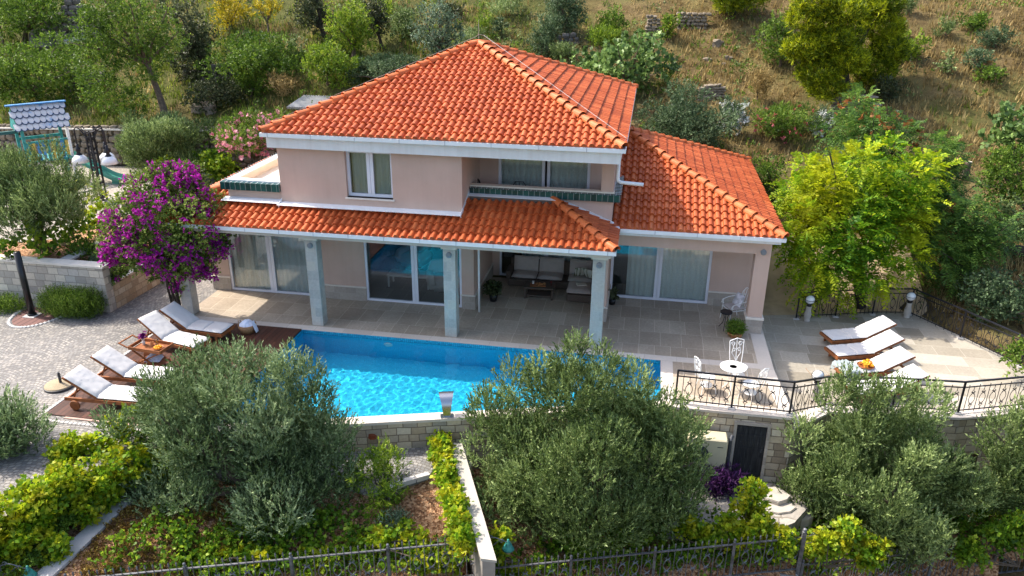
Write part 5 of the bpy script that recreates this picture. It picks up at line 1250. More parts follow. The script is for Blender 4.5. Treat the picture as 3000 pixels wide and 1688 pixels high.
for sx in (-1, 1):
    for sy in (-1, 1): mb = MB(); mb.bar((sx * .45, sy * .26, 0), (sx * .47, sy * .27, .36), .06, .06); mb.build('leg', M('wicker'), ct)
tr = thing('serving_tray', 'wooden tray of snacks on the wicker coffee table', 'tray', (-4.05, 3.92, .412), .1, local=True)
MB().bbox(-.26, .26, -.15, .15, 0, .02, .004).build('tray', M('teak'), tr)
mb = MB(); r = random.Random(2)
for k in range(14): mb.pillow(Matrix.Translation((r.uniform(-.05, .22), r.uniform(-.1, .1), .04)) @ Matrix.Rotation(r.uniform(0, 3), 4, 'Z'), .09, .06, .04, 5, 5, 3)
mb.build('snacks', M('terracotta'), tr, smooth=True)
for x, y, lab, m in ((-3.62, 4.0, 'red wine glass beside the tray on the coffee table', 'purpleleaf'), (-4.22, 3.96, 'white candle jar on the coffee table', 'cushion')):
    o = MB().lathe([(0, 0), (.03, 0), (.008, .01), (.008, .07), (.035, .10), (.03, .16), (0, .16)] if m == 'purpleleaf' else [(0, 0), (.035, 0), (.04, .10), (0, .10)], n=12).build('wine_glass' if m == 'purpleleaf' else 'candle_jar', m_plain('red_wine', (.10, .01, .015), .2) if m == 'purpleleaf' else M(m)); o.location = (x, y, .412 if m == 'purpleleaf' else .435); tag(o, lab, 'glass' if m == 'purpleleaf' else 'candle')
mb = MB(); mb.bbox(-.16, .16, -.11, .11, 0, .03, .004); o = mb.build('magazine', M('marble')); o.location = (-2.62, 4.12, .455); o.rotation_euler = (0, 0, .3); tag(o, 'pale folded magazine lying on the sofa chaise', 'magazine')
# balcony chairs
def bchair(label, loc, rz):
    t = thing('balcony_chair', label, 'chair', loc, rz, 'dark iron chairs on the balcony', local=True)
    MB().lathe([(0, .43), (.2, .43), (.2, .45), (0, .45)], n=16).build('seat', M('iron'), t)
    mb = MB(); mb.tube([(-.2, -.2, .43), (-.22, -.28, .8), (-.12, -.3, .97), (.12, -.3, .97), (.22, -.28, .8), (.2, -.2, .43)], .014, 6)
    for k in range(-1, 2): mb.tube([(k * .09, -.21, .45), (k * .11, -.29, .95)], .009, 5)
    mb.tube([(-.2, -.25, .68), (.2, -.25, .68)], .009, 5); mb.build('backrest', M('iron'), t)
    for s in (-1, 1):
        mb = MB(); mb.tube([(s * .22, -.26, .68), (s * .24, .1, .66), (s * .22, .18, .45)], .011, 5); mb.build('arm', M('iron'), t)
        for q in (-1, 1): mb = MB(); mb.tube([(s * .17, q * .17, .43), (s * .2, q * .2, 0)], .012, 5); mb.build('leg', M('iron'), t)
bchair('dark iron chair in the left corner of the balcony', (-5.5, 2.75, 3.28), math.radians(-65)); bchair('dark iron chair in front of the balcony door', (-4.55, 2.95, 3.28), math.radians(5))
# heat pump
p = aty(*B3(1890, 60), -2.9); t = thing('heat_pump', 'ivory outdoor heat pump unit beside the blackened cellar door', 'heat pump', (1.22, -2.82, -1.97), local=True)
MB().bbox(-.50, .46, -.22, .22, .62, 1.46, .03).build('casing', M('acbeige'), t)
mb = MB(); mb.lathe([(.23, 0), (.25, 0), (.25, .015), (.23, .015)], n=24); 
for k in range(8): mb.bar((0, 0, .006), (.24 * math.cos(k * PI / 4), .24 * math.sin(k * PI / 4), .006), .012, .01)
w = mb.build('fan_grille', M('greypole'), t); w.matrix_local = Matrix.Translation((-.22, -.222, 1.02)) @ Matrix.Rotation(PI / 2, 4, 'X')
mb = MB(); mb.box(.22, .36, -.224, -.219, 1.25, 1.27); mb.build('badge', M('greypole'), t)
mb = MB(); mb.bar((-.4, 0, 0), (-.4, 0, .62), .06, .3); mb.bar((.36, 0, 0), (.36, 0, .62), .06, .3); mb.build('stand', M('concrete'), t)
mb = MB(); mb.tube([(.56, .1, .0), (.56, .1, 1.3), (.6, .2, 1.38)], .045, 8); mb.tube([(.46, 0, .8), (.56, .1, .8)], .03, 6); mb.build('pipe', M('greypole'), t)

# ---- lamp post on the gravel
p = atz(*M1(1030, 562), 1.41); lp_ = thing('lamp_post', 'ornate three-armed iron lamp post with white bowl shades on the gravel', 'lamp post', (p[0], p[1], 1.41), math.radians(-8), local=True)
Hh = 2.75; mb = MB()
for sx, sy in ((-1, -1), (1, -1), (1, 1), (-1, 1)): mb.bar((sx * .15, sy * .10, 0), (sx * .11, sy * .08, Hh), .055, .055)
for z in np.arange(.1, Hh - .1, .24): mb.tube([(-.13, -.10, z), (.13, -.10, z + .12), (-.13, -.10, z + .24)], .016, 4); mb.tube([(.13, -.10, z), (-.13, -.10, z + .12), (.13, -.10, z + .24)], .016, 4)
for z in (.1, .7, 1.3, 1.9, 2.5): mb.box(-.16, .16, -.12, .12, z, z + .05)
mb.build('shaft', M('iron'), lp_)
for k, (dx, dy) in enumerate(((-.62, -.1), (.62, .1), (.05, .6))):
    L = math.hypot(dx, dy); P = lambda u, z: (dx * u, dy * u, z)
    mb = MB(); mb.tube([P(.05, Hh - .35), P(.35, Hh - .15), P(.6, Hh + .08), P(.85, Hh + .15), P(1, Hh + .05), P(1, Hh - .1)], .03, 6); mb.tube([P(.3, Hh + .1), P(.4, Hh + .2), P(.5, Hh + .12), P(.42, Hh + .04), P(.2, Hh - .02), P(.05, Hh)], .022, 5)
    mb.tube([P(1, Hh + .02), P(1, Hh - .6)], .03, 6); arm = mb.build('arm', M('iron'), lp_)
    mb = MB(); mb.lathe([(0, .1), (.06, .1), (.05, .0), (.09, -.06), (.10, -.16), (.06, -.22), (.11, -.30), (.14, -.34), (0, -.34)][::-1], (dx, dy, Hh - .62), 12); mb.build('lamp_holder', M('iron'), arm, smooth=True)
    mb = MB(); mb.lathe([(0, -.31), (.14, -.33), (.26, -.44), (.33, -.62), (.315, -.62), (.24, -.46), (0, -.36)][::-1], (dx, dy, Hh - .62), 18); mb.build('lamp_shade', M('whiteglass'), arm, smooth=True)
# ---- playhouse with slide
a = atz(*T1(80, 1080), 4.72); b = atz(*T1(630, 1030), 4.72); d = Vector((b[0] - a[0], b[1] - a[1], 0)); W = d.length; ang = math.atan2(d.y, d.x)
c = Vector((a[0] + b[0], a[1] + b[1], 0)) / 2; back = Vector((-math.sin(ang), math.cos(ang), 0))
ph = thing('playhouse', "children's wooden play tower with a scalloped blue and white roof", 'playhouse', (c.x, c.y, 1.41), ang, local=True)
hw = W / 2; g0 = 4.72 - 1.41; e0 = 3.80 - 1.41; de = .78
rim = MB()
for s in (-1, 1):
    mb = MB(); nrow = 4; cols = 9
    for j in range(nrow):
        f0, f1 = j / nrow, (j + 1) / nrow
        for i in range(cols):
            r = random.Random(i * 7 + j); w = 2 * hw / cols; xx = -hw + i * w + (w / 2 if j % 2 else 0) - w * .25; 
            def pt(f, x, l): return (x, s * -(de * (1 - f)), e0 + (g0 - e0) * f + l)
            lo = []; 
            for q in range(7): th = PI * q / 6; lo.append((xx + w / 2 - math.cos(th) * w * .47, f0 + .0 + .09 * (1 - math.sin(th))))
            V = [pt(f1 + .06, xx + .02 * w, 0.005), *[pt(f, x, .05) for x, f in lo], pt(f1 + .06, xx + w * .98, .005)]
            V2 = [(x, y, z - .022) for x, y, z in V]; m = len(V)
            if s > 0: rim.tube([(x, y + s * -.012, z - .02) for x, y, z in V[1:-1]], .022, 4); idx = list(range(m)); mb.add(V + V2, [tuple(idx if s > 0 else idx[::-1])] + [(k, m + k, m + (k + 1) % m, (k + 1) % m) for k in range(m)])
    rf_ = mb.build('roof', M('scale'), ph)
rim.build('scale_edges', m_plain('dark_blue_edge_paint', (.02, .05, .12), .6), rf_)
mb = MB(); mb.bar((-hw - .1, 0, g0 + .06), (hw + .1, 0, g0 + .06), .22, .05); mb.build('ridge_board', M('bluepaint'), ph)
mb = MB()
for s in (-1, 1): mb.add([(s * hw * .96, -de, e0 - .02), (s * hw * .96, de, e0 - .02), (s * hw * .96, 0, g0 - .02)], [(0, 1, 2)])
mb.build('gable', M('teal'), ph)
for sx in (-1, 1):
    for sy in (-1, 1): mb = MB(); mb.bar((sx * hw * .82, sy * .62, 0), (sx * hw * .82, sy * .62, e0 + .12), .11, .11); mb.build('post', M('whiteiron' if (sx, sy) == (1, -1) else 'teal'), ph)
MB().bbox(-hw * .85, hw * .85, -.66, .66, 1.05, 1.13, .01).build('platform', M('teal'), ph)
for s in (-1, 1): mb = MB(); mb.bar((-hw * .82, s * .64, 1.88), (hw * .82, s * .64, 1.88), .05, .12); mb.build('handrail', M('teal'), ph)
for i in range(9):
    x = -hw * .7 + i * hw * 1.4 / 8
    mb = MB(); mb.prism([(x - .055, -.685), (x + .055, -.685), (x + .055, -.66), (x - .055, -.66)], 1.14, 1.86); mb.build('picket', M(['teal', 'yellow', 'bluepaint', 'bluepaint', 'teal', 'yellow', 'teal', 'bluepaint', 'yellow'][i]), ph)
mb = MB(); mb.bar((-hw * .85 - 3.5, 0, e0 - .1), (-hw * .85, 0, e0 - .1), .12, .12); mb.build('swing_beam', m_plain('dark_green_beam', (.02, .10, .10), .6), ph)
e = atz(*M1(1235, 385), 1.5); top = ph.matrix_basis @ Vector((hw * .85, -.1, 1.12)); top = Vector(ph.location) + Matrix.Rotation(ang, 3, 'Z') @ Vector((hw * .80, -.45, 1.12)); en = Vector(e); 
sl = thing('slide', 'green plastic slide running from the play tower to the gravel', 'slide', (en.x, en.y, 1.41))
mb = MB(); n = 12; dd = (en - top); hd = Vector((dd.x, dd.y, 0)).normalized(); sd = Vector((-hd.y, hd.x, 0)) * .25; V = []
for k in range(n + 1):
    u = k / n; z = 2.55 + (1.62 - 2.55) * (u if u < .8 else .8 + (u - .8) * .35) / .87; q = Vector((top.x + dd.x * u, top.y + dd.y * u, z))
    V += [q - sd + Vector((0, 0, .16)), q - sd * .8, q + sd * .8, q + sd + Vector((0, 0, .16)), q + sd * 1.05 + Vector((0, 0, .1)), q + sd * .85 + Vector((0, 0, -.05)), q - sd * .85 + Vector((0, 0, -.05)), q - sd * 1.05 + Vector((0, 0, .1))]
mb.add(V, [(k * 8 + j, k * 8 + (j + 1) % 8, (k + 1) * 8 + (j + 1) % 8, (k + 1) * 8 + j) for k in range(n) for j in range(8)] + [tuple(range(8)), tuple(n * 8 + j for j in range(7, -1, -1))]); mb.build('chute', M('slide'), sl)
q = top + dd * .85; mb = MB(); mb.bar((q.x, q.y, 1.40), (q.x, q.y, 1.62), .3, .08); mb.build('support', M('slide'), sl)
# stumps and log
for (b0, t0, r, lab, m) in ((M4(1735, 480), M4(1745, 255), .20, 'thick dark tree stump with a flat sawn top, behind the yellow tree', 'darkbark'), (M4(1970, 360), M4(2010, 225), .13, 'slim leaning grey stump with a pale sawn top on the slope', 'bark')):
    p = ground_at(*b0); top = aty(*t0, p[1]); h = max(.7, top[2] - p[2]); t = thing('tree_stump', lab, 'tree stump', p, local=True); dx = top[0] - p[0]
    mb = MB(); mb.tube([(0, 0, -.2), (dx * .5, 0, h * .5), (dx, 0, h)], [r * 1.15, r, r * .9], 10); mb.build('trunk', M(m), t)
    mb = MB(); mb.lathe([(0, 0), (r * .92, 0), (r * .92, .03), (0, .03)], (dx, 0, h), 12); mb.build('sawn_top', M('whiterock'), t)
p = ground_at(*M4(2490, 1130)); t = thing('cut_log', 'short cut log with a pale hollow end lying at the right edge', 'log', p, .6, local=True)
mb = MB(); mb.tube([(-.35, .3, .2), (.3, -.25, .2)], .22, 10); mb.build('trunk', M('darkbark'), t)
mb = MB(); mb.tube([(.31, -.26, .2), (.33, -.278, .2)], .21, 10); mb.build('sawn_end', M('marble'), t)
p = ground_at(*T1(40, 470)); t = thing('stone_table', 'rough stone slab table at the upper left edge', 'table', p, local=True)
mb = MB(); mb.bar((0, 0, 0), (0, 0, 1.2), .1, .1); mb.build('post', M('rock'), t); mb = MB(); mb.box(-.4, .4, -.25, .25, 1.2, 1.28); mb.build('slab', M('rock'), t)
p = ground_at(*T1(660, 480)); q = ground_at(*T1(870, 440)); mb = MB(); mb.bar((p[0], p[1], p[2] + .3), (q[0], q[1], q[2] + .35), .2, .25); tag(mb.build('log', m_plain('grey_weathered_log', (.30, .33, .34), .8), org=tuple(p)), 'grey weathered beam lying below the tall dark dry-stone wall', 'log')
# ================================================================ vegetation
DIAM = np.array([(0, 0), (.42, -.5), (1, 0), (.42, .5)])
LOBE = np.array([(0, 0), (.12, -.42), (.55, -.55), (.62, -.28), (1, 0), (.62, .28), (.55, .55), (.12, .42)])
OVAL = np.array([(0, 0), (.3, -.45), (.72, -.40), (1, 0), (.72, .40), (.3, .45)])

def norm(a): return a / np.maximum(np.linalg.norm(a, axis=-1, keepdims=True), 1e-9)

def leaves(blobs, nleaf, k, L, W, spr, up=.6, out=.8, jit=.5, shell=.72, tmpl=DIAM, pin=False, droop=0., seed=0, fold=0., zmin=None, flat=0., align=.75, bvw=.34):
    """leaf polygons on sprigs spread over ellipsoid clumps -> vertices, values"""
    r = np.random.default_rng(seed); B = np.asarray(blobs, float)
    w = (B[:, 3] * B[:, 4] + B[:, 4] * B[:, 5] + B[:, 3] * B[:, 5]); n = max(4, int(nleaf / k))
    bi = r.choice(len(B), n, p=w / w.sum()); d = norm(r.normal(size=(n, 3)))
    rad = shell + (1 - shell) * r.random((n, 1)) ** .7; rad[r.random(n) < .22] *= .75
    p = B[bi, :3] + d * B[bi, 3:6] * rad
    nr = norm(d / B[bi, 3:6])
    if zmin is not None: ok = p[:, 2] > zmin; p, nr, bi = p[ok], nr[ok], bi[ok]; n = len(p)
    dr = norm(nr * out + np.array([0, 0, up]) + r.normal(size=(n, 3)) * jit)
    bv = r.random(len(B))[bi]
    sv = np.clip(bvw * bv + .36 * r.random(n) + .15, 0, 1)
    j = np.arange(k)
    t = (j[None, :] + r.random((n, k)) * .6) / k
    pos = p[:, None, :] + dr[:, None, :] * (t[..., None] * spr)
    if droop: pos[..., 2] -= droop * spr * t ** 2
    if pin:
        side = norm(np.cross(dr, np.array([0, 0, 1.0]) + r.normal(size=(n, 3)) * .25))
        sg = np.where(j % 2 == 0, 1., -1.)[None, :, None]
        ld = norm(side[:, None, :] * sg + dr[:, None, :] * .45 + r.normal(size=(n, k, 3)) * .12 - np.array([0, 0, .25]))
        nn = norm(np.cross(side, dr))[:, None, :] + r.normal(size=(n, k, 3)) * .2
        nn = np.where(nn[..., 2:3] < 0, -nn, nn)
    else:
        ld = norm(dr[:, None, :] * align + r.normal(size=(n, k, 3)) * (.62 if align < .9 else .42))
        nn = r.normal(size=(n, k, 3)) * (1 - flat) + (nr[:, None, :] * .5 + np.array([0, 0, .6])) * (.3 + flat)
    sd = norm(np.cross(ld, nn)); nn = np.cross(sd, ld)
    sc = r.uniform(.7, 1.25, (n, k, 1))
    V = []
    for a, b in tmpl:
        V.append(pos + ld * (a * L * sc) + sd * (b * W * sc) + nn * (abs(b) * fold * W * sc - droop * .12 * a * a * L))
    V = np.stack(V, 2).reshape(-1, 3)
    val = np.clip(sv[:, None] + r.normal(size=(n, k)) * .13, 0, 1).ravel()
    return V, val

def crown(c, rx, ry, rz, nb, br, seed, flat_bottom=.0):
    r = np.random.default_rng(seed); out = [(c[0], c[1], c[2], rx * .5, ry * .5, rz * .5)]
    for i in range(nb):
        d = norm(r.normal(size=3)); d[2] = d[2] if d[2] > -flat_bottom or not flat_bottom else d[2] * .5
        q = r.uniform(.60, 1.06); s = br * r.uniform(.55, 1.3)
        out.append((c[0] + d[0] * rx * (q - s * .35), c[1] + d[1] * ry * (q - s * .35), c[2] + d[2] * rz * (q - s * .35), rx * s, ry * s, rz * s))
    return out

def trunk_mb(base, blobs, r0, seed, stems=1, lean=None):
    r = random.Random(seed); mb = MB(); c = np.array(blobs)[:, :3].mean(0)
    for s in range(stems):
        b = np.array(base) + (np.array([r.uniform(-.2, .2), r.uniform(-.2, .2), 0]) if stems > 1 else 0)
        fork = b + (c - b) * (.55 if stems == 1 else .4) + np.array([r.uniform(-.1, .1), r.uniform(-.1, .1), 0])
        if lean is not None and stems == 1: fork = np.array(lean)
        mid = (b + fork) / 2 + np.array([r.uniform(-.06, .06), r.uniform(-.06, .06), 0])
        mb.tube([b - np.array([0, 0, .2]), b, mid, fork], [r0 * 1.3, r0 * 1.1, r0 * .85, r0 * .7], 7)
        for i, q in enumerate(blobs[1:1 + (10 if stems == 1 else 5)]):
            e = np.array(q[:3]); m = fork + (e - fork) * .5 + np.array([r.uniform(-.1, .1), r.uniform(-.1, .1), .05])
            mb.tube([fork, m, e, e + (e - fork) * .25], [r0 * .5, r0 * .32, r0 * .18, r0 * .06], 5)
    return mb

KD = {  # mat, L, W, k, sprig, up, out, jitter, template, pinnate, droop, cover, bark, clump size
    'olive': ('olive', .090, .028, 14, .36, 1.2, .75, .33, DIAM, 0, 0, 6.5, 'bark', .34),
    'olive2': ('olive2', .084, .028, 14, .33, 1.2, .7, .36, DIAM, 0, 0, 6.5, 'bark', .32),
    'bush': ('green', .10, .055, 8, .22, .6, .8, .6, DIAM, 0, 0, 2.8, 'bark', .36),
    'bright': ('bright', .10, .05, 8, .25, .8, .7, .6, DIAM, 0, 0, 2.8, 'bark', .36),
    'yellow': ('yellowleaf', .10, .06, 7, .25, .6, .8, .7, DIAM, 0, 0, 1.3, 'bark', .30),
    'dark': ('darkoak', .09, .055, 8, .22, .5, .9, .6, DIAM, 0, 0, 3.0, 'darkbark', .34),
    'silver': ('silver', .11, .07, 7, .25, .4, .9, .7, DIAM, 0, 0, 2.4, 'bark', .30),
    'greygreen': ('greygreen', .10, .04, 9, .25, .6, .8, .6, DIAM, 0, 0, 3.0, 'bark', .30),
    'pine': ('pine', .16, .030, 14, .26, .9, .75, .5, DIAM, 0, 0, 5., 'darkbark', .26),
    'robinia': ('robinia', .125, .058, 16, .56, .15, 1., .5, OVAL, 1, .35, 2.6, 'darkbark', .26),
    'ailanthus': ('ailanthus', .12, .035, 18, .62, .25, 1., .5, OVAL, 1, .4, 2.4, 'darkbark', .26),
    'fig': ('fig', .20, .17, 5, .35, .7, .8, .6, LOBE, 0, .2, 2.2, 'bark', .28),
    'broom': ('bright', .16, .018, 9, .4, 1.4, .5, .3, DIAM, 0, 0, 2.4, 'bark', .34),
    'vine': ('vine', .145, .135, 4, .28, .5, .8, .7, LOBE, 0, .25, 2.2, 'bark', .3),
    'vinegreen': ('vinegreen', .145, .135, 4, .28, .5, .8, .7, LOBE, 0, .25, 2.4, 'bark', .3),
    'acacia': ('bright', .13, .026, 14, .26, .9, .7, .5, DIAM, 0, 0, 2.0, 'darkbark', .24),
    'oleander': ('greygreen', .15, .03, 9, .32, 1.1, .7, .4, DIAM, 0, 0, 2.4, 'bark', .3),
}
_seed = [100]
def plant(kind, name, label, cat, base, box, group=None, cover=1., trunk=.09, stems=1, nb=16, yplane=None, mat=None, ls=1., depth=.9, lean=None, shell=.72, extra=None, zmin=None, bigclump=1.):
    """base: ground point (3-vector); box: crown extent (x0,x1,ytop,ybottom) measured on the photograph at the depth of the plant"""
    _seed[0] += 1; sd = _seed[0]
    base = np.array(base, float); yp = base[1] if yplane is None else yplane
    x0, x1, yt, yb = box; cx, cy = (x0 + x1) / 2, (yt + yb) / 2
    c = aty(cx, cy, yp); rx = abs(aty(x1, cy, yp)[0] - aty(x0, cy, yp)[0]) / 2; hh = abs(aty(cx, yt, yp)[2] - aty(cx, yb, yp)[2]) / 2
    ry = rx * depth; v = c - CP; tan = -v[2] / math.hypot(v[0], v[1])
    rz = math.sqrt(max((hh * .5) ** 2, hh ** 2 - (ry * tan) ** 2))
    k_ = KD[kind]; dist = np.linalg.norm(v); px = dist / 780
    L = max(k_[1], 2.1 * px if kind not in ('pine', 'broom', 'acacia') else 2.6 * px) * ls; W = max(k_[2], .62 * px) * ls * (L / k_[1]) ** .3
    t = thing(name, label, cat, tuple(base), 0, group)
    bl = crown(c, rx * .98, ry, rz, nb, k_[13] * bigclump, sd)
    if extra: bl += extra
    area = PI * rx * rz + .6 * PI * rx * ry
    nl = int(min(170000, cover * k_[11] * area / (L * W * .5)))
    V, val = leaves(bl, nl, k_[3], L, W, k_[4] * max(1, (L / k_[1]) ** .8), k_[5], k_[6], k_[7], shell, k_[8], bool(k_[9]), k_[10], sd, .2 if k_[8] is not DIAM else 0., zmin, 0., 1.1 if kind.startswith('olive') else .75, .42 if kind.startswith('olive') else .55 if kind == 'pine' else .36)
    mesh_np('foliage', V, len(k_[8]), M(mat or k_[0]), t, val, base)
    if trunk: trunk_mb(base, bl, trunk, sd, stems, lean).build('trunk', M(k_[12]), t)
    return t, bl, (c, rx, ry, rz)
def flowers(t, bl, n, size, mat, base, seed, only_top=False, spr=.1, k=5):
    V, val = leaves(bl, n, k, size, size * .8, spr, .4, 1., .6, .92, OVAL, False, 0, seed)
    mesh_np('flowers', V, 6, M(mat), t, val, base)
G = ground_at
def gp(px, py): return G(px, py)
FX = 1.16505  # display px to photo px
# -- hillside, left to right
plant('bush', 'round_bush', 'large round dense green bush behind the playhouse at the left edge', 'bush', gp(110, 318), (-30, 245, 125, 318), nb=22, trunk=.1)
plant('bush', 'branching_shrub', 'tall open shrub on bare stems in the upper left corner', 'shrub', gp(70, 140), (-60, 215, -55, 105), cover=.8, stems=4, trunk=.07, nb=20)
b = gp(*T1(1690, 1230)); l = aty(*T1(1480, 640), b[1])
plant('bush', 'leaning_tree', 'tall leafy tree with a long leaning bare trunk above the gravel yard', 'tree', b, (240, 515, -70, 245), nb=26, trunk=.17, lean=l, cover=1.0, bigclump=.75, extra=[(*aty(q[0], q[1], b[1] - .5), q[2], q[2], q[2]) for q in ((290, 260, .9), (340, 285, .8), (390, 300, .6), (280, 200, .9))])
b = gp(*T1(2110, 830)); l = aty(*T1(2000, 560), b[1])
plant('dark', 'leaning_oak', 'dark evergreen oak with a leaning trunk right of the tall leafy tree', 'tree', b, (470, 615, -10, 225), nb=20, trunk=.14, lean=l)
plant('dark', 'evergreen_shrub', 'rounded dark evergreen shrub below the leaning oak', 'shrub', gp(625, 318), (555, 705, 228, 322), trunk=.06)
plant('bush', 'sunlit_shrub', 'small sunlit shrub right of the rounded dark shrub', 'shrub', gp(735, 290), (690, 790, 208, 292), trunk=.05)
plant('bush', 'wild_shrub', 'wide mass of mixed green shrubs above the pink oleander', 'shrub', gp(745, 232), (610, 890, 92, 236), trunk=.08, stems=3, nb=24)
plant('yellow', 'yellow_tree', 'thin yellow-leaved tree at the top edge, left of the slimmer yellow one', 'tree', gp(668, 98), (600, 735, -30, 85), trunk=.05, stems=3, cover=1.3)
plant('yellow', 'yellow_tree', 'slim yellow sapling at the top edge, beside the dark oak', 'tree', gp(790, 95), (742, 815, -20, 60), trunk=.05, stems=2, cover=1.1)
plant('dark', 'holm_oak', 'dark-leaved oak with thin dark stems at the top, left of the rounded light green tree', 'tree', gp(955, 122), (870, 972, -30, 105), trunk=.08, stems=3, cover=1.1)
plant('bush', 'round_tree', 'light green tree with a rounded column crown and pale forked stems', 'tree', gp(1030, 172), (945, 1092, -12, 160), trunk=.09, stems=2, nb=22, mat='bright')
plant('dark', 'dark_tree', 'tall dark tree just behind the rounded light green tree', 'tree', gp(1120, 150), (1050, 1130, -30, 130), trunk=.1)
plant('bright', 'bright_bush', 'bright green bush below the rounded light green tree', 'bush', gp(960, 252), (882, 1045, 132, 256), trunk=.06)
plant('greygreen', 'shady_shrub', 'dark shady shrub mass beside the left slope of the main roof', 'shrub', gp(1120, 250), (1030, 1235, 158, 258), trunk=.07, stems=3)
plant('silver', 'silver_tree', 'tall silvery grey-green tree behind the roof peak', 'tree', gp(1282, 182), (1213, 1348, -25, 178), trunk=.11, nb=24)
plant('broom', 'broom_bush', 'upright yellow-green broom left of the silvery tree, near the top', 'bush', gp(1128, 72), (1103, 1152, 6, 72), trunk=0)
plant('bush', 'light_shrub', 'small olive-green shrub just left of the silvery tree', 'shrub', gp(1185, 100), (1142, 1228, 18, 102), trunk=.05, mat='olive2')
plant('broom', 'broom_bush', 'small upright broom above and right of the roof peak', 'bush', gp(1420, 108), (1396, 1440, 50, 110), trunk=0)
plant('greygreen', 'tall_shrub', 'tall grey-green shrub on the slope above the ridge, left of the fig tree', 'shrub', gp(1590, 168), (1535, 1645, 32, 172), trunk=.07, stems=2)
plant('greygreen', 'wild_shrub', 'wide dark shrub at the top edge above the tall grey-green shrub', 'shrub', gp(1665, 98), (1585, 1735, -35, 98), trunk=.08, stems=3)
plant('bush', 'dark_conical_bush', 'dark rounded bush at the top behind the fig tree', 'bush', gp(1785, 118), (1738, 1835, 14, 118), trunk=.07)
plant('broom', 'broom_bush', 'wide bright broom bush directly behind the fig tree', 'bush', gp(1775, 142), (1712, 1832, 82, 142), trunk=0)
plant('broom', 'broom_bush', 'low yellowish broom patch left of the fig tree by the ridge', 'bush', gp(1650, 185), (1600, 1690, 140, 187), trunk=0, mat='olive2')
plant('fig', 'fig_tree', 'spreading fig tree with large leaves behind the right side of the main roof', 'tree', gp(1845, 286), (1655, 1985, 100, 285), trunk=.13, stems=3, nb=26, cover=1.1)
plant('greygreen', 'oleander_thicket', 'big dense grey-green shrub behind the right wing roof', 'shrub', gp(2000, 440), (1850, 2150, 255, 440), trunk=.09, stems=3, nb=26)
plant('bush', 'small_conical_bush', 'small bright cone-shaped bush on the open slope', 'bush', gp(1957, 122), (1930, 1985, 38, 122), trunk=.05, mat='bright')
b = gp(2150, 50); plant('pine', 'hanging_pine', 'low pine branches hanging in at the top edge', 'pine tree', b, (2020, 2275, -120, 55), trunk=.16, nb=20, bigclump=1.1)
plant('bush', 'dark_tall_bush', 'dark upright bush left of the tall pine', 'bush', gp(2285, 200), (2222, 2342, 45, 202), trunk=.08, mat='green', nb=20)
b = gp(2482, 272)
ex = []
for q in ((2360, 60, 36), (2375, 140, 40), (2345, 145, 34), (2400, 215, 42), (2420, 262, 36), (2500, 280, 34), (2560, 205, 45), (2600, 150, 40), (2590, 90, 40), (2470, 40, 40), (2480, 180, 40), (2570, 20, 50), (2385, 10, 40), (2440, 120, 40)):
    c = aty(q[0], q[1], b[1] + (0.6 if q[0] > 2480 else -1.6)); rr = q[2] * 48 / 2284; ex.append((*c, rr, rr * .9, rr * .62))
plant('pine', 'tall_pine', 'tall golden-green pine with layered foliage on the right-hand slope', 'pine tree', b, (2385, 2600, -130, 275), trunk=.2, nb=14, extra=ex + ex + ex, bigclump=.7, cover=3.)
for (bx, lab, k, mt) in (((2606, 2728, 92, 178), 'yellow-topped shrub right of the tall pine, at mid height', 'bush', 'bright'), ((2798, 2892, 45, 92), 'dark low juniper-like shrub at the top right', 'dark', 'green'), ((2822, 2905, 145, 208), 'round shrub in the dry grass, right side', 'bush', 'greygreen'), ((2862, 2948, 195, 242), 'low light-topped shrub below the round shrub in the dry grass', 'bush', 'green'), ((2558, 2650, 222, 298), 'dark shrub in the shade at the foot of the tall pine', 'dark', None), ((2640, 2686, -20, 52), 'yellowish upright shrub at the top edge right of the pine', 'broom', 'olive2'), ((2735, 2800, 72, 118), 'pale green tuft of shrub on the dry slope', 'broom', 'olive2'), ((2868, 2962, 85, 140), 'wide low grey-green shrub on the upper right slope', 'greygreen', None), ((2745, 2800, 160, 215), 'thin twiggy shrub in the middle of the dry grass', 'bush', 'olive2'), ((2180, 2260, 200, 300), 'dry twiggy brown-green bush left of the tall pine base', 'broom', 'drygrass'), ((2590, 2660, 60, 120), 'shaded shrub behind the right edge of the tall pine', 'dark', 'green')):
    plant(k, 'hill_shrub', lab, 'shrub', gp((bx[0] + bx[1]) / 2, bx[3]), bx, trunk=.04, mat=mt, nb=10, cover=.9)
r = random.Random(31)
for i, (x, y, w, h, k, mt) in enumerate(((830, 285, 90, 60, 'broom', 'drygrass'), (1380, 150, 110, 60, 'broom', 'olive2'), (1490, 60, 100, 70, 'broom', 'olive2'), (1180, 110, 70, 40, 'bush', 'olive2'), (870, 170, 60, 50, 'bush', 'olive2'), (560, 180, 60, 50, 'bush', 'olive2'), (1330, 60, 70, 50, 'dark', None), (1460, 100, 60, 46, 'bush', 'greygreen'))):
    lab = ('dry grassy bush beside the left corner of the main roof', 'pale scrub bush right behind the roof peak', 'pale feathery scrub at the top, above the ridge', 'scrub clump between the broom and the silvery tree', 'thin scrub bush on the bare slope left of the bright bush', 'scrub bush under the thin yellow tree', 'dark scrub at the top right of the silvery tree', 'small green shrub on the slope above the right ridge')[i]
    plant(k, 'scrub_bush', lab, 'scrub', gp(x, y), (x - w / 2, x + w / 2, y - h, y + 4), trunk=0, mat=mt, nb=8, cover=.7)
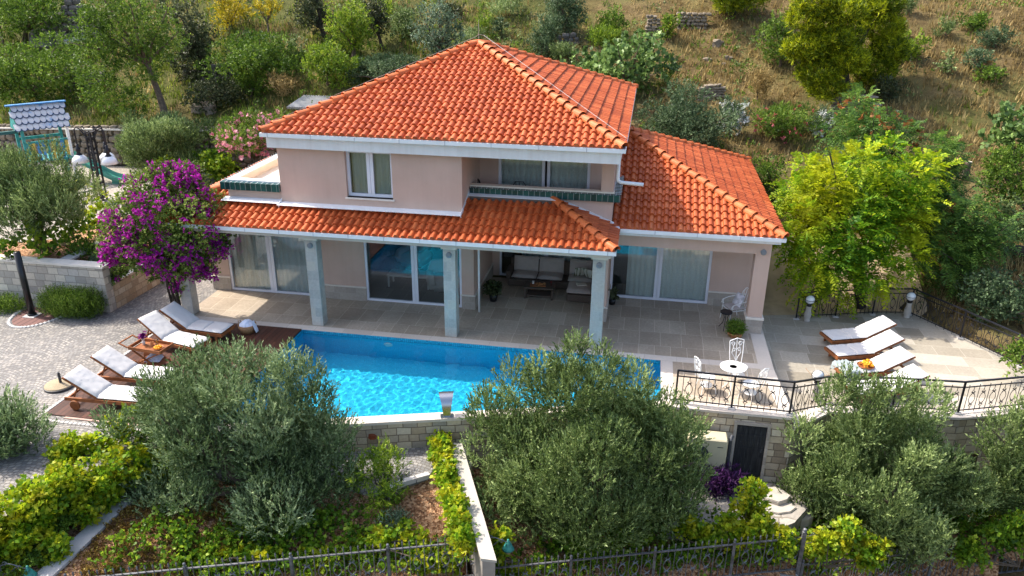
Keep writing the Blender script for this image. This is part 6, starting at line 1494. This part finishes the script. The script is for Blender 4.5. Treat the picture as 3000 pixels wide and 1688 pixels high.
# oleanders
for bx, lab, fm, n in (((2105, 2190, 288, 402), 'white-flowered oleander right of the big grey-green shrub', 'whiteflower', 500), ((2185, 2400, 312, 405), 'long coral-flowered oleander hedge on the slope', 'redflower', 260), ((2372, 2448, 305, 408), 'white-flowered oleander at the right end of the coral hedge', 'whiteflower', 420)):
    b = gp((bx[0] + bx[1]) / 2, bx[3]); t, bl, _ = plant('oleander', 'oleander', lab, 'oleander', b, bx, trunk=.04, stems=3, nb=14, mat='green' if fm == 'redflower' else None); flowers(t, bl, n, .13, fm, b, 5)
b = gp(750, 462); t, bl, _ = plant('oleander', 'oleander', 'large pink oleander in bloom beside the left corner of the house', 'oleander', b, (628, 852, 322, 462), trunk=.05, stems=4, nb=20, yplane=10.5, mat='green'); flowers(t, bl, 1500, .13, 'pinkflower', b, 6)
# olives and vines of the left garden
def pz(px, py, z): return atz(px, py, z)
b = pz(490, 512, 1.4); plant('olive2', 'olive_tree', 'small rounded olive tree on the gravel beside the lamp post', 'olive tree', b, (340, 628, 335, 505), trunk=.10, nb=24, cover=.95)
b = pz(*M1(470, 1090), 1.4); plant('olive', 'olive_tree', 'olive tree on the mulch at the left edge, in front of the playhouse', 'olive tree', b, (-60, 218, 440, 690), trunk=.10, nb=26, stems=3, cover=.95, mat='olive2')
for i, (bx, lab) in enumerate((((575, 720, 425, 525), 'green vine bush below the pink oleander by the roof terrace'), ((245, 345, 582, 690), 'sunlit grapevine on a stake left of the bougainvillea'), ((70, 190, 640, 750), 'grapevine growing under the left olive tree'), ((170, 260, 610, 720), 'trailing grapevine along the edge of the gravel'), ((-20, 60, 680, 760), 'low vine leaves at the left edge above the grey stone wall'), ((430, 560, 470, 545), 'vine leaves behind the top of the bougainvillea'))):
    b = pz((bx[0] + bx[1]) / 2, bx[3] + 5, 1.4); plant('vinegreen', 'grapevine', lab, 'grapevine', b, bx, trunk=.02, stems=3, nb=14, cover=.62 if i else 1., mat='vine' if i in (1, 5) else None)
t = thing('vine_cable', 'long vine shoot trained along a sagging cable by the lamp post', 'vine', atz(*M1(950, 460), 2.0)); P0 = atz(*M1(790, 355), 2.2); P1 = atz(*M1(1150, 530), 2.0)
mb = MB(); pts = [P0 + (P1 - P0) * u - np.array([0, 0, .3 * 4 * u * (1 - u) * .3]) for u in np.linspace(0, 1, 9)]; mb.tube(pts, .012, 5); mb.build('cable', M('bark'), t)
V, val = leaves([(*p, .07, .07, .07) for p in pts], 150, 4, .09, .07, .08, .5, .7, .8, .6, OVAL, seed=3); mesh_np('foliage', V, 6, M('vine'), t, val, t['_o'])
# bougainvillea on the first pillar
b = np.array([-15.08, .62, 0]); yp = .3
t = thing('bougainvillea', 'large magenta bougainvillea growing up the left pillar of the house', 'bougainvillea', b)
bl = []; r = random.Random(12)
for (px, py, rr, dy) in ((440, 560, 62, .3), (525, 550, 62, .5), (590, 600, 55, .4), (390, 640, 68, -.2), (470, 640, 85, -.3), (560, 660, 80, -.2), (350, 700, 48, -.6), (430, 730, 70, -.6), (520, 745, 65, -.4), (600, 720, 55, .2), (640, 690, 30, .3), (480, 775, 48, -.3), (560, 775, 42, .1), (325, 735, 28, -.7), (600, 790, 22, .2), (530, 840, 18, .2), (640, 715, 20, .2), (560, 520, 36, .6), (480, 515, 36, .6), (350, 760, 20, -.5), (400, 600, 40, .2), (640, 640, 26, .4)):
    c = aty(px, py, yp + dy); s = rr * 24.5 / 2284; bl.append((*c, s, s * .95, s * .9))
V, val = leaves(bl, 33000, 8, .075, .055, .26, .5, .9, .7, .74, OVAL, seed=21, fold=.2); mesh_np('foliage', V, 6, M('boug'), t, val, b)
fb = []
for i in range(250):
    q = bl[i % 20]; d = norm(np.array([r.gauss(0, 1), r.gauss(0, 1) - .8, r.gauss(0, 1) + .3])); s = r.uniform(.07, .24); fb.append((q[0] + d[0] * q[3] * 1.04, q[1] + d[1] * q[4] * 1.04, q[2] + d[2] * q[5] * 1.04, s, s, s * .8))
V, val = leaves(fb, 17500, 6, .062, .052, .12, .4, .9, .7, .6, OVAL, seed=22, fold=.25); mesh_np('flowers', V, 6, M('purplebract'), t, val, b)
mb = MB()
for k in range(7):
    a = k * .9; mb.tube([(b[0] + .12 * math.cos(a), b[1] - .18 + .12 * math.sin(a), -.02), (b[0] + .2 * math.cos(a + .6), b[1] - .3 + .15 * math.sin(a), .9), (b[0] + .1 * math.cos(a + 1), b[1] - .3, 1.7), (b[0] + .5 * math.cos(a), b[1] - .3 + .4 * math.sin(a), 2.6)], [.035, .03, .028, .02], 6)
mb.build('trunk', M('darkbark'), t)
# trailing bougainvillea spray over the planter
t = thing('bougainvillea_spray', 'thin trailing bougainvillea sprays over the lavender planter', 'bougainvillea', (-17.2, 1.2, .8)); bl = []
for u in np.linspace(0, 1, 12):
    c = aty(395 - 75 * u, 765 + 55 * u, .9 - .5 * u); bl.append((*c, .12, .12, .1))
    c = aty(355 - 25 * u, 790 + 25 * u, .5); bl.append((*c, .1, .1, .1))
V, val = leaves(bl, 1500, 6, .07, .05, .15, .4, .8, .7, .6, OVAL, seed=5); mesh_np('foliage', V, 6, M('boug'), t, val, t['_o'])
V, val = leaves(bl[10:], 420, 6, .06, .05, .1, .4, .8, .7, .6, OVAL, seed=6); mesh_np('flowers', V, 6, M('purplebract'), t, val, t['_o'])
# rosemary, lavender
def tuft(name, label, cat, blobs, n, L, W, mat, seed, k=10, spr=.35, up=1.6, base=None, out=.5):
    base = base if base is not None else (blobs[0][0], blobs[0][1], blobs[0][2] - blobs[0][5]); t = thing(name, label, cat, base)
    V, val = leaves(blobs, n, k, L, W, spr, up, out, .3, .55, DIAM, seed=seed); mesh_np('foliage', V, 4, M(mat), t, val, base); return t
tuft('rosemary_bush', 'wide bright rosemary bush at the foot of the grey stone wall', 'rosemary', [(-18.1 + dx, -.42 + dy, .30, .5, .42, .42) for dx, dy in ((-.55, 0), (-.2, -.05), (.2, 0), (.5, .1))], 26000, .07, .016, 'rosemary', 1, base=(-18.1, -.42, 0))
tuft('low_shrub', 'low dark ground shrub beside the shower at the left edge', 'shrub', [(-20.9, -.5, .1, .6, .35, .25), (-20.3, -.4, .08, .4, .25, .2)], 7000, .06, .02, 'green', 2, base=(-20.7, -.5, 0), up=.8)
for i, (x, y, lab) in enumerate(((-17.9, 1.3, 'lavender clump at the front of the planter'), (-17.8, 2.6, 'lavender clump in the middle of the planter'), (-17.8, 3.8, 'lavender clump at the back of the planter'))):
    tuft('lavender', lab, 'lavender', [(x, y, 1.05, .4, .55, .35)], 6000, .10, .014, 'lavender', 4 + i, base=(x, y, .8))
p = atz(*M1(850, 1160), 1.2); tuft('low_shrub', 'small dark leafy shrub by the pale sloping kerb', 'shrub', [(p[0], p[1], 1.25, .4, .4, .4)], 2600, .09, .05, 'green', 9, base=(p[0], p[1], .8), up=.8)
# right-hand garden
def gz(x, y): return np.array([x, y, float(hz(x, y))])
b = np.array([6.7, 5.8, -.38])
ex = []; r = random.Random(8)
for px, py, rr, dy in ((2345, 560, 55, 0), (2360, 640, 70, -.6), (2420, 560, 70, .3), (2335, 700, 55, -.6), (2400, 760, 75, -1), (2500, 680, 70, -.6), (2560, 560, 70, .4), (2640, 520, 60, 1), (2720, 500, 50, 1.2), (2500, 480, 50, 1.2), (2640, 640, 60, .3), (2560, 790, 60, -.8), (2640, 740, 55, -.3), (2325, 640, 40, -.4), (2480, 830, 50, -1), (2380, 830, 45, -.8), (2590, 440, 40, 1.5), (2690, 585, 45, .6), (2360, 500, 35, .6)):
    c = aty(px, py, b[1] + dy); s = rr * 28.3 / 2284; ex.append((*c, s, s, s * .72))
plant('robinia', 'golden_tree', 'large golden-yellow feathery tree right of the house', 'tree', b, (2290, 2700, 440, 850), trunk=.13, nb=10, extra=ex, cover=2.5, stems=2, bigclump=.8)
plant('ailanthus', 'feathery_tree', 'tall dark green feathery tree close behind the right side of the golden tree', 'tree', gz(9.4, 8.4), (2600, 2830, 420, 720), trunk=.09, nb=22, cover=1.2)
b = gz(8.2, 9.8); t, bl, _ = plant('ailanthus', 'feathery_tree', 'green feathery-leaved tree behind the golden tree', 'tree', b, (2400, 2690, 285, 540), trunk=.10, nb=24); flowers(t, bl[4:9], 260, .16, 'rustseed', b, 8, spr=.15)
b = gz(10.0, 6.3); t, bl, _ = plant('ailanthus', 'feathery_tree', 'dark green feathery-leaved tree over the right railing corner', 'tree', b, (2650, 2940, 560, 890), trunk=.10, nb=28, cover=1.3, depth=.6); flowers(t, bl[3:6], 120, .15, 'rustseed', b, 9, spr=.15)
plant('ailanthus', 'feathery_shrub', 'dark feathery shrub under the golden tree, by the back railing', 'shrub', gz(9.0, 7.6), (2580, 2800, 770, 890), trunk=.06, nb=16, stems=3)
plant('bush', 'hedge_bush', 'dense dark bush at the right edge above the dry grass', 'bush', gz(13.4, 10.0), (2850, 3040, 440, 620), trunk=.08, nb=20, mat='green')
plant('fig', 'fig_tree', 'pale-leaved fig tree at the right edge of the slope', 'tree', gz(14.2, 12.6), (2890, 3080, 315, 470), trunk=.1, stems=3, nb=20)
plant('dark', 'brown_shrub', 'brownish dark shrub at the right edge below the dense bush', 'shrub', gz(13.2, 8.2), (2900, 3040, 580, 730), trunk=.06, nb=14, mat='olive2', cover=.8)
plant('bush', 'railing_shrub', 'green shrub behind the right railing', 'shrub', gz(13.4, 5.0), (2800, 3060, 800, 945), trunk=.06, stems=3, nb=18, mat='greygreen')
plant('bush', 'corner_shrub', 'small shrub pushing through the right railing near the corner', 'shrub', np.array([10.75, 1.2, -.3]), (2945, 3030, 1000, 1085), trunk=.03, nb=10)
plant('bright', 'young_bush', 'young bright bush between the right wing roof and the golden tree', 'bush', gz(4.6, 11.0), (2195, 2300, 445, 600), trunk=.05, nb=16, mat='green')
# small potted foliage
for o, n, L, W, h, R_, mt, sd in ((pot1, 2600, .05, .022, .24, .24, 'green', 1), (p2, 600, .11, .07, .42, .2, 'darkoak', 2), (p3, 260, .09, .06, .32, .12, 'darkoak', 3)):
    V, val = leaves([(0, 0, h, R_, R_, R_ * .75)], n, 7, L, W, .16, .8, .8, .5, .5, OVAL, seed=sd); mesh_np('foliage', V, 6, M(mt), o, val)
# -- foreground olives
def bedz(x, y): return np.array([x, y, float(hf(x, y))])
b = bedz(-8.6, -6.9); plant('olive', 'foreground_olive', 'big foreground olive tree between the deck and the pool wall', 'olive tree', b, (318, 1005, 1085, 1600), trunk=.13, nb=64, stems=3, cover=1.15, yplane=-6.2, bigclump=.66, depth=.62,
    extra=[(*aty(px, py, -5.9), r_, r_, r_ * 1.35) for px, py, r_ in ((600, 1080, .35), (690, 1075, .3), (850, 1090, .35), (900, 1130, .35), (930, 1180, .3), (560, 1120, .4), (800, 1130, .4), (480, 1200, .45), (960, 1260, .35), (380, 1330, .45))])
b = bedz(-1.2, -4.6); plant('olive', 'foreground_olive', 'big foreground olive tree in front of the right end of the pool', 'olive tree', b, (1365, 2060, 1120, 1640), trunk=.13, nb=64, stems=3, cover=1.15, yplane=-4.6, bigclump=.66, depth=.62, mat='olive2',
    extra=[(*aty(px, py, -4.3), r_, r_, r_ * 1.35) for px, py, r_ in ((1670, 1060, .30), (1690, 1030, .18), (1585, 1110, .35), (1760, 1090, .35), (1800, 1110, .25), (1500, 1130, .35), (1860, 1140, .35), (1900, 1190, .3), (1430, 1210, .4), (1600, 1150, .45), (1960, 1235, .4), (1990, 1300, .42), (2015, 1390, .42), (1990, 1460, .42))])
b = bedz(6.2, -3.0); plant('olive2', 'foreground_olive', 'big foreground olive tree at the lower right, in front of the terrace wall', 'olive tree', b, (2315, 2915, 1185, 1640), trunk=.13, nb=64, stems=3, cover=1.2, yplane=-3.0, bigclump=.66, depth=.6,
    extra=[(*aty(px, py, -2.8), r_, r_, r_ * 1.25) for px, py, r_ in ((2475, 1150, .22), (2480, 1120, .16), (2440, 1180, .3), (2620, 1180, .4), (2540, 1170, .35), (2720, 1200, .4), (2350, 1290, .35), (2330, 1480, .35))])
b = bedz(10.6, -2.6); plant('olive2', 'foreground_olive', 'olive tree cut by the right edge of the picture', 'olive tree', b, (2870, 3230, 1190, 1560), trunk=.11, nb=24, stems=3, yplane=-2.4, depth=.6)
b = np.array([-15.2, -7.6, 0]); plant('olive', 'foreground_olive', 'olive branches reaching in at the left edge over the cobbles', 'olive tree', b, (-260, 98, 1165, 1385), trunk=.09, nb=20, stems=2, cover=.9, yplane=-7.2, depth=.5)
# -- other plants in the front beds
b = bedz(-6.2, -5.9); plant('acacia', 'feathery_shrub', 'light green feathery shrub on thin dark stems below the pool wall', 'shrub', b, (985, 1222, 1312, 1545), trunk=.03, stems=5, nb=22, cover=.75, yplane=-5.9, bigclump=.9)
plant('acacia', 'feathery_shrub', 'darker low feathery shrub in the mulch by the fence', 'shrub', bedz(-6.5, -6.6), (1020, 1180, 1500, 1590), trunk=.03, stems=3, nb=10, yplane=-6.6, mat='green')
plant('greygreen', 'grey_shrub', 'small silvery-grey shrub in the mulch beside the vines', 'shrub', bedz(-5.6, -6.6), (1118, 1200, 1505, 1572), trunk=.02, nb=10, yplane=-6.6, mat='silver', ls=.7)
plant('silver', 'grey_shrub', 'small round grey-green shrub among the vines near the second fence post', 'shrub', bedz(4.2, -4.3), (2508, 2556, 1572, 1612), trunk=.02, nb=8, yplane=-4.4, ls=.6)
def vine(label, boxes, base, n, mat='vine', seed=0, trunk=True):
    t = thing('grapevine', label, 'grapevine', base); bl = []
    for x0, x1, y0, y1, yp in boxes:
        c = aty((x0 + x1) / 2, (y0 + y1) / 2, yp); rx = abs(aty(x1, y1, yp)[0] - aty(x0, y1, yp)[0]) / 2; rz = abs(aty(x0, y0, yp)[2] - aty(x0, y1, yp)[2]) / 2
        bl += crown(c, rx * 1.1, max(.25, rx * .55), rz * 1.1, 11, .27, seed + len(bl))[1:]
    V, val = leaves(bl, int(n * 2.7), 4, .086, .082, .22, .5, .8, .7, .6, LOBE, seed=seed, fold=.25, droop=.25, flat=.3); mesh_np('foliage', V, 8, M(mat), t, val, base)
    mb = MB(); r = random.Random(seed)
    for q in bl[::5]: mb.tube([tuple(base), (q[0] + r.uniform(-.1, .1), q[1], (q[2] + base[2]) / 2), q[:3]], [.02, .014, .008], 5)
    mb.build('stem', M('bark'), t)
vine('dense sunlit grapevine hedge at the lower left, beside the grey concrete wall top', [(170, 335, 1290, 1400, -7.2), (130, 330, 1380, 1500, -7.7), (100, 250, 1440, 1560, -8.4)], (-13.0, -7.8, -.4), 3400, 'vine', 31)
vine('yellowing grapevine filling the lower left corner behind the fence post', [(-30, 100, 1490, 1600, -9.0), (20, 180, 1540, 1660, -9.3), (-30, 60, 1600, 1690, -9.7)], (-13.2, -9.4, -.6), 2400, 'vine', 32)
t = thing('grapevine', 'bright yellow-green vine trailing along the pale low wall', 'grapevine', (-5.0, -5.8, -.9)); bl = []; r = random.Random(5)
for u in np.linspace(0, .86, 22):
    x, y = -5.08 + 1.6 * u, -4.35 - 3.85 * u; bl.append((x - .24 + r.uniform(-.07, .07), y, -.60 + r.uniform(-.12, .12), .17, .2, .24))
V, val = leaves(bl, 4600, 4, .085, .08, .2, .6, .7, .7, .6, LOBE, seed=35, fold=.25, droop=.2, flat=.3); mesh_np('foliage', V, 8, M('vine'), t, val, t['_o'])
mb = MB(); mb.tube([(q[0], q[1], q[2] - .1) for q in bl], .018, 5); c = aty(*B2(1840, 60), -4.3); mb.tube([bl[0][:3], (bl[0][0], -4.3, -.2), tuple(c)], .008, 4); mb.build('stem', M('bark'), t)
vine('golden vine clump draped over the fence left of the pale low wall', [(1010, 1130, 1580, 1650, -7.2), (1080, 1260, 1555, 1620, -7.0), (1180, 1330, 1600, 1680, -7.2)], (-6.0, -7.3, -1.3), 1100, 'vine', 36)
vine('vine leaves along the fence at the bottom, below the left olive', [(560, 700, 1610, 1700, -8.2), (690, 830, 1610, 1700, -8.0), (860, 980, 1620, 1700, -7.8)], (-8.8, -8.2, -1.3), 1300, 'vine', 37)
vine('shaded vine leaves under the left olive tree', [(640, 800, 1530, 1600, -7.4), (800, 950, 1540, 1620, -7.2), (880, 980, 1500, 1560, -6.8)], (-7.8, -7.1, -1.2), 700, 'vinegreen', 38)
vine('vine around the green lantern at the middle fence post', [(1410, 1495, 1570, 1650, -6.7), (1430, 1530, 1630, 1690, -6.6)], (-3.0, -6.6, -1.9), 620, 'vine', 39)
vine('upright vine shoot on the white slabs near the cellar door', [(2165, 2245, 1410, 1480, -4.3), (2180, 2260, 1470, 1560, -4.4), (2150, 2190, 1440, 1500, -4.5)], (2.4, -4.5, -2.0), 520, 'vine', 40)
vine('long band of vines behind the middle fence panels', [(2000, 2110, 1530, 1600, -5.1), (2080, 2200, 1520, 1610, -5.0), (2170, 2290, 1530, 1620, -4.9), (2240, 2330, 1560, 1640, -4.9)], (1.4, -5.0, -2.2), 1700, 'vine', 41)
vine('yellow vine right of the second tall fence post', [(2370, 2450, 1560, 1640, -4.8), (2430, 2520, 1540, 1620, -4.7), (2490, 2600, 1590, 1650, -4.7)], (4.0, -4.7, -2.6), 1200, 'vine', 42)
vine('green vine leaves behind the fence at the lower right corner', [(2870, 2960, 1530, 1600, -3.6), (2940, 3040, 1500, 1610, -3.5), (2800, 2900, 1590, 1660, -3.8)], (8.6, -3.6, -2.8), 900, 'vinegreen', 43)
vine('dark green vine leaves under the middle olive by the fence', [(1560, 1640, 1570, 1650, -5.6), (1620, 1720, 1590, 1650, -5.6)], (-1.6, -5.7, -2.1), 420, 'vinegreen', 44)
vine('yellow vine tendrils climbing beside the wooden deck', [(368, 385, 1185, 1270, -6.3), (300, 375, 1240, 1300, -6.6)], (-12.6, -6.6, -.3), 160, 'vine', 45)
t = thing('grapevine', 'long bright vine hedge spilling over the edge of the cobbled yard at the lower left', 'grapevine', (-12.2, -8.2, -.9)); bl = []; r = random.Random(15)
for p, q, n in (((-11.2, -6.25), (-12.3, -7.6), 12), ((-12.3, -7.6), (-13.3, -10.2), 24)):
    for i in range(n):
        u = (i + .5) / n; s = r.uniform(.2, .36); bl.append((p[0] + (q[0] - p[0]) * u + r.uniform(-.12, .42), p[1] + (q[1] - p[1]) * u + r.uniform(-.3, .1), r.uniform(-.55, .28), s, s, s))
V, val = leaves(bl, 11500, 4, .088, .084, .22, .5, .8, .7, .6, LOBE, seed=46, fold=.25, droop=.25, flat=.3); mesh_np('foliage', V, 8, M('vine'), t, val, t['_o'])
mb = MB()
for q in bl[::4]: mb.tube([(q[0] + .1, q[1] - .1, -1.0), (q[0] + .05, q[1], -.5), q[:3]], [.018, .014, .008], 5)
mb.build('stem', M('bark'), t)
b = (1.75, -3.25, -1.97); t = thing('purple_plant', 'deep purple trailing plant in front of the cellar door', 'plant', b)
bl = []
for q in ((2090, 1400, .26), (2120, 1420, .26), (2145, 1395, .22), (2080, 1440, .2), (2110, 1460, .22), (2060, 1455, .14)): c = aty(q[0], q[1], -3.15); bl.append((*c, q[2], q[2], q[2]))
V, val = leaves(bl, 2600, 6, .15, .032, .22, .2, 1., .8, .5, DIAM, seed=50, droop=.3); mesh_np('foliage', V, 4, M('purpleleaf'), t, val, b)
# ground cover
r = np.random.default_rng(3); xs = r.uniform(-11.5, -8.2, 420); ys = r.uniform(-9.6, -6.9, 420)
bl = [(x, y, float(hf(x, y)) + .04, .16, .16, .08) for x, y in zip(xs, ys)]
V, val = leaves(bl, 26000, 6, .05, .03, .08, .9, .5, .6, .5, DIAM, seed=51); struct(mesh_np('ground_cover', V, 4, M('brownleaf'), None, val), 'stuff')
xs = r.uniform(-13.4, -12.0, 200); ys = r.uniform(-10.2, -7.4, 200)
bl = [(x, y, -.55 - .1 * (y < -9) + .04, .16, .16, .10) for x, y in zip(xs, ys)]
V, val = leaves(bl, 12000, 6, .05, .03, .1, .9, .5, .6, .5, DIAM, seed=52); struct(mesh_np('ground_cover', V, 4, M('green'), None, val), 'stuff')
# hillside grass
def grass(name, n, mask, mat, hmin, hmax, seed, w=.035, blades=9):
    r = np.random.default_rng(seed); x = r.uniform(-42, 30, n); y = r.uniform(12.7, 36, n)
    u = np.stack([x - CP[0], y - CP[1], hz(x, y) - CP[2]], 1) @ CM.T
    px = 1500 + 2284.7 * u[:, 0] / u[:, 2]; py = 844 - 2284.7 * u[:, 1] / u[:, 2]
    ok = (px > -60) & (px < 3060) & (py > -60) & mask(x, y, r.random(n)); x, y = x[ok], y[ok]; m = len(x)
    x = (x[:, None] + r.normal(size=(m, blades)) * .16).ravel(); y = (y[:, None] + r.normal(size=(m, blades)) * .16).ravel(); z = hz(x, y) - .03; N = len(x)
    h = np.repeat(r.uniform(hmin, hmax, m), blades) * r.uniform(.6, 1.1, N); a = r.uniform(0, 2 * PI, N); ln = r.uniform(.1, .55, N) * h
    w_ = w * r.uniform(.6, 1.3, N); P = np.stack([x, y, z], 1); t = np.stack([np.cos(a), np.sin(a), 0 * a], 1); s = np.stack([-np.sin(a), np.cos(a), 0 * a], 1)
    V = np.stack([P - s * w_[:, None], P + s * w_[:, None], P + t * ln[:, None] + np.array([0, 0, 1]) * h[:, None]], 1).reshape(-1, 3)
    val = np.clip(np.repeat(r.random(m), blades) * .6 + r.random(N) * .4, 0, 1)
    return struct(mesh_np(name, V, 3, M(mat), None, val), 'stuff')
nse = lambda x, y: np.sin(x * .42 + 1.2 * np.sin(y * .6)) * np.cos(y * .53 + .6 * np.sin(x * .31)) + .5 * np.sin(x * 1.3 + y * 1.1)
grass('dry_grass', 15000, lambda x, y, q: (q < np.where(x > 0, .75, .28) * (1 + .35 * nse(x, y))), 'drygrass', .15, .42, 1)
grass('green_grass', 15000, lambda x, y, q: (q < np.where(x < -9, np.where(y < 21, .75, .3), .05) * (1 + .6 * nse(y, x))), 'greengrass', .18, .42, 2)
def undergrowth(name, n, mask, mat, seed, R=.45, L=.13, W=.06, per=46):
    r = np.random.default_rng(seed); x = r.uniform(-42, 30, n); y = r.uniform(12.9, 36, n); ok = mask(x, y, r.random(n)); x, y = x[ok], y[ok]
    u = np.stack([x - CP[0], y - CP[1], hz(x, y) - CP[2]], 1) @ CM.T; px = 1500 + 2284.7 * u[:, 0] / u[:, 2]; py = 844 - 2284.7 * u[:, 1] / u[:, 2]
    ok = (px > -60) & (px < 3060) & (py > -60); x, y = x[ok], y[ok]; s = R * r.uniform(.5, 1.5, len(x))
    bl = np.stack([x, y, hz(x, y) + s * .3, s, s, s * .62], 1); V, val = leaves(bl, len(bl) * per, 7, L, W, .22, .8, .7, .6, .7, DIAM, seed=seed)
    return struct(mesh_np(name, V, 4, M(mat), None, val), 'stuff')
undergrowth('undergrowth', 1900, lambda x, y, q: q < np.where(x < -6, np.where(y > 19, .9, .35), np.where(x < 4, .75, .10)) * (.7 + .5 * nse(x, y)), 'green', 61)
undergrowth('undergrowth', 1400, lambda x, y, q: q < np.where(x < -4, np.where(y > 17, .6, .3), np.where(x < 6, .5, .16)) * (.7 + .5 * nse(y, x)), 'olive2', 62, .35, .12, .045)
undergrowth('undergrowth', 900, lambda x, y, q: (q < np.where(x < 3, .5, .12)) & (y > 20), 'darkoak', 63, .7)
# leafy cover on the beds above the fence
r = np.random.default_rng(77); xs = r.uniform(-11, 9.5, 1500); tt = r.random(1500); ys = fl(xs) + .25 + tt * 1.5
ok = ~((xs > -6.3) & (xs < -2.2) & (tt > .3)) & (ys < np.array([wall_y(a) for a in xs]) - .9) & (r.random(1500) < .75)
xs, ys = xs[ok], ys[ok]; bl = np.stack([xs, ys, hf(xs, ys) + .12, 0 * xs + .26, 0 * xs + .26, 0 * xs + .20], 1)
V, val = leaves(bl, 27000, 4, .08, .07, .16, .7, .7, .7, .6, LOBE, seed=78, fold=.2); struct(mesh_np('ground_cover', V, 8, M('vinegreen'), None, val), 'stuff')
def garden_grass():
    r = np.random.default_rng(9); n = 1400; x = r.uniform(9, 17, n); y = r.uniform(4.8, 11, n)
    z = hz(x, y); h = r.uniform(.15, .4, n); N = n * 8; x = np.repeat(x, 8) + r.normal(size=N) * .15; y = np.repeat(y, 8) + r.normal(size=N) * .15; z = hz(x, y); h = np.repeat(h, 8); a = r.uniform(0, 6.28, N)
    P = np.stack([x, y, z], 1); s = np.stack([-np.sin(a), np.cos(a), 0 * a], 1) * .02; t = np.stack([np.cos(a) * .12, np.sin(a) * .12, h], 1)
    return struct(mesh_np('dry_grass', np.stack([P - s, P + s, P + t], 1).reshape(-1, 3), 3, M('drygrass'), None, r.random(N)), 'stuff')
garden_grass()

# ================================================================ light and camera
SUND = Vector((.82, -.195, -1.0)).normalized()
W_ = bpy.data.worlds.new('World'); SC.world = W_; W_.use_nodes = True; nt = W_.node_tree
sky = nt.nodes.new('ShaderNodeTexSky'); sky.sky_type = 'NISHITA'; sky.sun_disc = False; sky.dust_density = 3.5; sky.ozone_density = .6
sky.sun_elevation = math.asin(-SUND.z); sky.sun_rotation = math.atan2(-SUND.x, -SUND.y)
bg = nt.nodes['Background']; nt.links.new(sky.outputs[0], bg.inputs[0]); bg.inputs[1].default_value = .15
sd = bpy.data.lights.new('sun', 'SUN'); sd.energy = 2.7; sd.angle = math.radians(.55); sd.color = (1., .93, .83)
sd.cycles.is_caustics_light = True; so_ = bpy.data.objects.new('sun', sd); COL.objects.link(so_); so_.rotation_euler = SUND.to_track_quat('-Z', 'Y').to_euler(); so_.location = (-30, 10, 40)
cd = bpy.data.cameras.new('camera'); cd.sensor_width = 36; cd.lens = CF * 36; cd.clip_end = 600; cd.clip_start = .1
co_ = bpy.data.objects.new('camera', cd); COL.objects.link(co_)
R_ = Matrix([[CM[0][i], CM[1][i], -CM[2][i]] for i in range(3)]).to_4x4(); R_.translation = Vector(CP); co_.matrix_world = R_
SC.camera = co_
SC.view_settings.view_transform = 'Standard'; SC.view_settings.look = 'None'; SC.view_settings.exposure = 1.3; SC.view_settings.gamma = 1.
SC.cycles.use_denoising = True; SC.cycles.max_bounces = 8; SC.cycles.transparent_max_bounces = 16; SC.cycles.caustics_reflective = False; SC.cycles.caustics_refractive = True
for o in bpy.data.objects:
    if '_o' in o: del o['_o']
